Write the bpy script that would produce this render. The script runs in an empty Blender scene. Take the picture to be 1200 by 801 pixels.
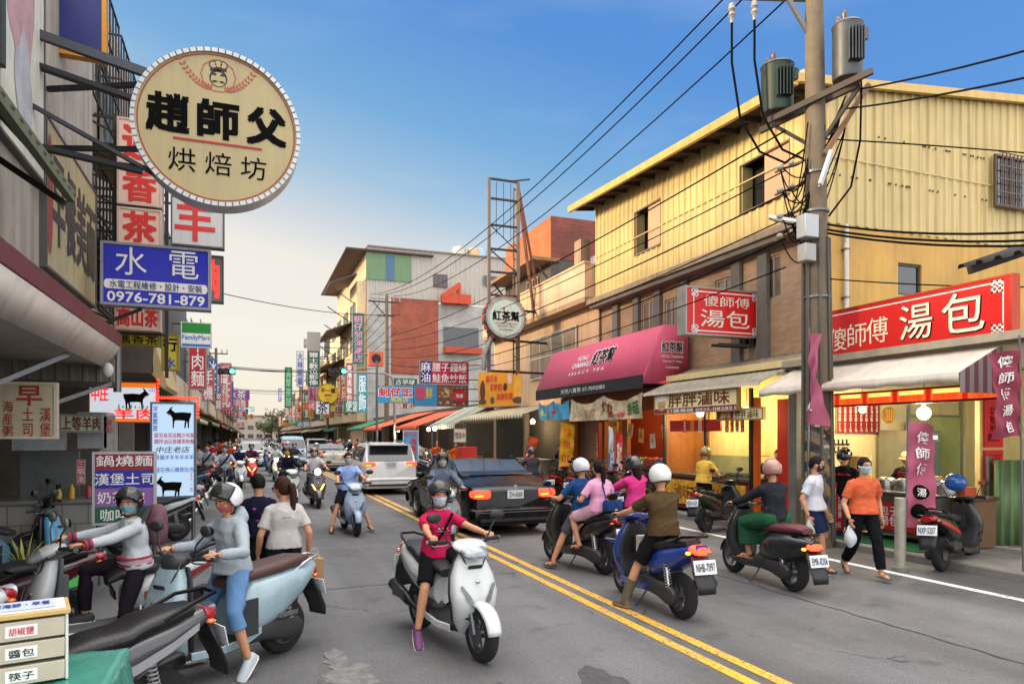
import bpy, bmesh, math, random
import numpy as np
from mathutils import Vector, Matrix, noise
random.seed(7)
SC = bpy.context.scene
COL = SC.collection
V = Vector
PI = math.pi
R = math.radians
# ------------------------------------------------------------------ camera
TH = R(20.8); F = 820.0; HZ = 510.0; CH = 1.95
cam_d = bpy.data.cameras.new('camera'); cam = bpy.data.objects.new('camera', cam_d); COL.objects.link(cam)
cam.location = (0, 0, CH); cam.rotation_euler = (R(90), 0, -TH)
cam_d.sensor_width = 36; cam_d.lens = F / 1200 * 36; cam_d.shift_y = (HZ - 400.5) / 1200
cam_d.clip_start = 0.05; cam_d.clip_end = 3000
SC.camera = cam
# ------------------------------------------------------------------ light
SUN_EL, SUN_AZ = R(15), R(-82)          # azimuth from +Y towards +X
EXPOSURE = 1.75; SKY_FILL = 9.6
w = bpy.data.worlds.new('World'); SC.world = w; w.use_nodes = True
nt = w.node_tree; N = nt.nodes; L = nt.links
bg = N['Background']; bg.inputs[1].default_value = 0.14
sky = N.new('ShaderNodeTexSky'); sky.sky_type = 'NISHITA'; sky.sun_disc = False
sky.sun_elevation = SUN_EL; sky.sun_rotation = SUN_AZ; sky.dust_density = 1.5; sky.air_density = 1.2; sky.ozone_density = 2
tc = N.new('ShaderNodeTexCoord')
sep = N.new('ShaderNodeSeparateXYZ'); L.new(tc.outputs['Generated'], sep.inputs[0])
# elevation gradient, warmer and paler towards the sunset at the end of the street
dot = N.new('ShaderNodeVectorMath'); dot.operation = 'DOT_PRODUCT'
L.new(tc.outputs['Generated'], dot.inputs[0]); dot.inputs[1].default_value = (-0.62, 0.78, 0.0)
mz = N.new('ShaderNodeMath'); mz.operation = 'MULTIPLY_ADD'; L.new(dot.outputs['Value'], mz.inputs[0]); mz.inputs[1].default_value = -0.33
L.new(sep.outputs['Z'], mz.inputs[2])
ramp = N.new('ShaderNodeValToRGB'); L.new(mz.outputs[0], ramp.inputs[0])
mp = N.new('ShaderNodeMapping'); L.new(tc.outputs['Generated'], mp.inputs[0]); mp.inputs['Scale'].default_value = (2.0, 2.0, 9.0)
cn = N.new('ShaderNodeTexNoise'); L.new(mp.outputs[0], cn.inputs[0]); cn.inputs['Scale'].default_value = 1.3; cn.inputs['Detail'].default_value = 5
cr = N.new('ShaderNodeMapRange'); L.new(cn.outputs[0], cr.inputs[0]); cr.inputs[1].default_value = .5; cr.inputs[2].default_value = .8; cr.inputs[3].default_value = 0; cr.inputs[4].default_value = .09
cl = N.new('ShaderNodeMixRGB'); L.new(cr.outputs[0], cl.inputs[0]); L.new(ramp.outputs[0], cl.inputs[1]); cl.inputs[2].default_value = (3.6, 3.3, 3.1, 1)
mx = N.new('ShaderNodeMixRGB'); mx.inputs[0].default_value = 0.9; L.new(sky.outputs[0], mx.inputs[1]); L.new(cl.outputs[0], mx.inputs[2])
SKYK = 2.05
def _ramp(stops):
 e = ramp.color_ramp.elements
 while len(e) > 1: e.remove(e[-1])
 for i, (p, c) in enumerate(stops):
  el = e[0] if i == 0 else e.new(p)
  el.position = p; el.color = [x * SKYK for x in c] + [1]
_ramp([(0.0, (.93, .84, .73)), (.015, (.86, .80, .73)), (.06, (.66, .69, .71)), (.13, (.36, .54, .71)), (.22, (.17, .40, .70)), (.36, (.07, .26, .68)), (1.0, (.05, .2, .6))])
# unseen sky overhead and behind the camera, brightened as added fill for the street
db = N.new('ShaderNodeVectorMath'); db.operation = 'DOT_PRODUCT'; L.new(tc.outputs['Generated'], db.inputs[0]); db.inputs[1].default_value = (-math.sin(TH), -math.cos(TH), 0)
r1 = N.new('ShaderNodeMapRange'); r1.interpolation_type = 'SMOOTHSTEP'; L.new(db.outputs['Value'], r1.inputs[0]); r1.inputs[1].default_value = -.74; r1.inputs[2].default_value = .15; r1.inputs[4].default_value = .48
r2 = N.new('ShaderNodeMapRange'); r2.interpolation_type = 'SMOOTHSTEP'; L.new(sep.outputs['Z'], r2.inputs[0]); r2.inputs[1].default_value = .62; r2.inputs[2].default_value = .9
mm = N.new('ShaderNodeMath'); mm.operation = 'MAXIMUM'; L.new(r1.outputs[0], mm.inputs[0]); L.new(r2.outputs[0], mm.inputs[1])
sky_fill = N.new('ShaderNodeMixRGB'); L.new(mm.outputs[0], sky_fill.inputs[0]); sky_fill.inputs[2].default_value = (SKY_FILL * 1.0, SKY_FILL * .95, SKY_FILL * .9, 1)
L.new(mx.outputs[0], sky_fill.inputs[1]); L.new(sky_fill.outputs[0], bg.inputs[0])
sun_d = bpy.data.lights.new('sun', 'SUN'); sun = bpy.data.objects.new('sun', sun_d); COL.objects.link(sun)
sun_d.energy = 2.0; sun_d.angle = R(12); sun_d.color = (1.0, .74, .45)
sd = V((math.sin(SUN_AZ) * math.cos(SUN_EL), math.cos(SUN_AZ) * math.cos(SUN_EL), math.sin(SUN_EL)))
sun.rotation_euler = (-sd).to_track_quat('-Z', 'Y').to_euler(); sun.location = (-30, 0, 40)
vs = SC.view_settings
vs.view_transform = 'Standard'; vs.look = 'None'; vs.gamma = 1; vs.exposure = EXPOSURE; vs.use_curve_mapping = False
SC.cycles.use_denoising = True
SC.cycles.max_bounces = 6; SC.cycles.diffuse_bounces = 3; SC.cycles.glossy_bounces = 3; SC.cycles.transmission_bounces = 4; SC.cycles.transparent_max_bounces = 8
SC.cycles.caustics_reflective = False; SC.cycles.caustics_refractive = False
SC.cycles.sample_clamp_indirect = 6
# ------------------------------------------------------------------ pixel -> place (photo pixels, used only to read off real positions)
cT, sT = math.cos(TH), math.sin(TH)
def at(u, d):                       # X, Y of a photo column at a depth
 xc = (u - 600) / F
 return (d * (xc * cT + sT), d * (-xc * sT + cT))
def gnd(u, v, z=0.0):               # point of height z under a photo pixel
 d = (CH - z) * F / (v - HZ); x, y = at(u, d); return V((x, y, z))
def onX(u, X):                      # Y, depth where a column meets the plane X
 xc = (u - 600) / F; d = X / (xc * cT + sT); return d * (-xc * sT + cT), d
def onY(u, Y):
 xc = (u - 600) / F; d = Y / (-xc * sT + cT); return d * (xc * cT + sT), d
def zz(v, d): return CH + (HZ - v) / F * d
# ------------------------------------------------------------------ materials
def lin(h):
 h = h.lstrip('#'); o = []
 for i in (0, 2, 4):
  c = int(h[i:i + 2], 16) / 255; o.append(c / 12.92 if c <= .04045 else ((c + .055) / 1.055) ** 2.4)
 return o
MATS = {}
def mat(hexc, rough=.6, metal=0., var=.10, scale=4., bump=0., bscale=60., emit=0., trans=0., coat=0., spec=.5, streak=None, name=None, dirt=None, alpha=1.):
 if streak is None: streak = .13 if emit == 0 and trans == 0 and .2 < rough < .9 and name != 'skin' else 0.
 key = (hexc, rough, metal, var, scale, bump, bscale, emit, trans, coat, spec, streak, dirt, alpha)
 if key in MATS: return MATS[key]
 m = bpy.data.materials.new(name or 'surface_' + hexc.strip('#')); m.use_nodes = True; MATS[key] = m
 t = m.node_tree; n = t.nodes; l = t.links; b = n['Principled BSDF']
 c = lin(hexc)
 b.inputs['Roughness'].default_value = rough; b.inputs['Metallic'].default_value = metal
 b.inputs['Specular IOR Level'].default_value = spec
 b.inputs['Coat Weight'].default_value = coat; b.inputs['Coat Roughness'].default_value = .08
 b.inputs['Transmission Weight'].default_value = trans; b.inputs['Alpha'].default_value = alpha
 tcn = n.new('ShaderNodeTexCoord'); oi = n.new('ShaderNodeObjectInfo')
 nz = n.new('ShaderNodeTexNoise'); nz.noise_dimensions = '4D'; nz.inputs['Scale'].default_value = scale; nz.inputs['Detail'].default_value = 5; nz.inputs['Roughness'].default_value = .62
 mw = n.new('ShaderNodeMath'); mw.operation = 'MULTIPLY'; mw.inputs[1].default_value = 37.; l.new(oi.outputs['Random'], mw.inputs[0]); l.new(mw.outputs[0], nz.inputs['W'])
 l.new(tcn.outputs['Object'], nz.inputs['Vector'])
 mr = n.new('ShaderNodeMapRange'); l.new(nz.outputs[0], mr.inputs[0]); mr.inputs[1].default_value = .3; mr.inputs[2].default_value = .7; mr.inputs[3].default_value = 1 - var; mr.inputs[4].default_value = 1 + var * .6
 hs = n.new('ShaderNodeHueSaturation'); hs.inputs['Color'].default_value = c + [1]; l.new(mr.outputs[0], hs.inputs['Value'])
 last = hs.outputs[0]
 if streak > 0:
  mpn = n.new('ShaderNodeMapping'); l.new(tcn.outputs['Object'], mpn.inputs[0]); mpn.inputs['Scale'].default_value = (5, 5, .28)
  n2 = n.new('ShaderNodeTexNoise'); l.new(mpn.outputs[0], n2.inputs[0]); n2.inputs['Scale'].default_value = 1.6; n2.inputs['Detail'].default_value = 6
  r2 = n.new('ShaderNodeMapRange'); l.new(n2.outputs[0], r2.inputs[0]); r2.inputs[1].default_value = .46; r2.inputs[2].default_value = .76; r2.inputs[3].default_value = 0; r2.inputs[4].default_value = streak
  mxn = n.new('ShaderNodeMixRGB'); l.new(r2.outputs[0], mxn.inputs[0]); l.new(last, mxn.inputs[1]); mxn.inputs[2].default_value = lin(dirt or '4a4238') + [1]
  last = mxn.outputs[0]
 l.new(last, b.inputs['Base Color'])
 rr = n.new('ShaderNodeMapRange'); l.new(nz.outputs[0], rr.inputs[0]); rr.inputs[1].default_value = .3; rr.inputs[2].default_value = .7
 rr.inputs[3].default_value = max(0, rough - .08); rr.inputs[4].default_value = min(1, rough + .1); l.new(rr.outputs[0], b.inputs['Roughness'])
 if bump > 0:
  n3 = n.new('ShaderNodeTexNoise'); l.new(tcn.outputs['Object'], n3.inputs['Vector']); n3.inputs['Scale'].default_value = bscale; n3.inputs['Detail'].default_value = 4
  bp = n.new('ShaderNodeBump'); bp.inputs['Strength'].default_value = bump; bp.inputs['Distance'].default_value = .02; l.new(n3.outputs[0], bp.inputs['Height']); l.new(bp.outputs[0], b.inputs['Normal'])
 if emit > 0:
  l.new(last, b.inputs['Emission Color']); b.inputs['Emission Strength'].default_value = emit
  dk = n.new('ShaderNodeMixRGB'); dk.inputs[0].default_value = .65; l.new(last, dk.inputs[1]); dk.inputs[2].default_value = (.01, .01, .01, 1); l.new(dk.outputs[0], b.inputs['Base Color'])
 return m
def paint(h, **k): return mat(h, rough=k.pop('rough', .28), coat=k.pop('coat', .5), var=k.pop('var', .1), streak=k.pop('streak', .2), dirt='5c574e', **k)
def plastic(h, **k): return mat(h, rough=k.pop('rough', .5), var=k.pop('var', .15), bump=.05, bscale=300, **k)
def cloth(h, **k): return mat(h, rough=.95, var=k.pop('var', .16), scale=7, bump=.18, bscale=60, spec=.1, **k)
def metal(h='8a8a88', rough=.4, **k): return mat(h, rough=rough, metal=k.pop('metal', .85), var=.15, **k)
def glow(h, e, **k):
 e = e * .42 if e < 1.6 else e * .5
 return mat(h, rough=.5, var=0., emit=e, **k)
def tiles(name, c1, c2, mortar, sx, sy, axes=('Y', 'Z'), ms=.04, rough=.6, stain=.25):
 key = ('tiles', name)
 if key in MATS: return MATS[key]
 m = bpy.data.materials.new(name); m.use_nodes = True; MATS[key] = m
 t = m.node_tree; n = t.nodes; l = t.links; b = n['Principled BSDF']
 tcn = n.new('ShaderNodeTexCoord'); s = n.new('ShaderNodeSeparateXYZ'); l.new(tcn.outputs['Object'], s.inputs[0])
 cb = n.new('ShaderNodeCombineXYZ'); l.new(s.outputs[axes[0]], cb.inputs[0]); l.new(s.outputs[axes[1]], cb.inputs[1])
 br = n.new('ShaderNodeTexBrick'); l.new(cb.outputs[0], br.inputs[0]); br.inputs['Scale'].default_value = 1
 br.inputs['Brick Width'].default_value = sx; br.inputs['Row Height'].default_value = sy; br.inputs['Mortar Size'].default_value = min(sx, sy) * ms
 br.inputs['Color1'].default_value = lin(c1) + [1]; br.inputs['Color2'].default_value = lin(c2) + [1]; br.inputs['Mortar'].default_value = lin(mortar) + [1]
 nz = n.new('ShaderNodeTexNoise'); l.new(tcn.outputs['Object'], nz.inputs[0]); nz.inputs['Scale'].default_value = .9; nz.inputs['Detail'].default_value = 7
 mr = n.new('ShaderNodeMapRange'); l.new(nz.outputs[0], mr.inputs[0]); mr.inputs[1].default_value = .35; mr.inputs[2].default_value = .7; mr.inputs[3].default_value = 1 - stain; mr.inputs[4].default_value = 1.1
 hs = n.new('ShaderNodeHueSaturation'); l.new(br.outputs[0], hs.inputs['Color']); l.new(mr.outputs[0], hs.inputs['Value']); l.new(hs.outputs[0], b.inputs['Base Color'])
 bp = n.new('ShaderNodeBump'); bp.inputs['Strength'].default_value = .4; bp.inputs['Distance'].default_value = .01; bp.invert = True; l.new(br.outputs['Fac'], bp.inputs['Height']); l.new(bp.outputs[0], b.inputs['Normal'])
 b.inputs['Roughness'].default_value = rough
 return m
def glass(h='9aa7ad', rough=.04):
 return mat(h, rough=rough, var=.04, metal=0, spec=.9, coat=.6)
WINDARK = mat('23272b', rough=.06, var=.3, spec=.9, name='dark_window_glass')
# ------------------------------------------------------------------ mesh builder
TXT = {}
def text_geo(s, bold=0., shear=0., spacing=1.):
 key = (s, bold, shear, spacing)
 if key in TXT: return TXT[key]
 c = bpy.data.curves.new('lettering', 'FONT'); c.body = s; c.offset = bold; c.shear = shear; c.resolution_u = 2; c.align_x = 'CENTER'; c.space_line = spacing
 c.fill_mode = 'FRONT'
 o = bpy.data.objects.new('lettering', c); COL.objects.link(o)
 dg = bpy.context.evaluated_depsgraph_get(); me = bpy.data.meshes.new_from_object(o.evaluated_get(dg))
 vs = np.array([v.co[:] for v in me.vertices]) if len(me.vertices) else np.zeros((0, 3))
 fs = [tuple(p.vertices) for p in me.polygons]
 bpy.data.objects.remove(o); bpy.data.curves.remove(c); bpy.data.meshes.remove(me)
 if len(vs):
  lo = vs.min(0); hi = vs.max(0)
  vs = (vs - (lo + hi) / 2) / np.maximum(hi - lo, 1e-6)
 TXT[key] = (vs, fs); return TXT[key]
def frame_from(d, up=V((0, 0, 1))):
 d = d.normalized()
 if abs(d.dot(up)) > .99: up = V((0, 1, 0))
 x = d.cross(up).normalized(); y = x.cross(d); return x, y
class MB:
 def __init__(s): s.v = []; s.f = []; s.m = []; s.ms = []; s.T = None
 def mi(s, m):
  if m not in s.ms: s.ms.append(m)
  return s.ms.index(m)
 def add(s, vs, fs, m):
  b = len(s.v); T = s.T
  s.v += [tuple(T @ V(p)) for p in vs] if T is not None else [tuple(p) for p in vs]
  i = s.mi(m); s.f += [tuple(b + k for k in f) for f in fs]; s.m += [i] * len(fs); return s
 def box(s, x0, y0, z0, x1, y1, z1, m):
  vs = [(x, y, z) for z in (z0, z1) for y in (y0, y1) for x in (x0, x1)]
  return s.add(vs, [(0, 2, 3, 1), (4, 5, 7, 6), (0, 1, 5, 4), (2, 6, 7, 3), (0, 4, 6, 2), (1, 3, 7, 5)], m)
 def bx(s, c, d, m, rot=None):
  vs = [V((x * d[0] / 2, y * d[1] / 2, z * d[2] / 2)) for z in (-1, 1) for y in (-1, 1) for x in (-1, 1)]
  if rot is not None: vs = [rot @ p for p in vs]
  c = V(c)
  return s.add([p + c for p in vs], [(0, 2, 3, 1), (4, 5, 7, 6), (0, 1, 5, 4), (2, 6, 7, 3), (0, 4, 6, 2), (1, 3, 7, 5)], m)
 def loft(s, rings, m, caps=True, closed=True):
  k = len(rings[0]); vs = [p for r in rings for p in r]; fs = []
  for i in range(len(rings) - 1):
   for j in range(k if closed else k - 1):
    a = i * k + j; b = i * k + (j + 1) % k; fs.append((a, b, b + k, a + k))
  if caps: fs.append(tuple(range(k))[::-1]); fs.append(tuple((len(rings) - 1) * k + j for j in range(k)))
  return s.add(vs, fs, m)
 def tube(s, pts, r, m, n=8, caps=True):
  pts = [V(p) for p in pts]; rs = r if isinstance(r, (list, tuple)) else [r] * len(pts); rings = []; x = None
  for i, p in enumerate(pts):
   d = (pts[min(i + 1, len(pts) - 1)] - pts[max(i - 1, 0)]).normalized()
   if x is None: x, y = frame_from(d)
   else:
    x = (x - d * x.dot(d)); x = x.normalized() if x.length > 1e-6 else frame_from(d)[0]; y = x.cross(d)
   rings.append([p + (x * math.cos(a) + y * math.sin(a)) * rs[i] for a in (2 * PI * j / n for j in range(n))])
  return s.loft(rings, m, caps)
 def cyl(s, p, q, r, m, r2=None, n=16): return s.tube([p, q], [r, r if r2 is None else r2], m, n)
 def bar(s, p, q, wd, m, ht=None):
  p, q = V(p), V(q); x, y = frame_from(q - p); ht = ht or wd
  return s.loft([[c + x * a * wd / 2 + y * b * ht / 2 for a, b in ((-1, -1), (1, -1), (1, 1), (-1, 1))] for c in (p, q)], m)
 def ell(s, c, r, m, nu=16, nv=10, rot=None, v0=0., v1=PI):
  c = V(c); r = (r, r, r) if not isinstance(r, (tuple, list)) else r; rings = []
  for i in range(nv + 1):
   t = v0 + (v1 - v0) * i / nv; t = min(max(t, .02), PI - .02)
   ring = []
   for j in range(nu):
    a = 2 * PI * j / nu; p = V((r[0] * math.sin(t) * math.cos(a), r[1] * math.sin(t) * math.sin(a), r[2] * math.cos(t)))
    ring.append(c + (rot @ p if rot is not None else p))
   rings.append(ring)
  return s.loft(rings, m)
 def prism(s, poly, axis, a, b, m):
  def P(p, t): return {'x': (t, p[0], p[1]), 'y': (p[0], t, p[1]), 'z': (p[0], p[1], t)}[axis]
  return s.loft([[V(P(p, a)) for p in poly], [V(P(p, b)) for p in poly]], m)
 def quad(s, a, b, c, d, m): return s.add([a, b, c, d], [(0, 1, 2, 3)], m)
 def patch(s, fn, nu, nv, m, closed_u=False):
  vs = [fn(i / nu, j / nv) for j in range(nv + 1) for i in range(nu + (0 if closed_u else 1))]
  k = nu + (0 if closed_u else 1); fs = []
  for j in range(nv):
   for i in range(nu):
    a = j * k + i; b = j * k + (i + 1) % k; fs.append((a, b, b + k, a + k))
  return s.add(vs, fs, m)
 def text(s, t, o, ex, ez, wd, ht, m, bold=.012, shear=0., spacing=1., off=.004):
  """flat lettering, centred on o; ex to the reader's right, ez up; fitted to wd x ht"""
  vs, fs = text_geo(t, 0., shear, spacing); o = V(o); ex = V(ex).normalized(); ez = V(ez).normalized(); n = ex.cross(ez)
  e = max(0, bold - .004) * .8 * (ht / (t.count('\n') + 1))
  for k, (dx, dz) in enumerate(((0, 0), (e, e), (-e, e), (e, -e), (-e, -e)) if e > 0 else ((0, 0),)):
   s.add([o + n * (off + k * .0003) + ex * (p[0] * wd + dx) + ez * (p[1] * ht + dz) for p in vs], fs, m)
  return s
 def vtext(s, t, *a, **k): return s.text('\n'.join(t), *a, **k)
 def corr(s, o, eu, ev, lu, lv, n, m, step=.25, depth=.035):
  """ribbed sheet: ribs run along ev, repeat along eu"""
  o, eu, ev, n = V(o), V(eu).normalized(), V(ev).normalized(), V(n).normalized(); k = max(1, round(lu / step)); st = lu / k; us = []
  for i in range(k):
   b = i * st; us += [(b, 0), (b + st * .55, 0), (b + st * .65, 1), (b + st * .9, 1)]
  us.append((lu, 0))
  return s.loft([[o + eu * a + n * (depth * h) for a, h in us], [o + eu * a + n * (depth * h) + ev * lv for a, h in us]], m, caps=False, closed=False)
 def build(s, name, parent=None, bevel=0., smooth=42, solid=0., subsurf=0, normals=True, loc=None, weld=0.):
  me = bpy.data.meshes.new(name); me.from_pydata(s.v, [], s.f)
  for m in s.ms: me.materials.append(m)
  me.polygons.foreach_set('material_index', s.m)
  if normals:
   bm = bmesh.new(); bm.from_mesh(me)
   if weld: bmesh.ops.remove_doubles(bm, verts=bm.verts, dist=weld)
   bmesh.ops.recalc_face_normals(bm, faces=bm.faces); bm.to_mesh(me); bm.free()
  if smooth:
   me.polygons.foreach_set('use_smooth', [True] * len(me.polygons)); me.set_sharp_from_angle(angle=R(smooth))
  me.update()
  o = bpy.data.objects.new(name, me); COL.objects.link(o)
  if parent: o.parent = parent; KIDS.setdefault(parent.name, []).append(o)
  if loc is not None: o.location = loc
  if solid: d = o.modifiers.new('thickness', 'SOLIDIFY'); d.thickness = solid; d.offset = 0
  if bevel: d = o.modifiers.new('edges', 'BEVEL'); d.width = bevel; d.segments = 2; d.limit_method = 'ANGLE'; d.angle_limit = R(40)
  if subsurf: d = o.modifiers.new('smooth', 'SUBSURF'); d.levels = subsurf; d.render_levels = subsurf
  return o
def tag(o, label, cat, group=None):
 o['label'] = label; o['category'] = cat
 if group: o['group'] = group
 return o
def thing(name, label, cat, loc=(0, 0, 0), rz=0., group=None):
 o = bpy.data.objects.new(name, None); COL.objects.link(o); o.location = loc; o.rotation_euler = (0, 0, rz); o.empty_display_size = .2
 return tag(o, label, cat, group)
def struct(o, kind='structure'): o['kind'] = kind; return o
KIDS = {}
def clone(o, parent=None):
 c = o.copy(); COL.objects.link(c); c.parent = parent
 if parent: KIDS.setdefault(parent.name, []).append(c)
 for ch in KIDS.get(o.name, []): clone(ch, c)
 return c
def place(o, loc, rz, label=None, group=None):
 o.location = loc; o.rotation_euler = (0, 0, rz)
 if label: o['label'] = label
 if group: o['group'] = group
 return o
def sring(c, ex, ey, hw, hh, n=2.6, k=20):
 c, ex, ey = V(c), V(ex), V(ey); out = []
 for j in range(k):
  a = 2 * PI * j / k; ca, sa = math.cos(a), math.sin(a)
  out.append(c + ex * (hw * math.copysign(abs(ca) ** (2 / n), ca)) + ey * (hh * math.copysign(abs(sa) ** (2 / n), sa)))
 return out
X_, Y_, Z_ = V((1, 0, 0)), V((0, 1, 0)), V((0, 0, 1))
STEEL = metal('6f7376', .45); CHROME = metal('c8cacc', .15, metal=1.); BLK = plastic('141516'); RUB = mat('17181a', .85, var=.2, bump=.2, bscale=80); IRON = mat('3a3634', .7, metal=.4, var=.3, scale=8)
WHT = mat('e8e8e4', .5, var=.06); RED = mat('c8161c', .45, var=.08); BLACK = mat('0b0b0c', .9, var=.05, spec=.1)
# ================================================================== ground, road, markings
def asphalt():
 m = bpy.data.materials.new('asphalt'); m.use_nodes = True; t = m.node_tree; n = t.nodes; l = t.links; b = n['Principled BSDF']
 g = n.new('ShaderNodeTexCoord')
 def noise_(sc, det=5, vec=None, rough=.6):
  z = n.new('ShaderNodeTexNoise'); z.inputs['Scale'].default_value = sc; z.inputs['Detail'].default_value = det; z.inputs['Roughness'].default_value = rough; l.new(vec or g.outputs['Object'], z.inputs['Vector']); return z
 def rng(x, a, b_, c, d):
  r = n.new('ShaderNodeMapRange'); l.new(x, r.inputs[0]); r.inputs[1].default_value = a; r.inputs[2].default_value = b_; r.inputs[3].default_value = c; r.inputs[4].default_value = d; return r.outputs[0]
 def mul(a, b_):
  k = n.new('ShaderNodeMath'); k.operation = 'MULTIPLY'; l.new(a, k.inputs[0]); l.new(b_, k.inputs[1]); return k.outputs[0]
 mp = n.new('ShaderNodeMapping'); l.new(g.outputs['Object'], mp.inputs[0]); mp.inputs['Scale'].default_value = (1.0, .07, 1)
 lanes = rng(noise_(1.1, 4, mp.outputs[0]).outputs[0], .35, .68, .78, 1.18)
 big = rng(noise_(.45, 6).outputs[0], .35, .68, .82, 1.15)
 grit = rng(noise_(170, 2).outputs[0], .35, .7, .62, 1.42)
 spk = rng(noise_(75, 1).outputs[0], .64, .72, 1, 2.3)
 vo = n.new('ShaderNodeTexVoronoi'); vo.feature = 'DISTANCE_TO_EDGE'; vo.inputs['Scale'].default_value = .55
 wn = noise_(2.2, 5); ad = n.new('ShaderNodeMixRGB'); ad.blend_type = 'ADD'; ad.inputs[0].default_value = .45; l.new(g.outputs['Object'], ad.inputs[1]); l.new(wn.outputs['Color'], ad.inputs[2]); l.new(ad.outputs[0], vo.inputs['Vector'])
 crack = rng(vo.outputs['Distance'], .003, .014, .45, 1)
 keep = rng(noise_(.7, 2).outputs[0], .56, .62, 0, 1)           # cracks only here and there
 mxk = n.new('ShaderNodeMixRGB'); l.new(keep, mxk.inputs[0]); mxk.inputs[1].default_value = (1, 1, 1, 1); l.new(crack, mxk.inputs[2])
 mid = rng(noise_(38, 3).outputs[0], .3, .7, .80, 1.22); oil = rng(noise_(1.7, 3).outputs[0], .60, .74, 1, .62); patchy = rng(noise_(.16, 2).outputs[0], .46, .5, .86, 1.06)
 f = mul(mul(mul(mul(lanes, big), mul(grit, spk)), mul(mul(mid, oil), patchy)), mxk.outputs[0])
 hs = n.new('ShaderNodeHueSaturation'); hs.inputs['Color'].default_value = (.112, .112, .114, 1); l.new(f, hs.inputs['Value']); l.new(hs.outputs[0], b.inputs['Base Color'])
 b.inputs['Specular IOR Level'].default_value = .35
 l.new(rng(noise_(1.5, 4).outputs[0], .3, .7, .55, .85), b.inputs['Roughness'])
 bp = n.new('ShaderNodeBump'); bp.inputs['Strength'].default_value = .5; bp.inputs['Distance'].default_value = .006; l.new(noise_(150, 3).outputs[0], bp.inputs['Height']); l.new(bp.outputs[0], b.inputs['Normal'])
 return m
def worn(name, h, keep=.44, under=(.11, .11, .112)):
 m = bpy.data.materials.new(name); m.use_nodes = True; t = m.node_tree; n = t.nodes; l = t.links; b = n['Principled BSDF']
 g = n.new('ShaderNodeTexCoord'); z = n.new('ShaderNodeTexNoise'); z.inputs['Scale'].default_value = 30; z.inputs['Detail'].default_value = 6; l.new(g.outputs['Object'], z.inputs[0])
 z2 = n.new('ShaderNodeTexNoise'); z2.inputs['Scale'].default_value = 1.5; z2.inputs['Detail'].default_value = 3; l.new(g.outputs['Object'], z2.inputs[0])
 a = n.new('ShaderNodeMath'); a.operation = 'MULTIPLY_ADD'; l.new(z2.outputs[0], a.inputs[0]); a.inputs[1].default_value = .5; l.new(z.outputs[0], a.inputs[2])
 r = n.new('ShaderNodeMapRange'); l.new(a.outputs[0], r.inputs[0]); r.inputs[1].default_value = keep + .15; r.inputs[2].default_value = keep + .35
 mx_ = n.new('ShaderNodeMixRGB'); l.new(r.outputs[0], mx_.inputs[0]); mx_.inputs[1].default_value = (*under, 1); mx_.inputs[2].default_value = lin(h) + [1]; l.new(mx_.outputs[0], b.inputs['Base Color']); b.inputs['Roughness'].default_value = .7
 return m
ASPH = asphalt()
CONC = mat('8b8781', .85, var=.32, scale=1.3, bump=.3, bscale=45, streak=.3)
g = MB(); g.quad((-900, -60, -.03), (900, -60, -.03), (900, 1500, -.03), (-900, 1500, -.03), mat('77736c', .9, var=.2, scale=.3)); struct(g.build('ground'))
g = MB(); g.quad((-5.5, -12, 0), (9.75, -12, 0), (9.75, 420, 0), (-5.5, 420, 0), ASPH); struct(g.build('road'))
YEL = worn('yellow_road_paint', 'd8a226', .43); WLN = worn('white_road_paint', 'd9d9d4', .36)
g = MB()
for x in (3.66, 3.90): g.box(x, -10, .002, x + .115, 400, .006, YEL)
struct(g.build('yellow_line', smooth=0))
g = MB(); g.box(8.52, -10, .002, 8.65, 400, .006, WLN); struct(g.build('white_line', smooth=0))
g = MB(); g.box(-1.3, 16, .002, -1.2, 400, .006, WLN); struct(g.build('white_line', smooth=0))
# kerbed pavements
g = MB(); g.box(9.75, -12, -.02, 13.0, 420, .11, CONC); g.box(9.66, -12, -.02, 9.75, 420, .105, mat('7a766f', .85, var=.3, scale=5, bump=.2)); struct(g.build('pavement', bevel=.012))
g = MB(); g.box(-9, 11.2, -.02, -3.1, 420, .09, mat('6d6a66', .85, var=.3, scale=1.6, bump=.2)); struct(g.build('pavement', bevel=.012))
# broken concrete edge by the parked scooters
def blob(cx, cy, rx, ry, seed, n=46, rough=.28, frac=0.):
 rnd = random.Random(seed); ph = [rnd.uniform(0, 6.3) for _ in range(6)]; out = []
 for j in range(n):
  a = 2 * PI * j / n; k = 1 + sum(rough / (i + 1.5) * math.sin((i + 2) * a + ph[i]) for i in range(6)); x, y = cx + rx * k * math.cos(a), cy + ry * k * math.sin(a)
  if frac: q = noise.fractal(V((x * 6, y * 6, seed)), .8, 2., 5) * frac; x += q * math.cos(a); y += q * math.sin(a)
  out.append((x, y))
 return out
for q, z, c in (((.55, 4.7, .62, 1.25, 4, 260, .30, .16), .004, '5f5d5a'), ((.78, 5.85, .16, .55, 9, 200, .4, .10), .0055, '757472'), ((.35, 5.35, .22, .16, 12, 160, .4, .08), .006, '706f6d'), ((.62, 4.6, .13, .5, 15, 160, .5, .09), .0065, '747372'), ((2.4, 3.6, .5, 1.5, 21, 200, .3, .08), .003, '48484a')):
 g = MB(); g.prism(blob(*q), 'z', -.01, z, mat(c, .9, var=.45, scale=14, bump=.6, bscale=70)); struct(g.build('road_patch', smooth=0))
rnd = random.Random(8)
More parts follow.
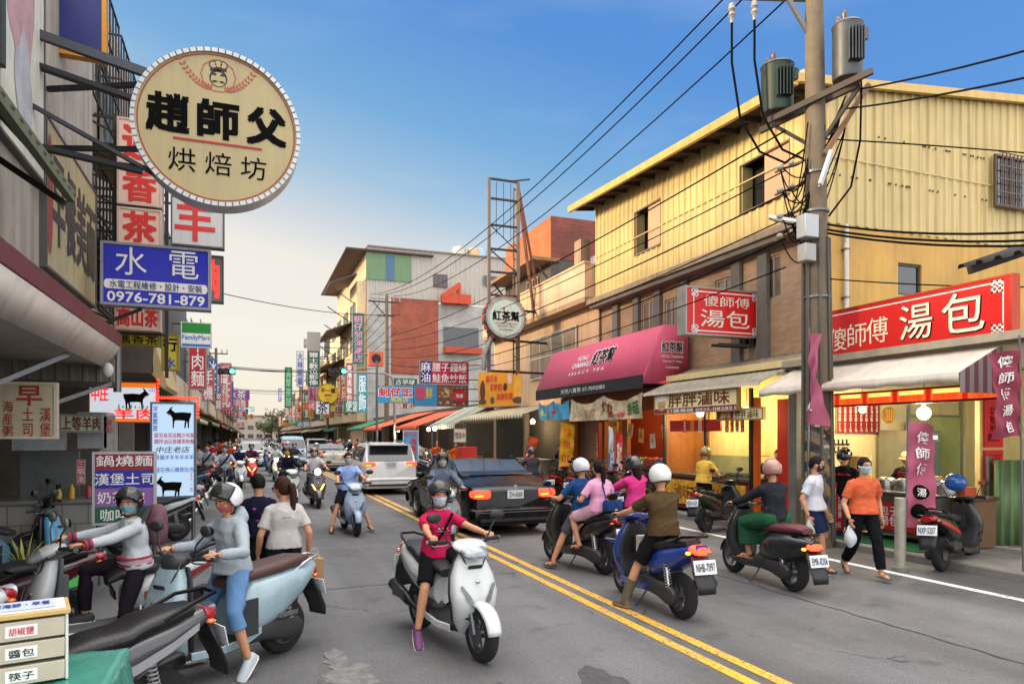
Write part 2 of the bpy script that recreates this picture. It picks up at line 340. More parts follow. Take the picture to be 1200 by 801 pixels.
for x0, y0, x1, y1 in ((6.2, 4, 6.0, 60), (-.6, 9, 3.6, 9.3), (4.4, 21, 8.5, 20.6)):
 n_ = int(max(abs(x1 - x0), abs(y1 - y0)) * 9); pts = [(x0 + (x1 - x0) * i / n_ + .06 * noise.noise(V((i * .31, x0, 1))), y0 + (y1 - y0) * i / n_ + .06 * noise.noise(V((i * .31, y0, 5)))) for i in range(n_ + 1)]; d = V((x1 - x0, y1 - y0)).normalized(); w_ = [.009 + .008 * noise.noise(V((i * .7, y1, 2))) for i in range(n_ + 1)]
 g = MB(); g.add([(p[0] - d.y * w_[i] * s_, p[1] + d.x * w_[i] * s_, .0042) for i, p in enumerate(pts) for s_ in (-1, 1)], [(2 * i, 2 * i + 1, 2 * i + 3, 2 * i + 2) for i in range(n_)], mat('232325', .7, var=.3)); struct(g.build('road_seam', smooth=0))
# ================================================================== building helpers
def wall_open(mb, o, eu, wd, ht, opens, n, m, th=.14, ez=Z_):
 """wall sheet in the plane (eu, ez) with real openings (u0, v0, u1, v1) and their reveals"""
 o, eu, n = V(o), V(eu).normalized(), V(n).normalized()
 us = sorted({0., wd, *[a for q in opens for a in (q[0], q[2])]}); vs_ = sorted({0., ht, *[a for q in opens for a in (q[1], q[3])]})
 for i in range(len(us) - 1):
  for j in range(len(vs_) - 1):
   cu, cv = (us[i] + us[i + 1]) / 2, (vs_[j] + vs_[j + 1]) / 2
   if any(q[0] < cu < q[2] and q[1] < cv < q[3] for q in opens): continue
   P = lambda a, b: o + eu * a + ez * b
   mb.quad(P(us[i], vs_[j]), P(us[i + 1], vs_[j]), P(us[i + 1], vs_[j + 1]), P(us[i], vs_[j + 1]), m)
 for q in opens:
  c = [o + eu * a + ez * b for a, b in ((q[0], q[1]), (q[2], q[1]), (q[2], q[3]), (q[0], q[3]))]
  for k in range(4): a, b = c[k], c[(k + 1) % 4]; mb.quad(a, b, b - n * th, a - n * th, m)
def window(parent, o, eu, n, wd, ht, cols=2, rows=1, fr='b9b6ae', gl=None, inset=.09, fw=.05, label=None, grille=False):
 """frame with its pane as a sub-part; o = lower corner in the wall plane"""
 o, eu, n = V(o), V(eu).normalized(), V(n).normalized(); fm = mat(fr, .5, metal=.2, var=.1); p0 = o - n * inset
 f = MB()
 def b(a0, b0, a1, b1, t0=0., t1=.05):
  q = [p0 + eu * a + Z_ * c + n * t for t in (t0, t1) for a, c in ((a0, b0), (a1, b0), (a1, b1), (a0, b1))]
  f.add(q, [(0, 1, 2, 3), (7, 6, 5, 4), (0, 4, 5, 1), (1, 5, 6, 2), (2, 6, 7, 3), (3, 7, 4, 0)], fm)
 b(0, 0, wd, fw); b(0, ht - fw, wd, ht); b(0, fw, fw, ht - fw); b(wd - fw, fw, wd, ht - fw)
 for i in range(1, cols): x = wd * i / cols; b(x - fw / 2, fw, x + fw / 2, ht - fw, .004, .046)
 for i in range(1, rows): z = ht * i / rows; b(fw, z - fw / 2, wd - fw, z + fw / 2, .006, .043)
 if grille:
  k = int(wd / .12)
  for i in range(1, k): x = wd * i / k; b(x - .009, -.02, x + .009, ht + .02, .12, .14)
  for i in range(0, 5): z = ht * i / 4; b(-.02, z - .012, wd + .02, z + .012, .14, .155)
 fo = f.build('window', parent, smooth=0)
 g = MB(); q = p0 + n * .02; g.quad(q + eu * fw * .6 + Z_ * fw * .6, q + eu * (wd - fw * .6) + Z_ * fw * .6, q + eu * (wd - fw * .6) + Z_ * (ht - fw * .6), q + eu * fw * .6 + Z_ * (ht - fw * .6), gl or WINDARK)
 g.build('pane', fo, smooth=0, normals=False)
 return fo
def aircon(loc, n, label, group=None, s=1.):
 n = V(n); a = thing('air_conditioner', label, 'air conditioner', loc, math.atan2(-n.x, n.y) + PI, group)   # local front = -Y
 m = mat('b4b2aa', .5, var=.2, scale=6, streak=.3); b = MB(); b.box(-.4 * s, 0, 0, .4 * s, .34 * s, .55 * s, m); b.build('casing', a, bevel=.012)
 b = MB(); c = V((-.1 * s, -.006, .28 * s))
 for k in range(1, 6):
  r = .038 * k * s; b.tube([c + V((r * math.cos(t), 0, r * math.sin(t))) for t in [2 * PI * j / 20 for j in range(21)]], .006 * s, BLK, 4, False)
 b.cyl(c + V((0, .004, 0)), c + V((0, -.002, 0)), .2 * s, mat('2a2a2a', .8), n=20); b.build('fan_grille', a)
 b = MB(); b.box(-.36 * s, 0, -.05 * s, -.32 * s, .36 * s, 0, IRON); b.box(.32 * s, 0, -.05 * s, .36 * s, .36 * s, 0, IRON); b.build('bracket', a)
 return a
def signbox(name, label, c, ex, wd, ht, face, texts=(), th=.16, frame='9a9c9e', group=None, arms=(), emit=0., extra=None, back=None, cat='sign', fw=.03, post=None):
 """cabinet sign; texts: (string, x, y, w, h, material[, opts]) as fractions of the face from its top-left corner"""
 c, ex = V(c), V(ex).normalized(); n = ex.cross(Z_); t = thing(name, label, cat, c, 0, group)
 fm = metal(frame, .5, metal=.5)
 T = Matrix.Translation((0, 0, 0)); Rm = Matrix((ex, -n, Z_)).transposed()          # local x = ex, local y = into the sign, z = up
 M4 = Rm.to_4x4()
 b = MB(); b.T = M4; b.box(-wd / 2 + fw, 0, -ht / 2 + fw, wd / 2 - fw, th, ht / 2 - fw, face if emit == 0 else face); b.build('face_panel', t, smooth=30)
 b = MB(); b.T = M4; o = .012
 for x0, z0, x1, z1 in ((-wd / 2, -ht / 2, wd / 2, -ht / 2 + fw), (-wd / 2, ht / 2 - fw, wd / 2, ht / 2), (-wd / 2, -ht / 2 + fw, -wd / 2 + fw, ht / 2 - fw), (wd / 2 - fw, -ht / 2 + fw, wd / 2, ht / 2 - fw)): b.box(x0, -o, z0, x1, th + o, z1, fm)
 b.build('frame', t, smooth=30)
 b = MB(); b.T = M4
 def P(x, y, off=.004): return V(((x - .5) * wd, -off, (.5 - y) * ht))
 if extra: extra(b, P, wd, ht)
 for q in texts:
  s_, x, y, tw, tht, m = q[:6]; k = q[6] if len(q) > 6 else {}
  k = dict(k); vert = k.pop('v', False)
  (b.vtext if vert else b.text)(s_, P(x, y, 0), X_, Z_, tw * wd, tht * ht, m, off=k.pop('off', .006), **k)
 if b.v: b.build('lettering', t, smooth=0, normals=False)
 if arms:
  b = MB()
  for p, q in arms: b.cyl(V(p) - c, V(q) - c, .025, IRON, n=8)
  b.build('bracket', t)
 if post:
  b = MB()
  for p, q, r in post: b.cyl(V(p) - c, V(q) - c, r, STEEL, n=10)
  b.build('post', t)
 return t
def sign_at(name, label, u0, v0, u1, v1, Y, face, texts=(), **k):
 """a sign across the street, facing the camera's end of it"""
 x0, x1 = onY(u0, Y)[0], onY(u1, Y)[0]; d = onY((u0 + u1) / 2, Y)[1]; z0, z1 = zz(v1, d), zz(v0, d)
 return signbox(name, label, ((x0 + x1) / 2, Y, (z0 + z1) / 2), X_, x1 - x0, z1 - z0, face, texts, **k)
def tarp(parent, o, eu, out, wd, m, z0, z1, fr=0., name='awning', stripes=None, k=14):
 """sloping cloth awning from (o, z1) on the wall down to out at z0, with a valance"""
 o, eu, out = V(o), V(eu).normalized(), V(out); b = MB()
 def fn(u, v):
  p = o + eu * (u * wd) + out * v; p.z = z1 + (z0 - z1) * v - .05 * math.sin(PI * v) * abs(math.sin(u * 6 * PI)) ** .5; return p
 if stripes:
  s = max(4, int(wd / .16))
  for i in range(s):
   b.patch(lambda u, v: fn((i + u) / s, v), 1, 6, m if i % 2 else stripes)
   if fr: b.patch(lambda u, v: fn((i + u) / s, 1) - Z_ * fr * v, 1, 1, m if i % 2 else stripes)
 else:
  b.patch(fn, k, 6, m)
  if fr: b.patch(lambda u, v: fn(u, 1) - Z_ * (fr * v * (1 + .12 * math.sin(u * 40))), k * 2, 1, m)
 return b.build(name, parent, solid=.012)
# ================================================================== the yellow corner building
XF, XM, YA, YB = 11.2, 11.05, 11.2, 21.1
mY = mat('c2ad74', .5, metal=.1, var=.14, scale=1.2, streak=.42, dirt='7a5f28', name='yellow_sheet_metal')
mYs = mat('c29a52', .8, var=.22, scale=.9, bump=.15, bscale=30, streak=.4, dirt='8a6a3a', name='yellow_stucco')
mTile = tiles('pink_strip_tiles', 'b39474', 'a48466', '887462', .24, .065)
mGrey = mat('6b665f', .8, var=.25, scale=3, streak=.35)
mLedge = mat('8d7d6a', .85, var=.3, scale=2, streak=.45)
yb = thing('yellow_building', 'yellow sheet metal building over pink tiled storey on the corner beside the concrete power pole', 'building', (0, 0, 0))
def yz(u0, v0, u1, v1, X):
 ya, da = onX(u0, X); yb_, db = onX(u1, X); return ya, yb_, zz(v1, (da + db) / 2), zz(v0, (da + db) / 2)
wA = yz(745, 242, 775, 292, XM); wB = yz(869, 181, 926, 238, XM)
# ribbed metal storey in strips round its two windows (ribs are vertical)
def eave(y): return 9.05 + (y - YA) * .055
g = MB(); cuts = [(YA, YB)]
def strip(y0, y1, z0, z1): g.corr((XM, y0, z0), Y_, Z_, y1 - y0, z1 - z0, -X_, mY, .26, .035)
wins = sorted([(min(q[0], q[1]), max(q[0], q[1]), q[2], q[3]) for q in (wA, wB)])
y = YA
for q in wins: strip(y, q[0], 6.45, 9.7); strip(q[0], q[1], 6.45, q[2]); strip(q[0], q[1], q[3], 9.7); y = q[1]
strip(y, YB, 6.45, 9.7)
us = [(i * .26 + a, h) for i in range(33) for a, h in ((0, 0), (.143, 0), (.17, 1), (.235, 1))]; g.loft([[(XM + a, YA - .035 * h, 6.35) for a, h in us], [(XM + a, YA - .035 * h, 9.06 + (XM + a - 10.3) * .105) for a, h in us]], mY, caps=False, closed=False)
g.box(XM - .045, YA, 7.92, XM - .03, YB, 7.945, mY); g.box(XM, YA - .045, 7.70, 19.2, YA - .03, 7.725, mY)
# the side sheet rises with the roof
for q in wins:
 g.box(XM, q[0], q[2], XM + .3, q[0] + .03, q[3], mY); g.box(XM, q[1] - .03, q[2], XM + .3, q[1], q[3], mY)
g.box(19.3, YA + .1, 3.4, 19.4, YB, 9.9, mY); g.box(XM + .1, YB - .12, 3.3, 19.3, YB - .02, 9.5, mat('5a554d', .9, var=.4, scale=1.5, streak=.5))
g.build('metal_wall', yb, smooth=20)
g = MB(); g.box(XM + .35, YA + .2, 6.5, XM + .4, YB - .2, 9.2, mat('0d0d0e', .9)); g.build('room_interior', yb)  # black sheet behind the windows, room shade put into its colour
g = MB()
ops = []
for u0, v0, u1, v1 in ((752, 352, 768, 388), (779, 350, 793, 384), (838, 326, 858, 362), (895, 300, 915, 350)):
 a, b_, c, d = yz(u0, v0, u1, v1, XF); ops.append((min(a, b_) - YA, c - 3.4, max(a, b_) - YA, d - 3.4))
ops.sort()
wall_open(g, (XF, YA, 3.4), Y_, YB - YA, 2.95, ops, -X_, mTile); g.build('tiled_wall', yb, smooth=0)
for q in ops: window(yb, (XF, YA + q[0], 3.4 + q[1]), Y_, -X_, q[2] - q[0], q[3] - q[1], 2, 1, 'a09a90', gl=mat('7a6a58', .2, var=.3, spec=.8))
for u in (724, 748, 773, 804, 866, 897):
 g = MB(); yy = onX(u, XF)[0]; g.box(XF - .12, yy - .16, 3.4, XF - .003, yy + .16, 6.33, mGrey); g.build('pilaster', yb, bevel=.01)
g = MB(); g.box(10.72, YA - .15, 6.33, XM - .005, YB + .1, 6.5, mLedge); g.box(10.80, YA - .1, 6.2, XF, YB, 6.33, mGrey); g.build('ledge', yb, bevel=.015)
g = MB(); wall_open(g, (XF, YA, 0.1), X_, 8.0, 6.25, [(2.0, 4.9, 2.7, 5.6)], -Y_, mYs); g.box(13.15, YA + .16, 4.9, 13.95, YA + .18, 5.8, mat('0e0e0e', .9)); g.build('stucco_wall', yb, smooth=0)
window(yb, (13.2, YA, 5.0), X_, -Y_, .7, .7, 1, 1, '4a4640')
x0, x1 = onY(1160, YA)[0], onY(1199, YA)[0]; window(yb, (x0, YA - .06, 7.22), X_, -Y_, x1 - x0, 1.2, 2, 1, '5f4c3c', grille=True, inset=-.02)
for q in wins:
 wd = q[1] - q[0]; g = MB(); a, b_ = q[0], q[0] + wd * .52
 g.box(XM + .02, a, q[2], XM + .05, b_, q[3], mat('b08f72', .6, var=.1)); o = g.build('shutter', yb, bevel=.004)
 g = MB(); fm = mat('6a5a46', .5)
 g.box(XM - .05, a - .04, q[2] - .05, XM + .06, q[1] + .04, q[2], fm); g.box(XM - .04, a - .04, q[3], XM + .06, q[1] + .04, q[3] + .04, fm); g.box(XM - .04, a - .04, q[2], XM + .06, a, q[3], fm); g.box(XM - .04, q[1], q[2], XM + .06, q[1] + .04, q[3], fm)
 g.build('window_frame', yb, smooth=0)
# roof with gutter edge and soffit
g = MB(); xa, xb = 10.3, 19.6
def rz(x, y): return 9.08 + (x - xa) * .105 + (y - YA) * .055
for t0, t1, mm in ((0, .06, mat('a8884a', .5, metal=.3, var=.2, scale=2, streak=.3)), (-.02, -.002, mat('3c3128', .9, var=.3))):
 ya, yb2 = YA - .12, YB + .5
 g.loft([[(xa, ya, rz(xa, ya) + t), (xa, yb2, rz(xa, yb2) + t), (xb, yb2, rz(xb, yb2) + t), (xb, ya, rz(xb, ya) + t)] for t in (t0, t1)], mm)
g.bar((xa - .02, YA - .15, rz(xa, YA) - .02), (xa - .02, YB + .5, rz(xa, YB + .5) - .02), .10, mat('c0a058', .4, metal=.2, var=.1, streak=.25), .2)
g.bar((xa, YA - .14, rz(xa, YA) + .02), (xb, YA - .14, rz(xb, YA) + .02), .10, mat('c0a058', .4, metal=.2, var=.1, streak=.25), .17)
for i in range(14):
 y = YA + .3 + i * .75; g.bar((xa + .05, y, rz(xa, y) - .08), (XM, y, rz(XM, y) - .08), .05, mat('3a3028', .8), .1)
g.build('roof', yb, smooth=20)
g = MB(); x = onY(988, YA)[0]; g.cyl((x, YA - .09, 3.3), (x, YA - .09, 6.33), .045, mat('c9c9c4', .45, var=.1), n=10)
for z in (3.8, 4.8, 5.8): g.box(x - .06, YA - .14, z, x + .06, YA - .001, z + .03, STEEL)
g.build('downpipe', yb)
g = MB(); rnd = random.Random(3)
for k in range(60):
 x = 11.2 + rnd.random() * 7.3; z = rnd.choice((7.35, 8.3)); g.cyl((x, YA - .05, z), (x, YA - .03, z), .025, mat('5a4420', .7), n=6)
g.build('bolt', yb)
g = MB(); g.box(XF + .5, YA + .2, 3.25, 18.9, YB - .2, 3.4, mGrey); g.box(14.6, YA + .2, .1, 14.7, YB - .2, 3.25, mat('a58d63', .8, var=.2, scale=2)); g.build('shop_interior', yb)
aircon((XF - .30, onX(726, XF)[0], 4.45), -X_, 'boxy air conditioner on a bracket above the pink awning', s=1.05)
# ---------------------------------------------------------------- tea shop front, timber, below the pink awning
mWood = mat('8a5426', .6, var=.3, scale=5, bump=.2, bscale=20, streak=.4, dirt='3a2008', name='orange_timber')
mWoodD = mat('52301a', .6, var=.3, scale=5, streak=.3, dirt='241206')
ts = thing('tea_shop_front', 'orange timber tea shop front with hanging paper cards below the pink awning', 'shop front', (0, 0, 0))
g = MB(); wall_open(g, (10.6, 15.35, .11), Y_, 7.4, 3.2, [(.35, 1.0, 2.9, 2.55), (3.2, 0.02, 4.3, 2.3), (4.9, .9, 6.9, 2.5)], -X_, mWood, .12)
for i in range(30): y = 15.4 + i * .25; g.box(10.57, y, 2.68, 10.6, y + .235, 3.28, mWood)
g.build('wood_wall', ts, smooth=0)
g = MB(); g.box(10.45, 15.6, 1.0, 10.75, 18.4, 1.11, mWoodD); g.box(10.52, 15.65, .11, 10.58, 18.3, .99, mat('6e1518', .5, var=.15)); g.build('counter', ts, bevel=.01)
g = MB(); g.box(10.75, 15.4, .1, 13.4, 15.5, 3.2, mWood); g.box(13.3, 15.5, .1, 13.4, 22.7, 3.2, mat('7c2a1c', .7, var=.3)); g.box(10.75, 22.65, .1, 13.3, 22.75, 3.2, mWood); g.box(10.75, 15.4, 3.2, 13.4, 22.7, 3.3, mWoodD); g.build('room_interior', ts)
g = MB(); g.box(12.9, 15.7, 1.1, 13.3, 19, 1.15, mWoodD); g.box(12.9, 15.7, 1.7, 13.3, 19, 1.75, mWoodD); g.box(12.9, 15.7, 2.2, 13.3, 19, 2.24, mWoodD); g.build('shelf', ts)
rnd = random.Random(5)
for k in range(26):
 z = rnd.choice((1.15, 1.75, 2.24)); y = 15.8 + rnd.random() * 3.1; o = MB(); r = .05 + rnd.random() * .04; h = .14 + rnd.random() * .16
 c = plastic(rnd.choice(['d9a13a', 'b8302a', 'e8dcc0', '3a6a3a', 'c4742a', 'efe9da', '8a2a5a']))
 o.tube([(13.05, y, z + .001), (13.05, y, z + h * .7), (13.05, y, z + h * .8), (13.05, y, z + h)], [r, r, r * .45, r * .45], c, 10);
 tag(o.build('bottle'), 'small jar or bottle on the shelf inside the timber tea shop', 'bottle', 'jars and bottles on the tea shop shelf')
for k, (y, z, c) in enumerate(((16.1, 2.05, 'e0c08a'), (16.7, 1.8, 'd8d2c4'), (17.3, 1.95, 'e0a860'), (17.9, 2.1, 'd9c49a'))):
 o = MB(); a = .15 * (k - 1.5); Rr = Matrix.Rotation(a, 3, 'X'); o.bx((10.5, y, z), (.008, .26, .4), mat(c, .7), Rr); o.text('茶', (10.49, y, z), -Y_, Z_, .12, .12, RED, off=.008)
 tag(o.build('price_card', smooth=0), ['peach price card hung at the snack stall end of the tea shop window', 'white price card hung in the timber tea shop window', 'orange price card hung in the timber tea shop window', 'pale yellow price card hung by the timber tea shop door'][k], 'card')
def pendant(loc, label, drop=.5, col='fff0cc', e=18, power=34, r=.09, group='bare bulbs hung in the shops', rng=None):
 t = thing('hanging_lamp', label, 'lamp', loc, 0, group); b = MB(); b.cyl((0, 0, r), (0, 0, drop), .006, BLK, n=6); b.build('cord', t)
 b = MB(); b.tube([(0, 0, r * .8), (0, 0, r * 1.5)], [r * .4, r * .35], plastic('d8d4c8'), 10); b.build('socket', t)
 b = MB(); b.ell((0, 0, 0), (r, r, r * 1.05), glow(col, e)); b.build('bulb', t)
 ld = bpy.data.lights.new('bulb_light', 'POINT'); ld.energy = power; ld.color = lin(col); ld.shadow_soft_size = r; lo = bpy.data.objects.new('bulb_light', ld); COL.objects.link(lo); lo.parent = t; lo.location = (0, 0, -r * 1.4)
 return t
for y in (16.2, 17.6): pendant((11.5, y, 2.75), 'warm bulb hung over the counter of the timber tea shop', .45, 'ffc470', 14, 36)
pendant((11.6, 20.8, 2.75), 'warm bulb hung behind the tea shop doorway', .45, 'ffc470', 14, 36)
g = MB(); g.box(10.45, 19.75, .12, 10.58, 20.0, 2.5, mat('8a1a1c', .5)); g.vtext('紅茶飲料', (10.45, 19.875, 1.5), -Y_, Z_, .13, 1.1, mat('e8c070', .6)); tag(g.build('wall_plaque', smooth=0), 'narrow dark red vertical plaque with gold writing on the tea shop front', 'plaque')
g = MB(); g.box(10.55, 18.75, 1.55, 10.58, 19.3, 2.6, mat('e8b45a', .6, var=.3, scale=6)); g.box(10.55, 18.8, 1.1, 10.58, 19.25, 1.45, mat('d8c8a8', .7)); g.text('古早味', (10.55, 19.0, 2.3), -Y_, Z_, .4, .16, RED, off=.006); tag(g.build('poster', smooth=0), 'yellow poster pasted beside the tea shop doorway', 'poster')
# pink awning
pk = thing('pink_awning', 'big pink box awning with black valance in front of the timber tea shop', 'awning', (0, 0, 0))
mPk = mat('cf5672', .75, var=.08, scale=1.5, streak=.2, dirt='8a2440', name='pink_canvas'); mPkD = mPk
a0, a1 = 15.75, 22.9
sec = [(9.62, 3.52), (10.25, 4.85), (11.0, 4.86)]
g = MB(); g.loft([[(x, y, z) for x, z in sec] for y in (a0, a1)], mPk, caps=False, closed=False)
for y in (a0, a1): g.add([(9.62, y, 3.52), (10.25, y, 4.85), (11.0, y, 4.86), (11.0, y, 3.30), (9.62, y, 3.30)], [(0, 1, 2, 3, 4)], mPk)
g.build('canopy', pk, smooth=10, solid=.015)
g = MB(); g.box(9.60, a0 - .01, 3.18, 9.615, a1, 3.53, mat('16181c', .7)); g.build('valance', pk)
g = MB()
for y in [a0 + .06 + i * (a1 - a0 - .12) / 6 for i in range(7)]: g.tube([(9.66, y, 3.3), (9.66, y, 3.5), (10.25, y, 4.8), (10.98, y, 4.8)], .02, STEEL, 6)
g.build('frame', pk)
g = MB(); nsl = V((-(4.85 - 3.52), 0, 10.25 - 9.62)).normalized(); ez = V((.63, 0, 1.33)).normalized(); o = V((9.62, 0, 3.52))
def sl(y, t): return V((9.62 + .63 * t, y, 3.52 + 1.33 * t)) + nsl * .012
g.text('HONG\nCHABANG', sl(20.0, .58), -Y_, ez, 1.15, .42, WHT, .02); g.text('紅茶幫', sl(18.6, .60), -Y_, ez, 1.35, .52, BLACK, .03); g.text('紅茶幫', sl(18.62, .612), -Y_, ez, 1.38, .54, WHT, .055, off=.002); g.text('S E L E C T   T E A', sl(19.4, .30), -Y_, ez, 2.4, .10, WHT)
xa_ = (10.55, a0 - .02, 4.15); g.text('紅茶幫', (10.5, a0 - .012, 4.28), X_, Z_, .66, .30, WHT, .055, off=.004); g.text('紅茶幫', (10.5, a0 - .012, 4.28), X_, Z_, .64, .28, BLACK, .02, off=.007); g.text('HONG CHABANG', (10.5, a0 - .012, 4.03), X_, Z_, .68, .075, WHT); g.text('SELECT TEA', (10.5, a0 - .012, 3.90), X_, Z_, .6, .05, WHT); g.text('紅茶幫專賣', (10.5, a0 - .012, 3.74), X_, Z_, .4, .05, WHT)
g.text('天然八寶茶 07-7092083', (9.6, 19.3, 3.36), -Y_, Z_, 3.0, .15, WHT, .0, off=.006)
g.build('lettering', pk, smooth=0, normals=False)
# cloth banners hanging under the awning
def banner(name, label, y0, y1, z0, z1, X, m, texts, sag=.25, seed=1):
 b = MB(); rnd = random.Random(seed); ph = rnd.random() * 6
 def fn(u, v):
  z = z1 + (z0 - z1) * v - sag * math.sin(PI * (u * 2 % 1)) * (1 - v) * .7; return V((X + .05 * math.sin(u * 17 + ph + v * 3) * v + .02 * math.sin(u * 41), y0 + (y1 - y0) * u, z))
 b.patch(fn, 40, 8, m)
 for t in texts:
  vs_, fs = text_geo(t[0], .02, 0, 1); b.add([fn(min(max(t[1] - p[0] * t[3], 0), 1), min(max(t[2] - p[1] * t[4], 0), 1)) - X_ * .014 for p in vs_], fs, t[5])
 return tag(b.build(name, smooth=60, normals=False), label, 'banner')
mB1 = mat('3f93b8', .8, var=.3, scale=5); mB2 = mat('bfae8c', .8, var=.5, scale=7)
banner('cloth_banner', 'blue sagging cloth banner with red lettering under the pink awning', 20.3, 22.75, 2.48, 3.12, 9.66, mB1, [('十', .5, .55, .2, .75, mat('c03038', .7)), ('冰品', .82, .5, .22, .5, mat('d8d05a', .7))], .22, 2)
banner('cloth_banner', 'cream printed cloth banner with food writing under the pink awning', 15.85, 20.15, 2.4, 3.10, 9.66, mB2, [('烤肉', .45, .45, .16, .5, mat('7a3018', .7)), ('香菇', .12, .5, .15, .6, mat('2d6b35', .7)), ('買一送一', .28, .75, .3, .3, mat('b02828', .7)), ('飯糰', .7, .6, .18, .5, mat('a08058', .7))], .28, 5)
# ---------------------------------------------------------------- braised-snack stall
fs = thing('snack_stall', 'braised snack stall with dark posts and glass counter beside the concrete power pole', 'stall', (0, 0, 0))
y0, y1 = 12.0, 15.25
mRoof = mat('a59a8a', .7, metal=.2, var=.25, scale=2, streak=.35)
g = MB(); g.corr((9.55, 11.3, 3.0), Y_, V((1.55, 0, .62)), 4.3, 1.67, V((-.37, 0, .93)), mRoof, .2, .02); g.bar((9.55, 11.3, 2.99), (9.55, 15.6, 2.99), .05, mat('d8cdb8', .6, var=.2), .06); g.build('sheet_roof', fs, smooth=20, solid=.01)
g = MB(); g.corr((10.3, 10.75, 3.42), Y_, V((.9, 0, .32)), 4.9, .95, V((-.3, 0, .95)), mat('8a7c66', .8, var=.3, scale=2, streak=.5), .2, .02); g.bar((10.28, 10.75, 3.42), (10.28, 15.65, 3.42), .06, mat('d9c48e', .6), .14); g.build('upper_roof', fs, smooth=20, solid=.01)
for x, y in ((9.95, y0), (9.95, 13.55), (9.95, y1)): g = MB(); g.box(x - .035, y - .035, .11, x + .035, y + .035, 2.95, BLK); g.build('post', fs, bevel=.006)
g = MB(); g.box(9.86, y0, .95, 10.6, y1, 1.03, mat('4a3a2c', .5)); g.box(9.9, y0 + .02, .2, 10.55, y1 - .02, .95, mat('6a1c14', .5, var=.2)); g.build('counter', fs, bevel=.01)
g = MB(); g.box(9.885, y0 + .1, .3, 9.9, 13.45, .88, mat('d9a22e', .5, var=.5, scale=7)); g.box(9.885, 13.65, .3, 9.9, y1 - .1, .88, mat('d9a22e', .5, var=.5, scale=7)); g.text('滷味', (9.885, 14.4, .6), -Y_, Z_, .7, .35, mat('7a2a10', .6), off=.004); g.text('鹹水雞', (9.885, 12.8, .6), -Y_, Z_, .9, .3, mat('7a2a10', .6), off=.004); g.build('front_panel', fs, smooth=0)
g = MB(); g.box(9.93, 12.05, 1.03, 9.94, 13.45, 1.5, mat('b9cfc8', .03, trans=.9, var=0)); g.box(9.93, 12.05, 1.5, 10.5, 13.45, 1.51, mat('b9cfc8', .03, trans=.9, var=0)); g.build('glass_case', fs)
g = MB(); g.box(11.35, 11.3, .1, 11.45, 15.3, 3.2, mat('d8cf96', .8, var=.15, streak=.2)); g.box(10.0, 15.3, .1, 11.4, 15.36, 3.0, mWood); g.box(10.0, 11.3, 3.18, 11.4, 15.3, 3.24, mat('c8c2a0', .8)); g.build('back_wall', fs)
g = MB(); g.box(9.93, 13.0, 2.05, 9.99, 15.0, 2.32, mat('a8141a', .5, var=.2)); g.build('curtain_box', fs, bevel=.01)
g = MB(); g.box(9.975, y0 - .08, .12, 10.14, y0 - .04, 2.75, mat('d2661c', .6, var=.2)); g.build('side_panel', fs)
sg = signbox('stall_sign', 'cream signboard with brown lettering and a chef drawing over the snack stall', (9.62, 13.62, 2.72), -Y_, 3.2, .50, mat('ead9a0', .55, var=.08), [('胖胖滷味', .56, .38, .72, .58, mat('6a2c14', .6), {'bold': .03}), ('訂購專線 0925-083851', .58, .86, .8, .17, WHT, {})], th=.08, frame='b09058',
 extra=lambda b, P, w_, h_: (b.add([P(0, .73, .005), P(1, .73, .005), P(1, 1, .005), P(0, 1, .005)], [(0, 1, 2, 3)], mat('7a1f2c', .6)), b.add([P(.105 + .055 * math.cos(t), .55 + .28 * math.sin(t), .007) for t in [2 * PI * j / 20 for j in range(20)]], [tuple(range(20))], mat('c79a70', .7)), b.add([P(.105 + .07 * math.cos(t) * (1 + .15 * math.sin(5 * t)), .22 + .16 * math.sin(t), .008) for t in [2 * PI * j / 24 for j in range(24)]], [tuple(range(24))], WHT), b.text('◡', P(.105, .58, .009), X_, Z_, .12, .05, BLACK)))
signbox('stall_sign', 'dark red strip sign on the inner edge of the snack stall', (9.72, 12.1, 2.40), -Y_, 1.5, .26, mat('7a1f2c', .6), [('胖胖滷味', .66, .5, .5, .7, mat('2a1206', .6), {}), ('滷味', .2, .5, .25, .7, mat('e8c878', .6), {})], th=.05, frame='b09058', extra=lambda b, P, w_, h_: b.add([P(.38, .1, .003), P(.97, .1, .003), P(.97, .9, .003), P(.38, .9, .003)], [(0, 1, 2, 3)], mat('ead9a0', .55)))
pendant((10.4, 14.4, 2.5), 'bulb lighting the far half of the snack stall', .5, 'ffe2a8', 16, 28); pendant((10.4, 12.7, 2.5), 'bulb lighting the glass case of the snack stall', .5, 'ffe2a8', 16, 28)
rnd = random.Random(11)
for k in range(14):
 y = 12.2 + k * .085 + rnd.random() * .02; o = MB(); x = 10.15 + (k % 2) * .22; c = plastic(rnd.choice(['8a4a20', 'a8642a', '6a3014', 'c9a050', '5a7a30'])); o.tube([(0, 0, .001), (0, 0, .03)], [.09, .11], metal('b8b8b4', .3), 14); o.ell((0, 0, .035), (.085, .085, .045), c, 10, 6)
 tag(o.build('food_tray', loc=(x, y + (k % 2) * .03, 1.031)), 'small steel tray of braised food inside the glass case', 'tray', 'trays of food in the snack stall')
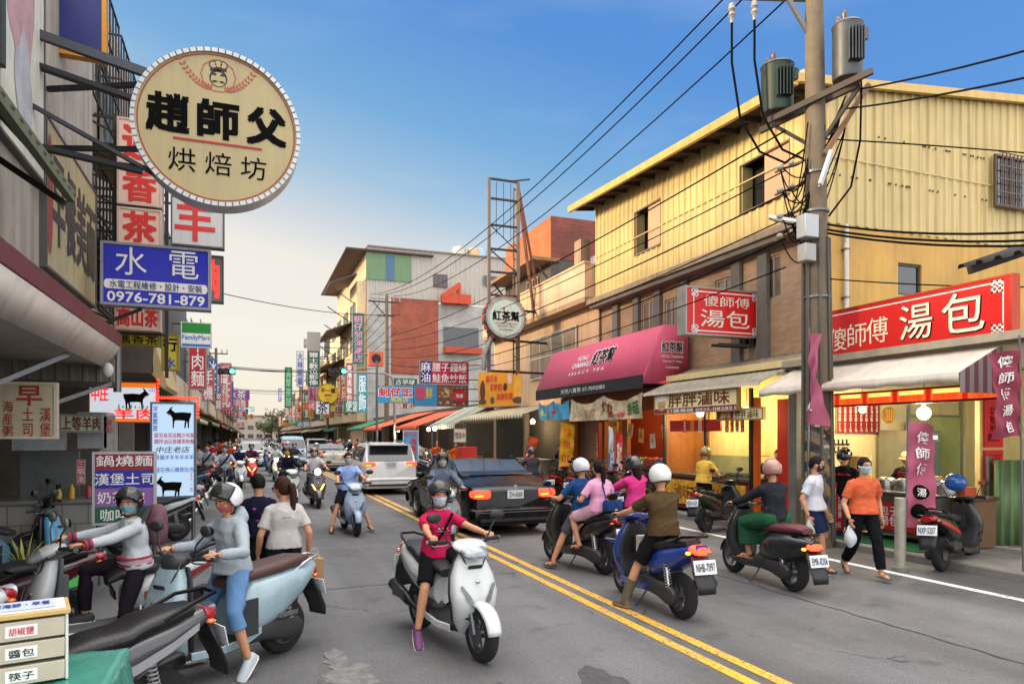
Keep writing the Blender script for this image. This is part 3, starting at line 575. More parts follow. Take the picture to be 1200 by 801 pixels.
# ---------------------------------------------------------------- soup dumpling shop (open fronted, against the yellow building)
sd_ = thing('dumpling_shop', 'open fronted soup dumpling shop with cream walls under the long red board', 'shop', (0, 0, 0))
mCream = mat('d2ca9a', .8, var=.12, scale=1.2, streak=.15, name='cream_wall')
g = MB(); g.box(10.3, 11.08, .11, 15.2, 11.16, 3.3, mCream); g.box(15.1, 5.2, .11, 15.2, 11.08, 3.3, mCream); g.build('wall', sd_, smooth=0)
g = MB(); g.box(10.0, 5.2, 3.3, 15.2, 11.15, 3.42, mat('a89f8c', .8, var=.3, scale=2)); g.box(10.15, 6.3, 2.9, 10.3, 11.1, 3.3, mat('9c8f78', .8, var=.2)); g.build('ceiling', sd_, smooth=0)
for y in (6.05, 11.0): g = MB(); g.box(10.12, y - .11, .11, 10.34, y + .11, 3.3, mat('6f716a', .8, var=.3, scale=3, streak=.3)); g.build('pillar', sd_, bevel=.015)
g = MB(); g.box(13.3, 11.03, .3, 13.36, 11.08, 2.7, metal('a4a8a4', .4)); g.box(14.9, 11.03, .3, 14.96, 11.08, 2.7, metal('a4a8a4', .4)); g.box(13.36, 11.03, 2.35, 14.9, 11.08, 2.4, metal('a4a8a4', .4)); g.box(13.36, 11.045, .3, 14.9, 11.055, 2.35, mat('a8b87a', .2, var=.2)); g.build('sliding_door', sd_)
aw = thing('white_awning', 'off white sloping cloth awning below the long red board', 'awning', (0, 0, 0))
tarp(aw, (10.12, 6.9, 0), Y_, (-.85, 0, 0), 4.05, mat('cfc4b4', .8, var=.12, scale=1.5, streak=.2), 2.82, 3.24, .12, 'cloth')
mSt = mat('684048', .8); b = MB()
for i in range(9): b.quad((9.3 + i * .09, 6.895, 2.84 + i * .044), (9.3 + (i + 1) * .09, 6.895, 2.84 + (i + 1) * .044), (9.3 + (i + 1) * .09, 6.895, 2.55), (9.3 + i * .09, 6.895, 2.55), mSt if i % 2 else mat('8c807e', .8))
b.build('side_curtain', aw, smooth=0, solid=.008)
b = MB()
for y in (7.0, 8.8, 10.8): b.bar((10.1, y, 3.2), (9.32, y, 2.8), .025, IRON)
b.build('frame', aw)
def fret(b, P, x, y, s, m, ar):            # corner key ornament
 for (a, c, w_, h_) in ((0, 0, 1, .16), (0, .42, 1, .16), (0, .84, 1, .16), (0, 0, .16, 1), (.42, 0, .16, 1), (.84, 0, .16, 1)):
  x0, y0_ = x + (a - .5) * s, y + (c - .5) * s * ar; b.add([P(x0, y0_, .005), P(x0 + w_ * s, y0_, .005), P(x0 + w_ * s, y0_ + h_ * s * ar, .005), P(x0, y0_ + h_ * s * ar, .005)], [(0, 1, 2, 3)], m)
def border(b, P, x0, y0_, x1, y1_, t, ar, m):
 for q in ((x0, y0_, x1, y0_ + t * ar), (x0, y1_ - t * ar, x1, y1_), (x0, y0_, x0 + t, y1_), (x1 - t, y0_, x1, y1_)):
  b.add([P(q[0], q[1], .003), P(q[2], q[1], .003), P(q[2], q[3], .003), P(q[0], q[3], .003)], [(0, 1, 2, 3)], m)
mRedS = mat('cf1a18', .4, var=.06, scale=1, name='red_sign_face')
def bigred(b, P, w_, h_):
 ar = w_ / h_; border(b, P, -.02, .09, .965, .93, .006, ar, WHT); fret(b, P, .938, .16, .05, WHT, ar); fret(b, P, .938, .86, .05, WHT, ar)
ya, yb3 = onX(972, 10.05)[0], onX(1187, 10.05)[0]
signbox('shop_sign', 'long red board reading soup dumplings in white brush lettering beside the power pole', (10.05, (ya + yb3) / 2 + .1, 3.78), -Y_, ya - yb3 + .2, .90, mRedS,
 [('傻', .115, .60, .115, .46, mat('efe6c8', .5), {'bold': .0}), ('師', .235, .57, .115, .46, mat('efe6c8', .5), {'bold': .0}), ('傅', .355, .54, .125, .48, mat('efe6c8', .5), {'bold': .0}), ('湯', .565, .50, .165, .62, mat('f4ecd0', .5), {'bold': .01}), ('包', .79, .48, .19, .66, mat('f4ecd0', .5), {'bold': .01}), ('湯', .568, .512, .168, .63, BLACK, {'bold': .02, 'off': .004}), ('包', .793, .492, .193, .67, BLACK, {'bold': .02, 'off': .004})], th=.14, frame='b8442c', extra=bigred)
# lit menu strip
def strip_sign(b, P, w_, h_):
 for i in range(6):
  x0, x1 = i / 6 + .012, (i + 1) / 6 - .012
  b.add([P(x0, .1, .003), P(x1, .1, .003), P(x1, .85, .003), P(x0, .85, .003)], [(0, 1, 2, 3)], glow('c85a1a', 1.1)); b.add([P(x0 + .01, .16, .004), P(x1 - .01, .16, .004), P(x1 - .01, .42, .004), P(x0 + .01, .42, .004)], [(0, 1, 2, 3)], glow('f0c060', 1.4))
signbox('menu_lightbox', 'lit red and orange strip of dish names under the white awning', (10.24, 8.75, 2.60), -Y_, 3.7, .25, glow('c01a10', .9), [(t, (i + .5) / 6, .62, .11, .40, glow('e8231a', .8), {}) for i, t in enumerate(['包湯', '小籠湯包', '鮮肉餛飩', '韓式水餃', '酸辣湯餃', '小籠湯包'])], th=.08, frame='a01810', extra=strip_sign)
# menu board and notices on the cream wall
def wallsign(name, label, u0, v0, u1, v1, Y, m, texts, cat='sign', **k): return sign_at(name, label, u0, v0, u1, v1, Y, m, texts, th=.02, fw=.008, cat=cat, **k)
mn = [('綜合水餃'[i % 4] + '肉菜鮮韓酸香海素'[i] + '水餃', (i + .6) / 8.2, .36, .055, .5, WHT, {'v': True}) for i in range(8)] + [('55元', (i + .6) / 8.2, .80, .055, .28, WHT, {'v': True}) for i in range(8)]
wallsign('menu_board', 'dark red price board with white columns of writing on the cream wall', 980, 471, 1031, 508, 11.04, mat('7a1216', .5), mn, 'menu')
o = MB(); x, d = onY(1043.5, 11.0); z = zz(486, d); o.cyl((x, 11.02, z), (x, 11.07, z), .17, mat('c8903a', .6, var=.3), n=28); o.cyl((x, 11.0, z), (x, 11.03, z), .15, mat('8a5a20', .6), n=28)
for i in range(6): o.box(x - .14 + i * .05, 10.995, z - .13, x - .115 + i * .05, 11.002, z + .13, mat('e0b45a', .6))
tag(o.build('steamer_lid'), 'round bamboo steamer lid hung on the cream wall', 'steamer lid')
o = MB(); x0, d = onY(978, 11.05)
for r_ in range(2):
 for i in range(4): z = zz(518 + r_ * 9, d); o.box(x0 + i * .11, 11.04, z - .06, x0 + .07 + i * .11, 11.075, z + .06, mat('2c2622', .6)); o.box(x0 + .01 + i * .11, 11.036, z - .02, x0 + .06 + i * .11, 11.04, z + .05, mat('d8d0b8', .6))
tag(o.build('photo_card_panel', smooth=0), 'eight small dark photo cards in two rows on the cream wall', 'photo cards')
pendant((11.35, 9.1, 2.35), 'white glowing bulb hanging in the dumpling shop', .9, 'fff2d8', 24, 42, .11)
pendant((11.2, 10.3, 2.45), 'warm bulb hung over the dumpling counter beside the menu board', .8, 'ffd898', 16, 26, .06)
fr = thing('glass_fridge', 'tall steel drinks fridge with glass door in the dumpling shop', 'fridge', (12.75, 10.55, .11))
b = MB(); b.box(-.42, -.38, 0, .42, .38, 1.95, metal('9ea29e', .35)); b.build('casing', fr, bevel=.015)
b = MB(); b.box(-.36, -.40, .35, .36, -.385, 1.65, mat('5b7068', .05, spec=.9, var=.3, scale=6)); b.build('door', fr); b = MB(); b.box(-.36, -.392, 1.7, .36, -.382, 1.9, mat('7a7f7c', .4)); b.box(.1, -.395, 1.76, .3, -.392, 1.84, glow('c8e0d8', 1)); b.build('control_panel', fr)
wallsign('wall_poster', 'small red poster pasted near the drinks fridge', 1063, 494, 1075, 530, 10.9, mat('8a1a20', .5), [('湯包', .5, .5, .5, .6, mat('d8a080', .6), {'v': True})], 'poster')
ct = thing('serving_counter', 'steel serving counter with red front notice in the dumpling shop', 'counter', (10.75, 9.15, .11))
b = MB(); b.box(-.3, -1.0, .82, .35, 1.2, .87, metal('8f908c', .35)); b.build('counter_top', ct, bevel=.008)
b = MB(); b.box(-.27, -.97, .12, .32, 1.17, .82, mat('5a5750', .5, metal=.4, var=.25)); b.build('cabinet', ct)
b = MB(); b.box(-.295, -.6, .2, -.28, .35, .68, mat('b01820', .5)); b.text('包子\n湯包', (-.295, -.1, .45), -Y_, Z_, .4, .34, WHT, off=.005); b.build('notice', ct, smooth=0)
c2 = thing('wooden_counter', 'brown wooden counter with stacked boxes behind the leaning pink flag', 'counter', (11.1, 8.55, .11))
b = MB(); b.box(-.3, -.7, .78, .4, .6, .84, mWoodD); b.build('counter_top', c2, bevel=.008); b = MB(); b.box(-.26, -.66, .02, .36, .56, .78, mat('6e4e30', .6, var=.25)); b.build('cabinet', c2); b = MB(); b.box(-.28, -.3, .3, -.265, .1, .72, mat('d8c8a4', .6)); b.build('notice', c2)
for k, (y, dz, c) in enumerate(((8.85, 0, 'c89a5a'), (8.85, .15, 'd0a468'), (8.25, 0, 'b8502a'))):
 o = MB(); o.box(-.14, -.2, 0, .14, .2, .145, mat(c, .7, var=.2)); o.box(-.143, -.03, .002, .143, .03, .147, mat('d8c8a0', .5)); tag(o.build('carton', loc=(11.1, y, .951 + dz), bevel=.004), ['tan carton at the bottom of the pile on the wooden counter', 'tan carton on top of the pile on the wooden counter', 'rusty orange carton alone on the wooden counter'][k], 'box')
for k in range(5):
 o = MB(); o.tube([(0, 0, 0), (0, 0, .1), (0, 0, .102), (0, 0, .115)], [.2, .2, .21, .21], mat('c49a54', .6, var=.25, scale=14), 22); tag(o.build('bamboo_steamer', loc=(10.8, 10.0, .982 + .117 * k)), ['bamboo steamer at the foot of its stack on the steel counter', 'second bamboo steamer from the foot of the stack', 'middle bamboo steamer of the stack on the steel counter', 'second bamboo steamer from the top of the stack', 'bamboo steamer on top of its stack on the steel counter'][k], 'steamer', 'bamboo steamers stacked on the counter')
st = thing('stand_sign', 'red standing board with white columns of prices beside the power pole', 'sign', (10.0, 9.75, .11), R(10))
b = MB(); b.box(-.2, 0, .12, .2, .025, 1.0, mat('b5161c', .5)); b.build('board', st); b = MB(); b.vtext('綜合水餃', (-.09, 0, .62), X_, Z_, .1, .55, WHT, off=.005); b.vtext('韓式酸辣', (.07, 0, .62), X_, Z_, .1, .55, WHT, off=.005); b.text('55元', (0, 0, .22), X_, Z_, .2, .1, WHT, off=.005); b.build('lettering', st, smooth=0)
b = MB(); b.bar((-.18, 0, 0), (-.18, .03, .12), .02, IRON); b.bar((.18, 0, 0), (.18, .03, .12), .02, IRON); b.bar((0, .35, 0), (0, .03, .9), .02, IRON); b.build('leg', st)
g = MB(); g.box(9.85, 8.0, .111, 11.6, 9.9, .125, mat('1c6b3a', .95, var=.2, scale=20, bump=.5, bscale=150)); tag(g.build('door_mat'), 'bright green rubber mat on the pavement before the dumpling shop', 'mat')
# red notices on the end pillar
for k, (z0, z1, t, tm, lb) in enumerate(((1.75, 2.55, '公告\n免費\n外帶\n請洗手', BLACK, 'bright red paper with black handwriting on the shop end wall'), (1.2, 1.7, '福', mat('7a0c10', .6), 'plain red paper square below the handwritten one'))):
 o = MB(); o.box(11.74, 8.27, z0, 12.2, 8.295, z1, mat('d81a1a', .6, var=.1)); o.text(t, (11.97, 8.27, (z0 + z1) / 2), X_, Z_, .32, (z1 - z0) * .75, tm, off=.004); tag(o.build('paper_notice', smooth=0), lb, 'notice')
g = MB(); g.box(11.68, 8.3, .11, 12.4, 8.4, 3.3, mat('d0b878', .8, var=.2)); tag(g.build('wall_pier', bevel=.01), 'cream wall pier carrying red paper notices beside the green fence', 'wall pier')
# fence, black roof at the frame edge
fn_ = thing('sheet_fence', 'green ribbed sheet metal fence behind the parked black and red scooter', 'fence', (0, 0, 0))
b = MB(); e = V((.93, -.37, 0)); b.corr((11.72, 8.1, .12), e, Z_, 3.2, 1.42, V((-.37, -.93, 0)), mat('6d8a5c', .6, metal=.2, var=.2, scale=2, streak=.35, dirt='3f4430'), .16, .03); b.build('sheet', fn_, smooth=20, solid=.006)
for k in range(3): b = MB(); p = V((11.72, 8.16, 0)) + e * (k * 1.5); b.box(p.x - .03, p.y, .11, p.x + .03, p.y + .06, 1.6, STEEL); b.build('post', fn_)
br_ = thing('lean_to_roof', 'black ribbed lean-to roof jutting over the end of the red board', 'roof', (0, 0, 0))
b = MB(); b.corr((11.0, 4.0, 4.7), Y_, V((1, 0, .32)), 4.2, 4.5, V((-.3, 0, .95)), mat('1c1e22', .5, metal=.4, var=.2), .3, .06); b.build('sheet', br_, solid=.01, smooth=20); b = MB()
for y in (4.2, 6, 8): b.bar((11.0, y, 4.63), (15.2, y, 5.97), .07, IRON, .12); b.bar((15.2, y, 5.9), (15.2, y, .1), .1, IRON)
b.build('rafter', br_)
# ================================================================== neighbours on the tea shop side
mBeige = mat('c9a98a', .8, var=.15, scale=1.2, streak=.35, dirt='6a5442'); mBeigeD = mat('a08468', .85, var=.25, scale=2, streak=.5)
mBrick = tiles('rough_brick', '8a3a22', '6e2c1a', '5a4a40', .24, .075, ('X', 'Z'), stain=.4); mBrickS = tiles('orange_brick', 'b0642c', '9c5626', '8a5a36', .24, .075, ('Y', 'Z'), stain=.35)
b2 = thing('balcony_building', 'beige balcony building with a raw brick penthouse beyond the yellow one', 'building')
g = MB(); g.box(XF + .02, 21.2, 3.2, 18, 32, 7.6, mBeige); g.box(XF + .02, 21.2, 0, XF + .3, 32, 3.2, mBeigeD); g.build('wall', b2, smooth=0)
g = MB(); g.box(10.65, 21.15, 6.45, XF, 32, 6.62, mBeigeD); g.box(10.65, 21.15, 6.62, 10.8, 32, 7.75, mBeige); g.box(10.8, 21.15, 6.62, XF, 21.3, 7.75, mBeige); g.box(10.6, 21.1, 7.75, 10.86, 32, 7.82, mBeige); g.build('balcony', b2, bevel=.012)
g = MB(); g.box(10.72, 21.6, 6.6, 11.1, 22.1, 8.7, mBeigeD); g.build('pillar', b2, bevel=.01)
wq = [onX(622, XF), onX(677, XF)]; window(b2, (XF + .02, wq[1][0], 4.25), Y_, -X_, wq[0][0] - wq[1][0], 1.7, 4, 2, 'c8c4ba', gl=mat('8a7a68', .1, var=.35, scale=2, spec=.8), inset=-.04)
g = MB(); g.box(12, 27, 7.6, 17.5, 32.5, 8.6, mat('6a625a', .9, var=.3, streak=.4)); g.box(12, 27.0, 8.6, 17.5, 32.5, 9.4, mat('55504a', .9, var=.3, streak=.4)); g.box(12.01, 26.98, 9.4, 17.5, 27.2, 11.2, mBrick); g.box(12, 27.0, 9.4, 12.2, 32.5, 11.2, mBrickS); g.box(12.2, 32.3, 9.4, 17.5, 32.5, 11.2, mBrick); g.box(14.4, 26.95, 9.4, 14.8, 26.98, 11.2, mGrey); g.build('penthouse', b2, smooth=0)
g = MB(); g.box(11.1, 26.9, 9.28, 12.4, 32.6, 9.42, mat('8a6a4a', .8, var=.3)); g.bar((11.2, 27, 9.3), (12, 27, 8.4), .06, IRON); g.bar((11.2, 32, 9.3), (12, 32, 8.4), .06, IRON); g.build('canopy', b2)
window(b2, (12, 28.2, 7.8), Y_, -X_, 1.3, 1.1, 2, 1, 'a09a90', inset=-.03)
g = MB(); g.box(12.6, 21.4, 7.6, 17, 26.9, 8.9, mat('8a7f90', .85, var=.2, streak=.4)); g.build('roof_wall', b2, smooth=0)
tk = tarp(b2, (10.62, 24, 0), Y_, (-1.1, 0, 0), 7.6, mat('a89468', .8, var=.25), 2.75, 3.1, .15, stripes=mat('d9d0b4', .8, var=.2))
# shop of the dessert sign (black sheet, shade of the open front put into its colour)
g = MB(); g.box(11.19, 23.0, .11, 11.21, 31.6, 3.1, mat('141210', .9)); g.box(11.0, 22.9, .11, 11.2, 23.1, 3.2, mGrey); g.box(11.0, 27.4, .11, 11.2, 27.6, 3.2, mGrey); g.build('dark_front_sheet', b2)
g = MB(); g.box(10.35, 24.2, .11, 10.95, 26.6, 1.0, mat('8a8a84', .4, metal=.5)); g.box(10.3, 24.15, 1.0, 11.0, 26.65, 1.05, metal('b0b0ac', .3)); tag(g.build('shop_counter', bevel=.01), 'low steel counter behind the yellow vertical flag', 'counter')
pendant((10.6, 25.6, 2.5), 'warm bulb hung over the low steel counter beyond the tea shop', .4, 'ffd898', 16, 60)
# tall grey apartment block further up
gb = thing('grey_apartment_block', 'tall grey sheet clad block with a green corner box and red tiled panel', 'building')
YG = 67.0; xg0 = onY(430, YG)[0]; xg1 = onY(612, YG)[0]
def gz(v, u=520): return zz(v, onY(u, YG)[1])
def gx(u): return onY(u, YG)[0]
mGm = mat('aaa49a', .6, var=.10, scale=.5, metal=.1, streak=.22); mGt = tiles('grey_wall_tiles', 'a8a49e', 'a09c96', '928e8a', .5, .3, ('X', 'Z'), stain=.25)
g = MB(); g.corr((xg0, YG, gz(355)), X_, Z_, xg1 - xg0, gz(297) - gz(355), -Y_, mGm, .5, .06); g.box(xg0, YG + .02, 0, xg0 + .2, 90, gz(300), mBeige); g.build('metal_wall', gb, smooth=20)
g = MB(); g.box(xg0, YG - .15, 0, xg1, YG + .0, gz(357), mGt); g.build('tiled_wall', gb, smooth=0)
g = MB(); g.box(xg0 - .1, YG - .12, gz(334), gx(482), YG - .04, gz(304), mat('62805a', .6, var=.15, streak=.3)); g.box(gx(452), YG - .15, gz(334), gx(462), YG - .12, gz(305), mat('40607a', .5)); g.build('green_panel', gb, smooth=0)
g = MB(); g.box(xg0 - 2.0, YG - .4, gz(303), xg0 + 6.4, 90, gz(301), mat('3c2e28', .7)); g.box(xg0, YG - .2, gz(297), xg1, 90, gz(295.5), mat('8a7a6a', .7)); g.build('roof', gb, smooth=0)
g = MB(); g.box(gx(458), YG - .2, gz(440), gx(513), YG - .15, gz(353), tiles('red_tile_panel', '9a4a2c', '8a3e24', '7a4a38', .3, .15, ('X', 'Z'))); g.build('red_tile_panel', gb, smooth=0)
window(gb, (gx(508), YG, gz(337)), X_, -Y_, gx(524) - gx(508), gz(322) - gz(337), 3, 1, '5a3028', inset=-.08, grille=False)
window(gb, (gx(519), YG - .15, gz(407)), X_, -Y_, gx(560) - gx(519), gz(383) - gz(407), 5, 1, '6a6a66', inset=-.06)
window(gb, (gx(566), YG - .1, gz(331)), X_, -Y_, 1.6, 1.0, 1, 1, '6a6a66', inset=-.06)
g = MB(); g.box(gx(516), YG - 1.2, gz(357), gx(548), YG - .16, gz(346), mat('b8401c', .6, var=.15)); g.bar((gx(516), YG - 1.2, gz(350)), (gx(535), YG - 1.2, gz(335)), .12, mat('b8401c', .6), .5); g.box(gx(534), YG - 1.25, gz(357), gx(536), YG - .16, gz(333), mat('b8401c', .6)); g.build('red_balcony', gb, smooth=0); g = MB(); g.box(gx(519), YG - 1.0, gz(414), gx(562), YG - .2, gz(407), mat('a8401c', .6)); g.build('red_ledge', gb, smooth=0)
for k, u in enumerate((548, 566, 574)):
 o = MB(); o.tube([(0, 0, 0), (0, 0, 1.5), (0, 0, 1.7)], [.7, .7, .2], mat(('b8b4ac', 'c8a478', '9ab0bc')[k], .4, metal=.4), 14); tag(o.build('water_tank', loc=(gx(u), YG + 3, gz(297))), ['grey water tank on the roof of the tall grey block', 'tan water tank on the roof of the tall grey block', 'bluish water tank on the roof of the tall grey block'][k], 'water tank')
g = MB(); g.box(gx(552), YG + 4, gz(297), gx(590), YG + 9, gz(284), mat('c89a68', .8, var=.2)); g.build('roof_hut', gb, smooth=0)
# ================================================================== repeating street houses (both sides)
def rowhouse(sx, xf, y0, y1, h, wall, floors, label, seed, balcony=True, awn=None, roofbox=True, name='row_house'):
 """sx = +1: stands on the +X side and faces -X"""
 rnd = random.Random(seed); n = V((-sx, 0, 0)); t = thing(name, label, 'building', group='row houses along the street'); mw = mat(wall, .8, var=.15, scale=.8, streak=.4); xb = xf + sx * 9
 xs = sorted((xf, xb)); g = MB(); g.box(xs[0], y0, 0, xs[1], y1 - .06, h, mw); g.build('wall', t, smooth=0)
 fh = (h - 3.4) / max(1, floors); wid = y1 - y0; eu = Y_ if sx > 0 else Y_
 if balcony:
  for f in range(floors):
   z = 3.4 + f * fh; g = MB(); p = sorted((xf - sx * .9, xf - sx * .01)); g.box(p[0], y0 + .05, z - .12, p[1], y1 - .1, z, mBeigeD); q = sorted((xf - sx * .9, xf - sx * .8))
   g.box(q[0], y0 + .05, z, q[1], y1 - .1, z + .75, mat(rnd.choice(['b8a890', 'c8bca4', 'a89888', wall]), .8, var=.2, streak=.5))
   if rnd.random() < .6:
    for k in range(int(wid / .2)): g.box(q[0] + .03, y0 + .1 + k * .2, z + .75, q[0] + .05, y0 + .12 + k * .2, z + fh - .3, STEEL)
   g.build('balcony', t, smooth=0)
 for f in range(floors):
  z = 3.4 + f * fh; k = 2 if wid > 3.5 else 1
  for i in range(k):
   ww = wid / k * .62; yy = y0 + wid * (i + .5) / k - ww / 2; window(t, (xf, yy, z + .75), Y_, n, ww, fh * .5, 3, 1, rnd.choice(['9a968c', 'b8b4aa', '6a6660']), inset=-.05)
 g = MB(); p = sorted((xf - sx * .05, xf - sx * .01)); g.box(p[0], y0 + .25, .1, p[1], y1 - .3, 2.9, mat('1a1714', .9)); g.build('dark_front_panel', t, smooth=0)  # dark panel on the wall, shade of a shop opening put into its colour
 for yy in (y0, y1 - .3): g = MB(); q = sorted((xf - sx * .02, xf - sx * .35)); g.box(q[0], yy + .02, 0, q[1], yy + .26, 3.2, mGrey); g.build('pillar', t, smooth=0)
 if awn: tarp(t, (xf - sx * .35, y0 + .1, 0), Y_, (-sx * rnd.uniform(1.1, 1.9), 0, 0), wid - .2, mat(awn, .8, var=.2), 2.55, 3.15, .15)
 if roofbox:
  g = MB(); a = xs[0] + 1.5; g.box(a, y0 + .2, h, xs[1] - 2, y1 - .3, h + rnd.uniform(1.2, 2.8), mat(rnd.choice(['8a8f86', 'a07a58', '7a8a7a', 'b0a48c']), .7, var=.2, streak=.4)); g.box(xs[0] - .3 * 0, y0, h, xs[1], y0 + .12, h + .8, mw); g.build('roof_shed', t, smooth=0)
 return t
walls = ['c4b08a', 'b49a72', 'c8b89a', 'a88e74', 'd0c09c', 'b8a488']; awns = ['3a6a48', '8a3a2a', '2f5a40', 'b0a48c', '6a7a52', 'a04428']
adj = ['narrow', 'wide', 'dingy', 'tall', 'low', 'plain']; tone = ['sandy', 'tan', 'cream', 'brownish', 'pale yellow', 'khaki']; awt = ['green', 'rust red', 'dark green', 'off white', 'olive', 'orange']
y = 90.2; k = 0; hts = [15.5, 13.8, 12.4, 13.2, 10.6, 12, 9.6, 11.5, 10, 9, 11, 9, 8.5, 8]
while y < 255:
 wd = 6 + (k * 5 % 4) * 1.6 + y * .012; h = hts[min(k, 13)]
 rowhouse(1, 10.7, y, y + wd, h, walls[k % 6], max(2, int((h - 3.4) / 3.2)), ('%s balcony house with %s awning beyond the tall grey block' % (tone[k % 6], awt[k % 6]) if k < 4 else 'plain balcony house far along the tea shop side'), 20 + k, awn=awns[k % 6]); y += wd; k += 1
# the cream house with stepped metal canopies before the grey block
ch = thing('cream_house', 'cream house with stepped dark metal canopies just beyond the tall grey block', 'building')
# low market lean-tos between the beige building and the grey block
def market(y0, y1, x0, col, z0, z1, label, stripes=None, shade_col='1a1512', wall='5c5046'):
 t = thing('market_stall', label, 'stall'); g = MB(); g.box(11.3, y0, .1, 11.4, y1 - .05, 3.6, mat(wall, .9, var=.3, scale=2, streak=.4)); g.box(11.29, y0 + .2, .1, 11.3, y1 - .25, 2.6, mat(shade_col, .9)); g.build('back_wall', t, smooth=0)  # thin dark sheet on the back wall, stall shade put into its colour
 tarp(t, (11.3, y0, 0), Y_, (x0 - 11.3, 0, 0), y1 - y0, mat(col, .75, var=.2, scale=2, streak=.2), z0, z1, .22, stripes=stripes)
 for yy in (y0 + .1, y1 - .1): g = MB(); g.cyl((x0 + .1, yy, .0), (x0 + .1, yy, z0), .03, STEEL, n=8); g.build('pole', t)
 g = MB(); g.box(9.9, y0 + .4, .1, 10.8, y1 - .5, .92, mat('6a655c', .6, metal=.3, var=.3)); g.box(9.85, y0 + .35, .92, 10.85, y1 - .45, .96, metal('a8a8a4', .4)); g.build('counter', t, smooth=0)
 return t
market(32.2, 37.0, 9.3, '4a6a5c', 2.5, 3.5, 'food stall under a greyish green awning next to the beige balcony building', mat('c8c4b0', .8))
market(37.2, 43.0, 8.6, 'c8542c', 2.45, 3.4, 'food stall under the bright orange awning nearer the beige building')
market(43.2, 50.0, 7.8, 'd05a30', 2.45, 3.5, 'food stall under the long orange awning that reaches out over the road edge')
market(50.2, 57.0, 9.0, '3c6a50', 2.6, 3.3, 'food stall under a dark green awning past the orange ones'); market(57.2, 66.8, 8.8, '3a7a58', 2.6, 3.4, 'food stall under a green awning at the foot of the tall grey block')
market(78, 89, 8.9, '2f5a40', 2.6, 3.4, 'food stall under the far green awning beyond the tall grey block')
g = MB(); x0 = 10.7
for k, (ya_, yb_, h) in enumerate(((67.2, 72, 16.6), (72, 78, 14.6), (78, 90, 13.4))):
 g.box(x0 - .9, ya_, 3.3, x0 - .01, yb_, h - 1.2 * 0, mat('d0b890', .8, var=.15, streak=.4))
g.build('wall', ch, smooth=0)
g = MB()
for ya_, yb_, h in ((66.9, 73, 16.7), (70, 80, 12.6), (76, 90, 9.6)): g.bar((x0 - .9, (ya_ + yb_) / 2, h + .5), (x0 - 3.4, (ya_ + yb_) / 2, h - .5), yb_ - ya_, mat('40383a', .6, var=.2), .12);
for ya_ in (68, 71, 74, 78, 82): g.bar((x0 - 3.2, ya_, 16 - (ya_ - 68) * .45), (x0 - .9, ya_, 14.5 - (ya_ - 68) * .45), .08, IRON)
g.build('canopy', ch, smooth=0)
for f in range(4):
 for k in range(4): window(ch, (x0 - .9, 68 + k * 5.2, 4.2 + f * 3.0), Y_, -X_, 3.2, 1.5, 3, 1, '8a8478', inset=-.05)
# ================================================================== left row
labs = ['grey', 'tan', 'pale']
y = 20.5; k = 0; hl = [8.6, 8.0, 7.4, 8.8, 7.8, 8.4, 9.6, 9.0, 8.6, 10, 9.4, 8.8, 10.5, 9, 10, 9, 8.5, 8]
wl = ['b0a898', 'c0b49c', 'c4b8a0', 'a8a298', 'ccbea0', 'b8aea0']; tl = ['smoky grey', 'dull tan', 'stone coloured', 'slate grey', 'light tan', 'dusty grey']
while y < 250:
 wd = 5.2 + (k * 7 % 5) * .9 + y * .015; h = hl[min(k, 17)]
 rowhouse(-1, -3.1 - (k % 2) * .15, y, y + wd, h, wl[k % 6], max(1, int((h - 3.4) / 2.8)), ('%s caged balcony house with %s awning behind the goat signs' % (tl[k % 6], awt[(k + 2) % 6]) if k < 6 else 'dusty balcony house far along the bakery side'), 60 + k, awn=awns[(k + 2) % 6]); y += wd; k += 1
# near left: shop under the dark awning -------------------------------------------------
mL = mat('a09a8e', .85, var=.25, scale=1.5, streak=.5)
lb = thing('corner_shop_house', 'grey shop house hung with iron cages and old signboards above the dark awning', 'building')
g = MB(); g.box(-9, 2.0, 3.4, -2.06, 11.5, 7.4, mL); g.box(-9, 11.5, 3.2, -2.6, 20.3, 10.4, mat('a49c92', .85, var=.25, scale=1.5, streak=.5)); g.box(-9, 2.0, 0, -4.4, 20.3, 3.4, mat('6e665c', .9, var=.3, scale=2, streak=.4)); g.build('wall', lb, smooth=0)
for i in range(3): window(lb, (-2.6, 12.3 + i * 2.6, 4.3), Y_, X_, 1.7, 1.5, 3, 1, '8a8680', inset=-.05); window(lb, (-2.6, 12.3 + i * 2.6, 7.4), Y_, X_, 1.7, 1.6, 3, 1, '8a8680', inset=-.05)
for i in range(3):
 g = MB()
 for z0 in (4.0, 7.1):
  yy = 12.0 + i * 2.6
  for a in range(9): q = yy + a * .29; g.bar((-2.15, q, z0), (-2.15, q, z0 + 2.2), .025, IRON)
  for zz_ in (0, .7, 1.4, 2.2): g.bar((-2.15, yy, z0 + zz_), (-2.15, yy + 2.35, z0 + zz_), .03, IRON); g.bar((-2.58, yy, z0 + zz_), (-2.15, yy, z0 + zz_), .03, IRON)
 g.build('window_cage', lb)
for yy, zz_, c in ((12.6, 6.7, '9a8a3c'), (16.4, 6.9, '7a7266')):
 g = MB(); g.bar((-2.55, yy + 1, zz_), (-1.75, yy + 1, zz_ - .35), 2.2, mat(c, .7, var=.3), .03); g.build('window_canopy', lb)
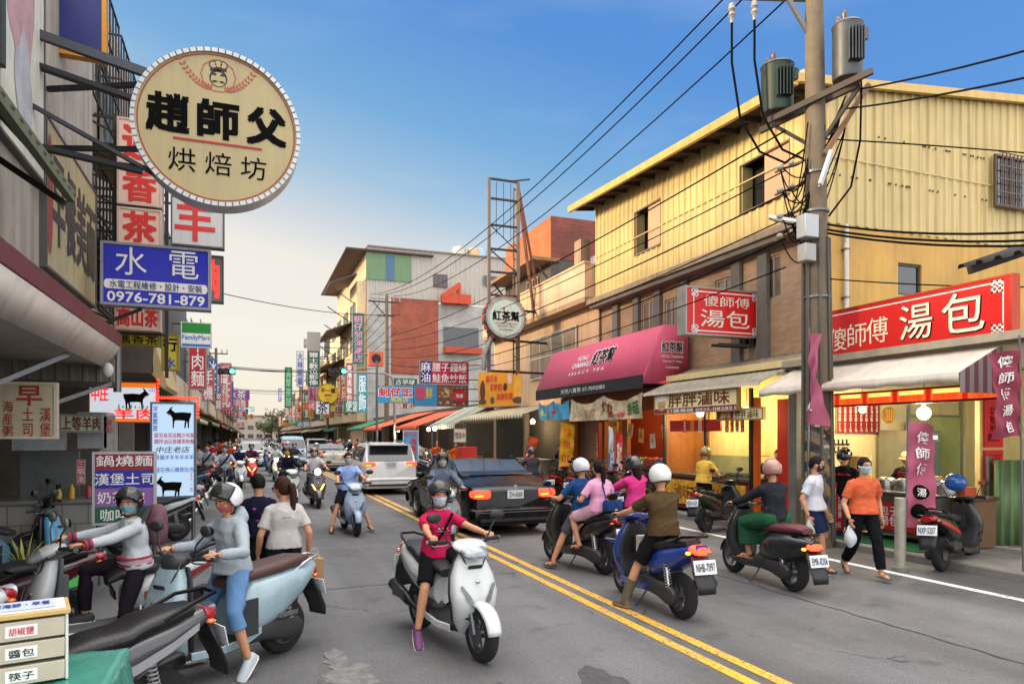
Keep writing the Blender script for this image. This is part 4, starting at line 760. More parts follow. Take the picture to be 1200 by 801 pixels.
# old fascia panels
def panelX(name, label, y0, y1, z0, z1, m, texts=(), th=.1, X=-2.0, extra=None): return signbox(name, label, (X, (y0 + y1) / 2, (z0 + z1) / 2), Y_, y1 - y0, z1 - z0, m, texts, th=th, fw=.03, frame='5c5a56', extra=extra)
def pinkblob(b, P, w_, h_):
 b.add([P(x, y, .003) for x, y in blob(.45, .45, .25, .30, 3, 40, .2)], [tuple(range(40))], mat('b08a90', .7, var=.2)); b.add([P(x, y, .005) for x, y in blob(.5, .72, .16, .2, 8, 40, .2)], [tuple(range(40))], mat('a8a8ae', .7, var=.3))
panelX('fascia_sign', 'faded pale signboard with a pinkish blotch above the metal canopy', 7.2, 8.7, 4.6, 7.2, mat('c4c4b4', .6, var=.15, streak=.3), [], extra=pinkblob)
panelX('fascia_sign', 'old beige signboard with big dark lettering running above the maroon awning edge', 8.75, 11.4, 3.75, 5.4, mat('a89e74', .6, var=.2, streak=.3), [('早餐美而', .54, .48, .86, .6, mat('35322c', .7), {'bold': .03})], extra=lambda b, P, w_, h_: b.add([P(.06 + .05 * math.cos(t), .5 + .4 * math.sin(t), .004) for t in [2 * PI * j / 20 for j in range(20)]], [tuple(range(20))], mat('8a3a30', .7)))
g = MB(); g.box(-2.5, 5.0, 5.15, -1.98, 7.15, 8.6, mat('868c8c', .5, metal=.2, var=.15, streak=.3)); g.box(-1.985, 7.1, 5.1, -1.93, 7.18, 8.6, mat('2e3234', .5)); tag(g.build('cladding_box', bevel=.01), 'blank grey metal cladding box at the top corner above the canopy', 'cladding')
signbox('wall_sign', 'deep blue sign with a gold crescent high over the round bakery sign brackets', (-1.85, 9.6, 7.8), X_, .56, 2.7, mat('10206a', .4), [], th=.1, frame='c0862a', fw=.05, extra=lambda b, P, w_, h_: b.add([P(.3 + .75 * math.cos(t), .0 + .62 * math.sin(t) * .9, .004) for t in [PI * .08 + PI * .5 * j / 14 for j in range(15)]] + [P(.3 + .5 * math.cos(t), -.02 + .48 * math.sin(t) * .9, .004) for t in [PI * .08 + PI * .5 * j / 14 for j in range(14, -1, -1)]], [tuple(range(30))], mat('c89a3c', .5)))
cp = thing('metal_canopy', 'weathered grey green sheet canopy sloping out under the blank cladding box', 'awning')
b = MB(); b.corr((-2.3, 4.5, 5.05), Y_, V((.85, 0, -.98)), 2.75, 1.3, V((.75, 0, .65)), mat('5c6656', .6, metal=.4, var=.25, streak=.3), .2, .03); b.build('sheet', cp, solid=.02, smooth=20); b = MB(); b.bar((-1.46, 4.5, 4.08), (-1.46, 7.25, 4.08), .06, mat('59634e', .6), .10); b.bar((-2.1, 7.2, 4.4), (-1.5, 7.2, 4.0), .05, IRON); b.build('edge_bar', cp)
# dark long awning with maroon edge
da = thing('dark_awning', 'long dark awning with a maroon edge and pale fascia over the breakfast shop', 'awning')
b = MB(); b.box(-1.66, 2.5, 3.16, -1.60, 10.9, 3.34, mat('5c1420', .5, var=.2)); b.build('maroon_edge', da, bevel=.008)
b = MB(); b.quad((-1.62, 2.5, 3.16), (-1.62, 10.85, 3.16), (-1.78, 10.85, 2.86), (-1.78, 2.5, 2.86), mat('c8c2b8', .6, var=.12, streak=.25)); b.build('fascia', da, solid=.02)
b = MB(); b.box(-4.4, 2.5, 3.3, -1.66, 10.9, 3.38, mat('6a665e', .7, metal=.3)); b.quad((-1.8, 2.5, 2.9), (-1.8, 10.85, 2.9), (-4.4, 10.85, 3.0), (-4.4, 2.5, 3.0), mat('a09a90', .7, metal=.0, var=.2)); b.build('roof', da, solid=.01)
b = MB(); b.corr((-4.4, 10.9, 2.66), X_, Z_, 2.72, .38, -Y_, mat('7a766e', .6, metal=.2, var=.2), .16, .02); b.box(-4.4, 10.85, 3.02, -1.66, 10.95, 3.1, mat('3c3a36', .6)); b.box(-4.4, 10.85, 2.6, -1.66, 10.95, 2.68, mat('3c3a36', .6)); b.build('end_panel', da, smooth=20)
b = MB(); b.bar((-1.72, 10.8, 2.65), (-3.1, 9.4, 1.9), .05, STEEL); b.bar((-1.85, 9.0, 2.85), (-3.0, 8.0, 2.05), .05, STEEL); b.cyl((-1.66, 10.95, 2.55), (-1.66, 10.95, 3.2), .05, STEEL, n=10); b.build('strut', da)
b = MB(); b.ell((-1.72, 10.6, 2.82), (.07, .07, .10), plastic('c8c6c0'), 12, 8); b.build('lamp_globe', da)
c2_ = thing('side_awning', 'grey box awning with a yellowish end above the goat light box', 'awning')
x0, x1 = onY(140, 13.6)[0], onY(196, 13.6)[0]
b = MB(); b.box(x0 - .2, 13.4, 3.0, x1 - .18, 15.5, 3.55, mat('5a554e', .6, metal=.3, var=.2)); b.build('box', c2_, bevel=.02); b = MB(); b.loft([[(x1 - .18, 13.4, 3.55), (x1 - .18, 15.5, 3.55), (x1 + .02, 15.5, 2.8), (x1 + .02, 13.4, 2.8)], [(x1 - .22, 13.4, 3.0), (x1 - .22, 15.5, 3.0), (x1 - .02, 15.5, 2.76), (x1 - .02, 13.4, 2.76)]], mat('b0a070', .6, var=.2)); b.build('sloping_face', c2_); b = MB()
for yy in (13.5, 14.5, 15.4): b.bar((x0 - .4, yy, 2.9), (x1 - .3, yy, 2.9), .05, IRON)
b.build('frame', c2_)
# breakfast stall inside
bs = thing('breakfast_stall', 'dim breakfast stall with a grey tiled counter behind the row of parked scooters', 'stall')
b = MB(); b.box(-4.3, 12.4, .05, -2.2, 13.0, .92, tiles('counter_tiles', 'a09e96', '94928a', '767470', .35, .3, ('X', 'Z'))); b.box(-4.35, 12.35, .92, -2.15, 13.05, .97, metal('8a8a86', .4)); b.build('counter', bs, smooth=0)
b = MB(); b.box(-5.5, 15.2, 0, -2.6, 15.3, 3.3, mat('6a645a', .9, var=.3)); b.build('back_wall', bs, smooth=0); b = MB(); b.box(-3.3, 12.95, .97, -2.5, 13.0, 1.7, mat('5a6260', .3, var=.2)); b.build('screen', bs); b = MB(); b.box(-4.5, 11.3, 0, -4.2, 11.6, 3.2, tiles('pillar_tiles', '4a4642', '403c38', '2c2a28', .2, .2, ('X', 'Z'))); b.build('tiled_pillar', bs, smooth=0)
b = MB(); b.box(-2.3, 12.5, .971, -2.16, 12.9, 1.0, STEEL); b.build('ledge', bs); b = MB(); b.box(-2.35, 12.0, 1.75, -1.95, 12.6, 2.3, mat('868a8c', .3, metal=.6)); b.build('hood', bs, bevel=.01); b = MB(); b.box(-3.25, 12.3, 1.72, -2.55, 12.36, 2.15, mat('9aa0a2', .25, metal=.5)); b.build('steel_panel', bs, bevel=.01)
st_ = thing('covered_appliance', 'grey cooking box under a clear plastic sheet at the counter end', 'appliance', (-4.0, 11.6, 0))
b = MB(); b.box(-.3, -.3, 1.0, .3, .3, 1.55, metal('7c7e7c', .4)); b.box(-.25, -.25, 0, -.2, -.2, 1.0, IRON); b.box(.2, -.25, 0, .25, -.2, 1.0, IRON); b.box(.2, .2, 0, .25, .25, 1.0, IRON); b.build('body', st_); b = MB(); b.loft([sring((.05, 0, z), X_, Y_, .34 + .03 * math.sin(z * 9), .33, 3.5, 20) for z in (.95, 1.1, 1.3, 1.5, 1.62)], mat('b4c0c0', .2, trans=.6, var=.1)); b.build('cover', st_)
for k, (u, c, h) in enumerate((('84', 'd8a818', .22), ('69', 'c8b030', .16), ('104', 'b83048', .2))):
 x = onY(int(u), 12.6)[0]; o = MB(); o.tube([(0, 0, 0), (0, 0, h * .7), (0, 0, h * .85), (0, 0, h)], [.04, .04, .02, .015], plastic(c), 12); tag(o.build('sauce_bottle', loc=(x, 12.6, .971)), ['yellow sauce bottle on the breakfast counter', 'squat mustard yellow bottle on the breakfast counter', 'red topped sauce bottle beside the price column'][k], 'bottle')
# far end of the street: trees and hazy roofs
def leafy(name, label, x, y, h, seed, n=900, col=('3d4c22', '55602a', '2f3d1c'), group=None):
 rnd = random.Random(seed); t = thing(name, label, 'tree', (x, y, 0), 0, group); b = MB(); bark = mat('4a4034', .9, var=.3); b.tube([(0, 0, 0), (.1, 0, h * .25), (-.1, .1, h * .5)], [.28, .2, .12], bark, 8)
 lim = []
 for k in range(7):
  a = rnd.random() * 6.3; e = V((math.cos(a) * h * .25, math.sin(a) * h * .25, h * (.55 + rnd.random() * .35))); b.tube([(0, 0, h * (.3 + .02 * k)), e * .6 + V((0, 0, h * .12)), e], [.12, .07, .03], bark, 6); lim.append(e)
 b.build('trunk', t); b = MB(); ms = [mat(c, .7, var=.3) for c in col]
 for k in range(n):
  e = rnd.choice(lim); p = e + V([rnd.gauss(0, h * .10) for _ in range(3)]); s = h * .035 * (0.6 + rnd.random()); q = [p + V([rnd.uniform(-s, s) for _ in range(3)]) for _ in range(4)]; b.add(q, [(0, 1, 2), (0, 2, 3)], ms[int(rnd.random() * 3)])
 b.build('crown', t, smooth=0, normals=False); return t
for k, (u, d, h) in enumerate(((326, 205, 9), (334, 225, 10), (318, 240, 8), (342, 215, 8), (310, 250, 8))):
 x, y = at(u, d); leafy('street_tree', ['broad dusty green tree closing the far end of the street', 'tallest tree at the far end of the street', 'round tree at the far end beside the blue vertical sign', 'slim tree against the far house row on the tea shop side', 'low tree at the far end behind the green traffic light'][k], x, y, h, 40 + k)
fb = [(300, 262, 9, 'a89a88', 'pale brown'), (322, 300, 9, '9a9490', 'misty grey'), (350, 270, 9, 'b09c84', 'sandy')]
for k, (u, d, h, c, nm) in enumerate(fb):
 x, y = at(u, d); t = thing('distant_block', '%s apartment block closing the view at the far end of the street' % nm, 'building'); g = MB(); g.box(x - 7, y, 0, x + 7, y + 10, h, mat(c, .9, var=.15, streak=.3)); g.build('wall', t, smooth=0); g = MB(); g.box(x - 7.2, y - .2, h, x + 7.2, y + 10.2, h + .5, mGrey); g.build('roof', t, smooth=0)
 for f in range(int(h / 3.2)):
  for i in range(4): window(t, (x - 6 + i * 3.1, y, 1 + f * 3.2), X_, -Y_, 2, 1.5, 2, 1, '8a8680', inset=-.06)
# ================================================================== street signs, bakery side
mBk = mat('b3a376', .55, var=.08, scale=2, name='bakery_sign_face')
Yr = 8.45; xr, dr = onY(256, Yr); zr = zz(150, dr); rr = 92 / F * dr * 1.0
rs = thing('round_bakery_sign', 'large round bakery sign with bold black lettering and a chef emblem hung over the road', 'sign', (xr, Yr, zr))
def disc(b, r, y, m, n=64, r0=0.):
 if r0 == 0: b.add([(r * math.cos(2 * PI * j / n), y, r * math.sin(2 * PI * j / n)) for j in range(n)], [tuple(range(n))], m)
 else: b.patch(lambda u, v: V(((r0 + (r - r0) * v) * math.cos(2 * PI * u), y, (r0 + (r - r0) * v) * math.sin(2 * PI * u))), n, 1, m, True)
b = MB(); b.cyl((0, 0, 0), (0, .22, 0), rr * .965, mBk, n=64); b.build('face_panel', rs, smooth=30)
b = MB(); b.patch(lambda u, v: V((rr * (1, 1, 1.0, .95, .95)[int(v * 4 + .01)] * math.cos(2 * PI * u), (.26, -.02, -.03, -.03, .0)[int(v * 4 + .01)], rr * (1, 1, 1.0, .95, .95)[int(v * 4 + .01)] * math.sin(2 * PI * u))), 72, 4, mat('c2c6c4', .4, metal=.3), True)
for j in range(72): a = 2 * PI * j / 72; b.bx((rr * .975 * math.cos(a), -.031, rr * .975 * math.sin(a)), (.012, .004, rr * .05), mat('585c5e', .5), Matrix.Rotation(-(a - PI / 2), 3, 'Y'))
b.build('rim', rs, smooth=30, normals=False)
b = MB(); disc(b, rr * .93, -.004, mat('a02820', .5), 72, rr * .915); b.box(-rr * .52, -.008, -rr * .20 - .012, rr * .52, -.003, -rr * .20 + .012, mat('a82018', .5))
for i, c in enumerate('趙師父'): b.text(c, ((i - 1) * rr * .58, 0, rr * .10), X_, Z_, rr * .46, rr * .46, BLACK, .055, off=.006)
for i, c in enumerate('烘焙坊'): b.text(c, ((i - 1) * rr * .42, 0, -rr * .46), X_, Z_, rr * .31, rr * .29, BLACK, .0, off=.006)
b.build('lettering', rs, smooth=0, normals=False)
b = MB(); cz = rr * .66; dk = mat('1c1816', .6); rd = mat('b0522e', .6)
b.patch(lambda u, v: V((rr * (.20 + .012 * v) * math.cos(2 * PI * u), -.005, cz + rr * (.2 + .012 * v) * math.sin(2 * PI * u))), 10, 1, rd, True)
b.add([(rr * x, -.006, cz + rr * z) for x, z in ((-.10, .05), (.10, .07), (.09, .115), (-.09, .095))], [(0, 1, 2, 3)], dk)          # hat band
for cx_, cz_, r_ in ((-.06, .13, .05), (.0, .15, .055), (.06, .14, .05)):
 b.add([(rr * (cx_ + r_ * math.cos(t)), -.0065, cz + rr * (cz_ + r_ * math.sin(t))) for t in [2 * PI * j / 16 for j in range(16)]], [tuple(range(16))], dk)
 b.add([(rr * (cx_ + (r_ - .013) * math.cos(t)), -.0075, cz + rr * (cz_ + (r_ - .013) * math.sin(t))) for t in [2 * PI * j / 16 for j in range(16)]], [tuple(range(16))], mBk)
b.add([(rr * (.105 * math.cos(t)), -.006, cz - rr * .03 + rr * .11 * math.sin(t)) for t in [2 * PI * j / 24 for j in range(24)]], [tuple(range(24))], dk)
b.add([(rr * (.088 * math.cos(t)), -.007, cz - rr * .045 + rr * .09 * math.sin(t)) for t in [2 * PI * j / 24 for j in range(24)]], [tuple(range(24))], mBk)
for sx_ in (-1, 1):
 b.add([(rr * sx_ * x, -.008, cz + rr * z) for x, z in ((.02, .02), (.075, .035), (.075, .0), (.03, -.005))], [(0, 1, 2, 3)], dk); b.add([(rr * sx_ * x, -.008, cz + rr * z) for x, z in ((0, -.07), (.05, -.06), (.085, -.085), (.04, -.095))], [(0, 1, 2, 3)], dk)
 for k in range(11):                                           # wheat ears
  t = k / 10; px, pz = sx_ * (.08 + .36 * t), -.17 + .30 * t * t
  for q in (-1, 1):
   aa = .9 * q + (.6 + .5 * t); lx, lz = .055 * math.cos(aa) * sx_, .055 * math.sin(aa); nx, nz = -lz * .28, lx * .28
   b.add([(rr * px, -.006, cz + rr * pz), (rr * (px + lx * .5 + nx), -.006, cz + rr * (pz + lz * .5 + nz)), (rr * (px + lx), -.006, cz + rr * (pz + lz)), (rr * (px + lx * .5 - nx), -.006, cz + rr * (pz + lz * .5 - nz))], [(0, 1, 2, 3)], rd)
b.build('emblem', rs, smooth=0, normals=False)
b = MB(); dkst = mat('2a2c30', .5, metal=.5)
for z0, z1, w_ in ((.42, .20, .10), (-.42, -.55, .10)):
 b.bar((-2.05 - xr, .1, z0), (-rr * .88, .1, z1), w_, dkst, .05)
b.bar((-2.05 - xr, .1, .75), (-rr * .7, .1, .5), .07, mat('4a4e54', .5, metal=.5), .09); b.bar((-2.05 - xr, .6, .40), (-rr * .8, .12, .42), .05, dkst); b.bar((-2.05 - xr, .6, -.25), (-rr * .85, .12, -.30), .05, dkst); b.bar((-2.05 - xr, -.2, -.1), (-rr * .6, .12, -.62), .04, dkst)
b.bar((-2.05 - xr, .1, .8), (-2.05 - xr, .1, -.7), .08, dkst); b.build('bracket', rs)
# blue plumber's sign
def pill(b, P, w_, h_):
 b.add([P(.06 + .03 * math.cos(t), .665 + .075 * math.sin(t), .004) for t in [PI / 2 + PI * j / 12 for j in range(13)]][::1] + [P(.94 + .03 * math.cos(t), .665 + .075 * math.sin(t), .004) for t in [-PI / 2 + PI * j / 12 for j in range(13)]], [tuple(range(26))], WHT)
BLU = mat('1420b4', .4, var=.05, name='blue_sign_face')
Yb = 10.6; xbl, dbl = onY(118, Yb)
sign_at('plumber_sign', 'blue plumber sign with white lettering and phone number below the round bakery sign', 117.5, 287, 247, 360, Yb, BLU, [('水', .27, .29, .28, .44, WHT, {'bold': .0}), ('電', .75, .29, .27, .44, WHT, {'bold': .0}), ('水電工程維修・設計・安裝', .5, .665, .84, .125, mat('16206a', .5), {'bold': .012, 'off': .008}), ('0976-781-879', .5, .86, .88, .155, WHT, {'bold': .035})], th=.2, extra=pill, frame='8e9298', fw=.035,
  arms=[((-2.2, Yb + .1, zz(395, dbl) - .0), (onY(165, Yb)[0], Yb + .1, zz(361, dbl + .2)))])
# tea merchant column: vertical lightboxes
mPe = mat('e2bda6', .5, var=.06); mRt = mat('cc2018', .45)
Yt = 12.0
for k, (c, v0, v1) in enumerate((('迎', 140, 193), ('香', 196, 241), ('茶', 244, 288))):
 sign_at('tea_sign', ['top peach panel of the tea merchant column with a red character', 'middle peach panel of the tea merchant column reading fragrance', 'lowest big peach panel of the tea merchant column reading tea'][k], 137, v0, 190, v1, Yt, mPe, [(c, .5, .5, .72, .78, mRt, {'bold': .04})], th=.25, frame='c9b0a4')
sign_at('tea_sign', 'small peach panel reading high mountain tea under the blue plumber sign', 134, 358, 188, 387, Yt, mPe, [('高山茶', .5, .47, .88, .72, mRt, {'bold': .03})], th=.25, frame='c9b0a4')
sf = thing('sign_frame', 'black iron lattice carrying the peach tea merchant panels', 'frame')
b = MB(); x0, x1 = onY(131, Yt)[0], onY(193, Yt)[0]; d = onY(160, Yt)[1]
for x in (x0, x1, x0 - .5): b.bar((x, Yt + .3, zz(440, d)), (x, Yt + .3, zz(128, d)), .05, IRON)
for v in (133, 165, 195, 218, 243, 268, 290, 330, 357, 388): b.bar((x0 - .5, Yt + .3, zz(v, d)), (x1, Yt + .3, zz(v, d)), .035, IRON); b.bar((x0 - .5, Yt + .3, zz(v, d)), (x0, Yt + .3, zz(v + 18, d)), .03, IRON)
b.build('lattice', sf)
mW2 = mat('c4c4c2', .5, var=.05)
Ym = 15.2
sign_at('mutton_sign', 'white square sign with a red goat character beside the round bakery sign', 200, 232, 263, 289, Ym, mW2, [('羊', .45, .45, .72, .86, mRt, {'bold': .03})], th=.2, frame='5a5a5c', arms=[((onY(215, Ym)[0], Ym + .1, zz(v, 14)), (-2.6, Ym + .1, zz(v, 14))) for v in (242, 282)])
sign_at('mutton_sign', 'dark edged sign with a glowing red loop shape behind the plumber sign', 236, 299, 262, 354, Ym + .3, mat('6c6a68', .6), [('肉', .52, .5, .5, .8, glow('e03020', 1.2), {'bold': .03})], th=.2, frame='4a4a4c', arms=[((onY(240, Ym)[0], Ym + .4, zz(v, 14)), (-2.6, Ym + .4, zz(v, 14))) for v in (308, 346)])
mYs_ = mat('c4b01c', .5, var=.06, name='tea_shop_yellow')
sign_at('tea_house_sign', 'yellow horizontal tea house sign with black brush lettering over the box awning', 135, 391, 188, 405, 12.3, mYs_, [('瑪香茶', .5, .5, .9, .8, BLACK, {'bold': .02})], th=.12, frame='8a8030')
sign_at('tea_house_sign', 'yellow upright tea house sign with a blue water character at its foot', 189, 391.5, 210, 434, 12.3, mYs_, [('行', .5, .28, .8, .36, BLACK, {'bold': .03}), ('水', .5, .78, .62, .28, mat('1a50b0', .5), {'bold': .03})], th=.12, frame='8a8030')
def fm(b, P, w_, h_):
 for a, c, m in ((0, .44, mat('12882e', .45)), (.44, .86, WHT), (.86, 1, mat('1a74c4', .45))): b.add([P(.02, a, .004), P(.98, a, .004), P(.98, c, .004), P(.02, c, .004)], [(0, 1, 2, 3)], m)
Yf = 25.0; sign_at('convenience_store_sign', 'green white and blue convenience store sign on a white arm', 212, 377.5, 248, 407, Yf, WHT, [('FamilyMart', .5, .63, .9, .24, mat('1464b4', .5), {'bold': .02, 'off': .008})], th=.2, frame='d8d8d4', extra=fm, arms=[((-3.1, Yf + .1, zz(386, 24)), (onY(212, Yf)[0], Yf + .1, zz(386, 24)))])
# goat light boxes
def goat(b, P, x, y, s, ar, flip=1, m=BLACK, off=.007):
 pts = [(-.46, -.16), (-.40, -.20), (-.34, -.20), (-.1, -.22), (.16, -.20), (.22, -.25), (.27, -.29), (.30, -.34), (.23, -.46), (.34, -.39), (.37, -.33), (.42, -.27), (.49, -.19), (.46, -.15), (.41, -.16), (.41, -.06), (.37, -.14), (.33, -.08), (.27, .0), (.26, .12), (.25, .28), (.26, .42), (.21, .42), (.2, .28), (.18, .13), (.08, .11), (-.12, .12), (-.2, .13), (-.18, .26), (-.17, .42), (-.22, .42), (-.24, .28), (-.27, .14), (-.29, .22), (-.30, .42), (-.35, .42), (-.35, .24), (-.37, .06), (-.42, -.05), (-.42, -.13)]
 b.add([P(x + flip * px * s, y + py * s * ar, off) for px, py in pts], [tuple(range(len(pts)))], m)
LB = glow('b9d4ee', .62); LBW = glow('d4dde8', .55); ORg = glow('e87818', .6)
def gbox(b, P, w_, h_):
 b.add([P(0, 0, .003), P(1, 0, .003), P(1, .14, .003), P(0, .14, .003)], [(0, 1, 2, 3)], ORg); b.add([P(0, .9, .003), P(1, .9, .003), P(1, 1, .003), P(0, 1, .003)], [(0, 1, 2, 3)], ORg); goat(b, P, .68, .42, .42, w_ / h_, 1)
 for k in range(9): b.add([P(.42 + k * .06, .64, .006), P(.435 + k * .06, .52 + .04 * (k % 3), .006), P(.45 + k * .06, .64, .006)], [(0, 1, 2)], glow('1c7a5a', .6))
Yg = 13.2
sign_at('goat_lightbox', 'glowing light box with a black goat and red mutton lettering behind the breakfast board', 104, 447, 184, 495, Yg, LBW, [('中庄', .16, .30, .24, .36, glow('e01810', .9), {'bold': .03}), ('羊肉', .66, .78, .60, .26, glow('e02010', .9), {'bold': .04}), ('山', .93, .18, .08, .1, glow('1a40c0', .8))], th=.3, extra=gbox, frame='c03020', fw=.015)
Y2 = 12.3
def gtall(b, P, w_, h_): goat(b, P, .64, .16, .60, w_ / h_, -1); goat(b, P, .42, .89, .62, w_ / h_, -1)
BLl, RDl = glow('1838a8', .5), glow('b01430', .6)
sign_at('goat_lightbox', 'tall pale blue lit goat menu standing on the pavement with two black goats', 176, 471, 229.5, 583, Y2, LB, [('冷氣開放', .11, .17, .10, .26, BLl, {'v': True, 'bold': .02}), ('當涼烏苦皿麵沙米飯', .53, .345, .88, .05, RDl, {'bold': .02}), ('歸拌油瓜香爆茶粉麵', .53, .41, .88, .05, RDl, {'bold': .02}), ('中庄老店', .5, .495, .74, .065, BLACK, {'shear': .15}), ('骨髓羊羊羊羊羊羊', .53, .575, .84, .05, BLl, {}), ('腿花佛心雞筋肚肉', .53, .705, .84, .05, BLl, {}), ('五十一四', .9, .84, .06, .2, RDl, {'v': True})], th=.25, extra=gtall, frame='5c7080', post=[((onY(180, Y2)[0], Y2 + .1, 0), (onY(180, Y2)[0], Y2 + .1, .9), .03), ((onY(226, Y2)[0], Y2 + .1, 0), (onY(226, Y2)[0], Y2 + .1, .9), .03)])
rl = MB(); mrl = glow('ff2a18', 3.0); x0, x1 = onY(183, 12.6)[0], onY(232, 12.6)[0]; d = onY(205, 12.6)[1]
for k in range(16): rl.ell((x0 + (x1 - x0) * k / 15, 12.6, zz(466, d)), .022, mrl, 6, 4)
for k in range(6): rl.ell((x1, 12.6, zz(468 + k * 4, d)), .022, mrl, 6, 4)
tag(rl.build('light_string'), 'string of red lights around the top of the tall goat menu', 'string lights')
rl = MB(); x0, d = onY(185, Yg - .05)
for k in range(12): rl.ell((x0, Yg - .05, zz(445 + k * 4.2, d)), .02, mrl, 6, 4)
tag(rl.build('light_string'), 'string of red lights down the edge of the goat light box', 'string lights')
# breakfast boards
mBd = mat('b0a488', .6, var=.08); mDr = mat('8e1a20', .6)
x0, x1 = onY(-8, 9.4)[0], onY(67, 9.4)[0]
sign_at('breakfast_sign', 'beige breakfast signboard with dark red lettering under the dark awning struts', -20, 447, 67, 514, 9.4, mBd, [('早', .62, .24, .34, .34, mDr, {'bold': .03}), ('海産粥', .33, .65, .14, .62, mDr, {'v': True}), ('土司', .60, .70, .15, .5, mDr, {'v': True}), ('漢堡', .84, .70, .15, .5, mDr, {'v': True})], th=.08, frame='c4bca8')
sign_at('mutton_sign', 'pale green strip sign with brown mutton lettering above the breakfast counter', 69, 485, 120, 506.5, 11.8, mat('a8b090', .6), [('上等羊肉', .52, .5, .9, .7, mat('5a2018', .6), {'bold': .03})], th=.05, frame='888a80')
Yk = 10.4
sn = sign_at('menu_sign', 'four colour board of breakfast dishes standing behind the scooter riders', 108, 529, 183, 614, Yk, mat('d0d0cc', .5), [('鍋燒麵', .5, .125, .88, .15, WHT, {'bold': .015, 'off': .008}), ('漢堡土司', .5, .375, .92, .16, WHT, {'bold': .015, 'off': .008}), ('奶茶 飲', .45, .625, .74, .16, WHT, {'bold': .015, 'off': .008}), ('咖啡', .35, .865, .44, .16, WHT, {'bold': .015, 'off': .008})], th=.06, frame='b4b6b8',
 extra=lambda b, P, w_, h_: [b.add([P(.025, a, .004), P(.975, a, .004), P(.975, c, .004), P(.025, c, .004)], [(0, 1, 2, 3)], mat(m, .45, var=.05)) for a, c, m in ((.02, .255, '8a1822'), (.255, .5, '1a1e96'), (.5, .75, '8a5a9c'), (.75, .98, '145a46'))], post=[((onY(116, Yk)[0], Yk + .05, 0), (onY(116, Yk)[0], Yk + .05, .8), .02), ((onY(176, Yk)[0], Yk + .05, 0), (onY(176, Yk)[0], Yk + .05, .8), .02)])
sign_at('price_column', 'narrow red and white price column on the breakfast counter', 90, 538, 99.5, 567, 12.1, mat('b02838', .5), [('三明治', .5, .5, .7, .85, WHT, {'v': True})], th=.02, frame='c0a0a0', fw=.008)
sign_at('price_column', 'hanging pale plastic sheet printed with red and orange dishes by the goat box', 121, 487, 135, 527, 12.0, mat('9c9a94', .4, var=.3), [('餐點', .5, .3, .6, .4, mat('b04030', .5), {'v': True})], th=.02, frame='a8a8a4', fw=.008)
# ================================================================== far signs, bakery side
def vsign(label, u0, v0, u1, v1, Y, bgc, text, tc_, vert=True, name='shop_sign', frame='8a8a88', e=0, **k):
 m = mat(bgc, .5, var=.06) if not e else glow(bgc, e)
 return sign_at(name, label, u0, v0, u1, v1, Y, m, [(text, .5, .5, .72, .9, mat(tc_, .5), {'v': vert, 'bold': .02})] if text else [], th=.25, frame=frame, fw=.04, arms=[((onY((u0 + u1) / 2, Y)[0], Y + .15, zz(v0 + (v1 - v0) * f, onY(u0, Y)[1])), (-3.1 if u0 < 300 else 10.75, Y + .15, zz(v0 + (v1 - v0) * f, onY(u0, Y)[1]))) for f in (.2, .8)], **k)
vsign('red upright sign with white lettering above the dark green boards', 237, 432, 246, 450, 58, 'a8202c', '小吃部', 'e8e4dc')
vsign('pale blue upright sign next to a red one above the far pavement', 247, 432, 258, 450, 58.3, '9cc0cc', '診所', '2a5a8a')
vsign('dark green square sign with pale lettering below the red upright sign', 238, 450.5, 254, 466, 56, '1c4a38', '清香', 'c8d8c0')
vsign('small crimson sign at the inner edge of the dark green square one', 227, 454, 237.5, 467, 55, 'a0203a', '涼茶', 'd8c8c0', False)
vsign('dark crimson sign at the road edge of the dark green square one', 255, 451, 260.5, 466, 58, '8a1e2c', '全', 'e0d0c0')
vsign('yellow far banner sign low over the pavement crowd', 232, 471, 252, 481, 66, 'c0a41c', '電器', '3a5a20', False)
vsign('tall white upright sign with brown lettering near the traffic signal arm', 210, 438, 222, 468, 42, 'b8b0a0', '布丁宅', '6a4030')
vsign('slim blue upright sign at the far end of the street', 281.5, 470, 285.5, 491, 150, '1c3c9c', '停車場', 'd8e0f0')
vsign('slim yellow upright sign next to the far blue one', 286.5, 481, 290.5, 492, 155, 'd8b818', '當', '6a3010')
vsign('round looking yellow sign far down the street', 292, 485, 297, 490.5, 160, 'd8a828', '麵', '5a3010', False)
vsign('blue square sign above the far yellow one', 293, 476, 298, 482, 170, '1a5aa0', '國', 'e8e8f0', False)
vsign('greenish far sign over the crowd by the goat menu', 254, 470, 263, 477, 75, '3a7a60', '藥局', 'e0e8d8', False)
vsign('orange far sign over the crowd by the goat menu', 252, 483, 262, 490, 88, 'd87a28', '火鍋', 'fff0d0', False)
vsign('white and red far sign by the second green signal', 264, 476, 272, 485, 110, 'e0d8d0', '水果', 'b02828', False)
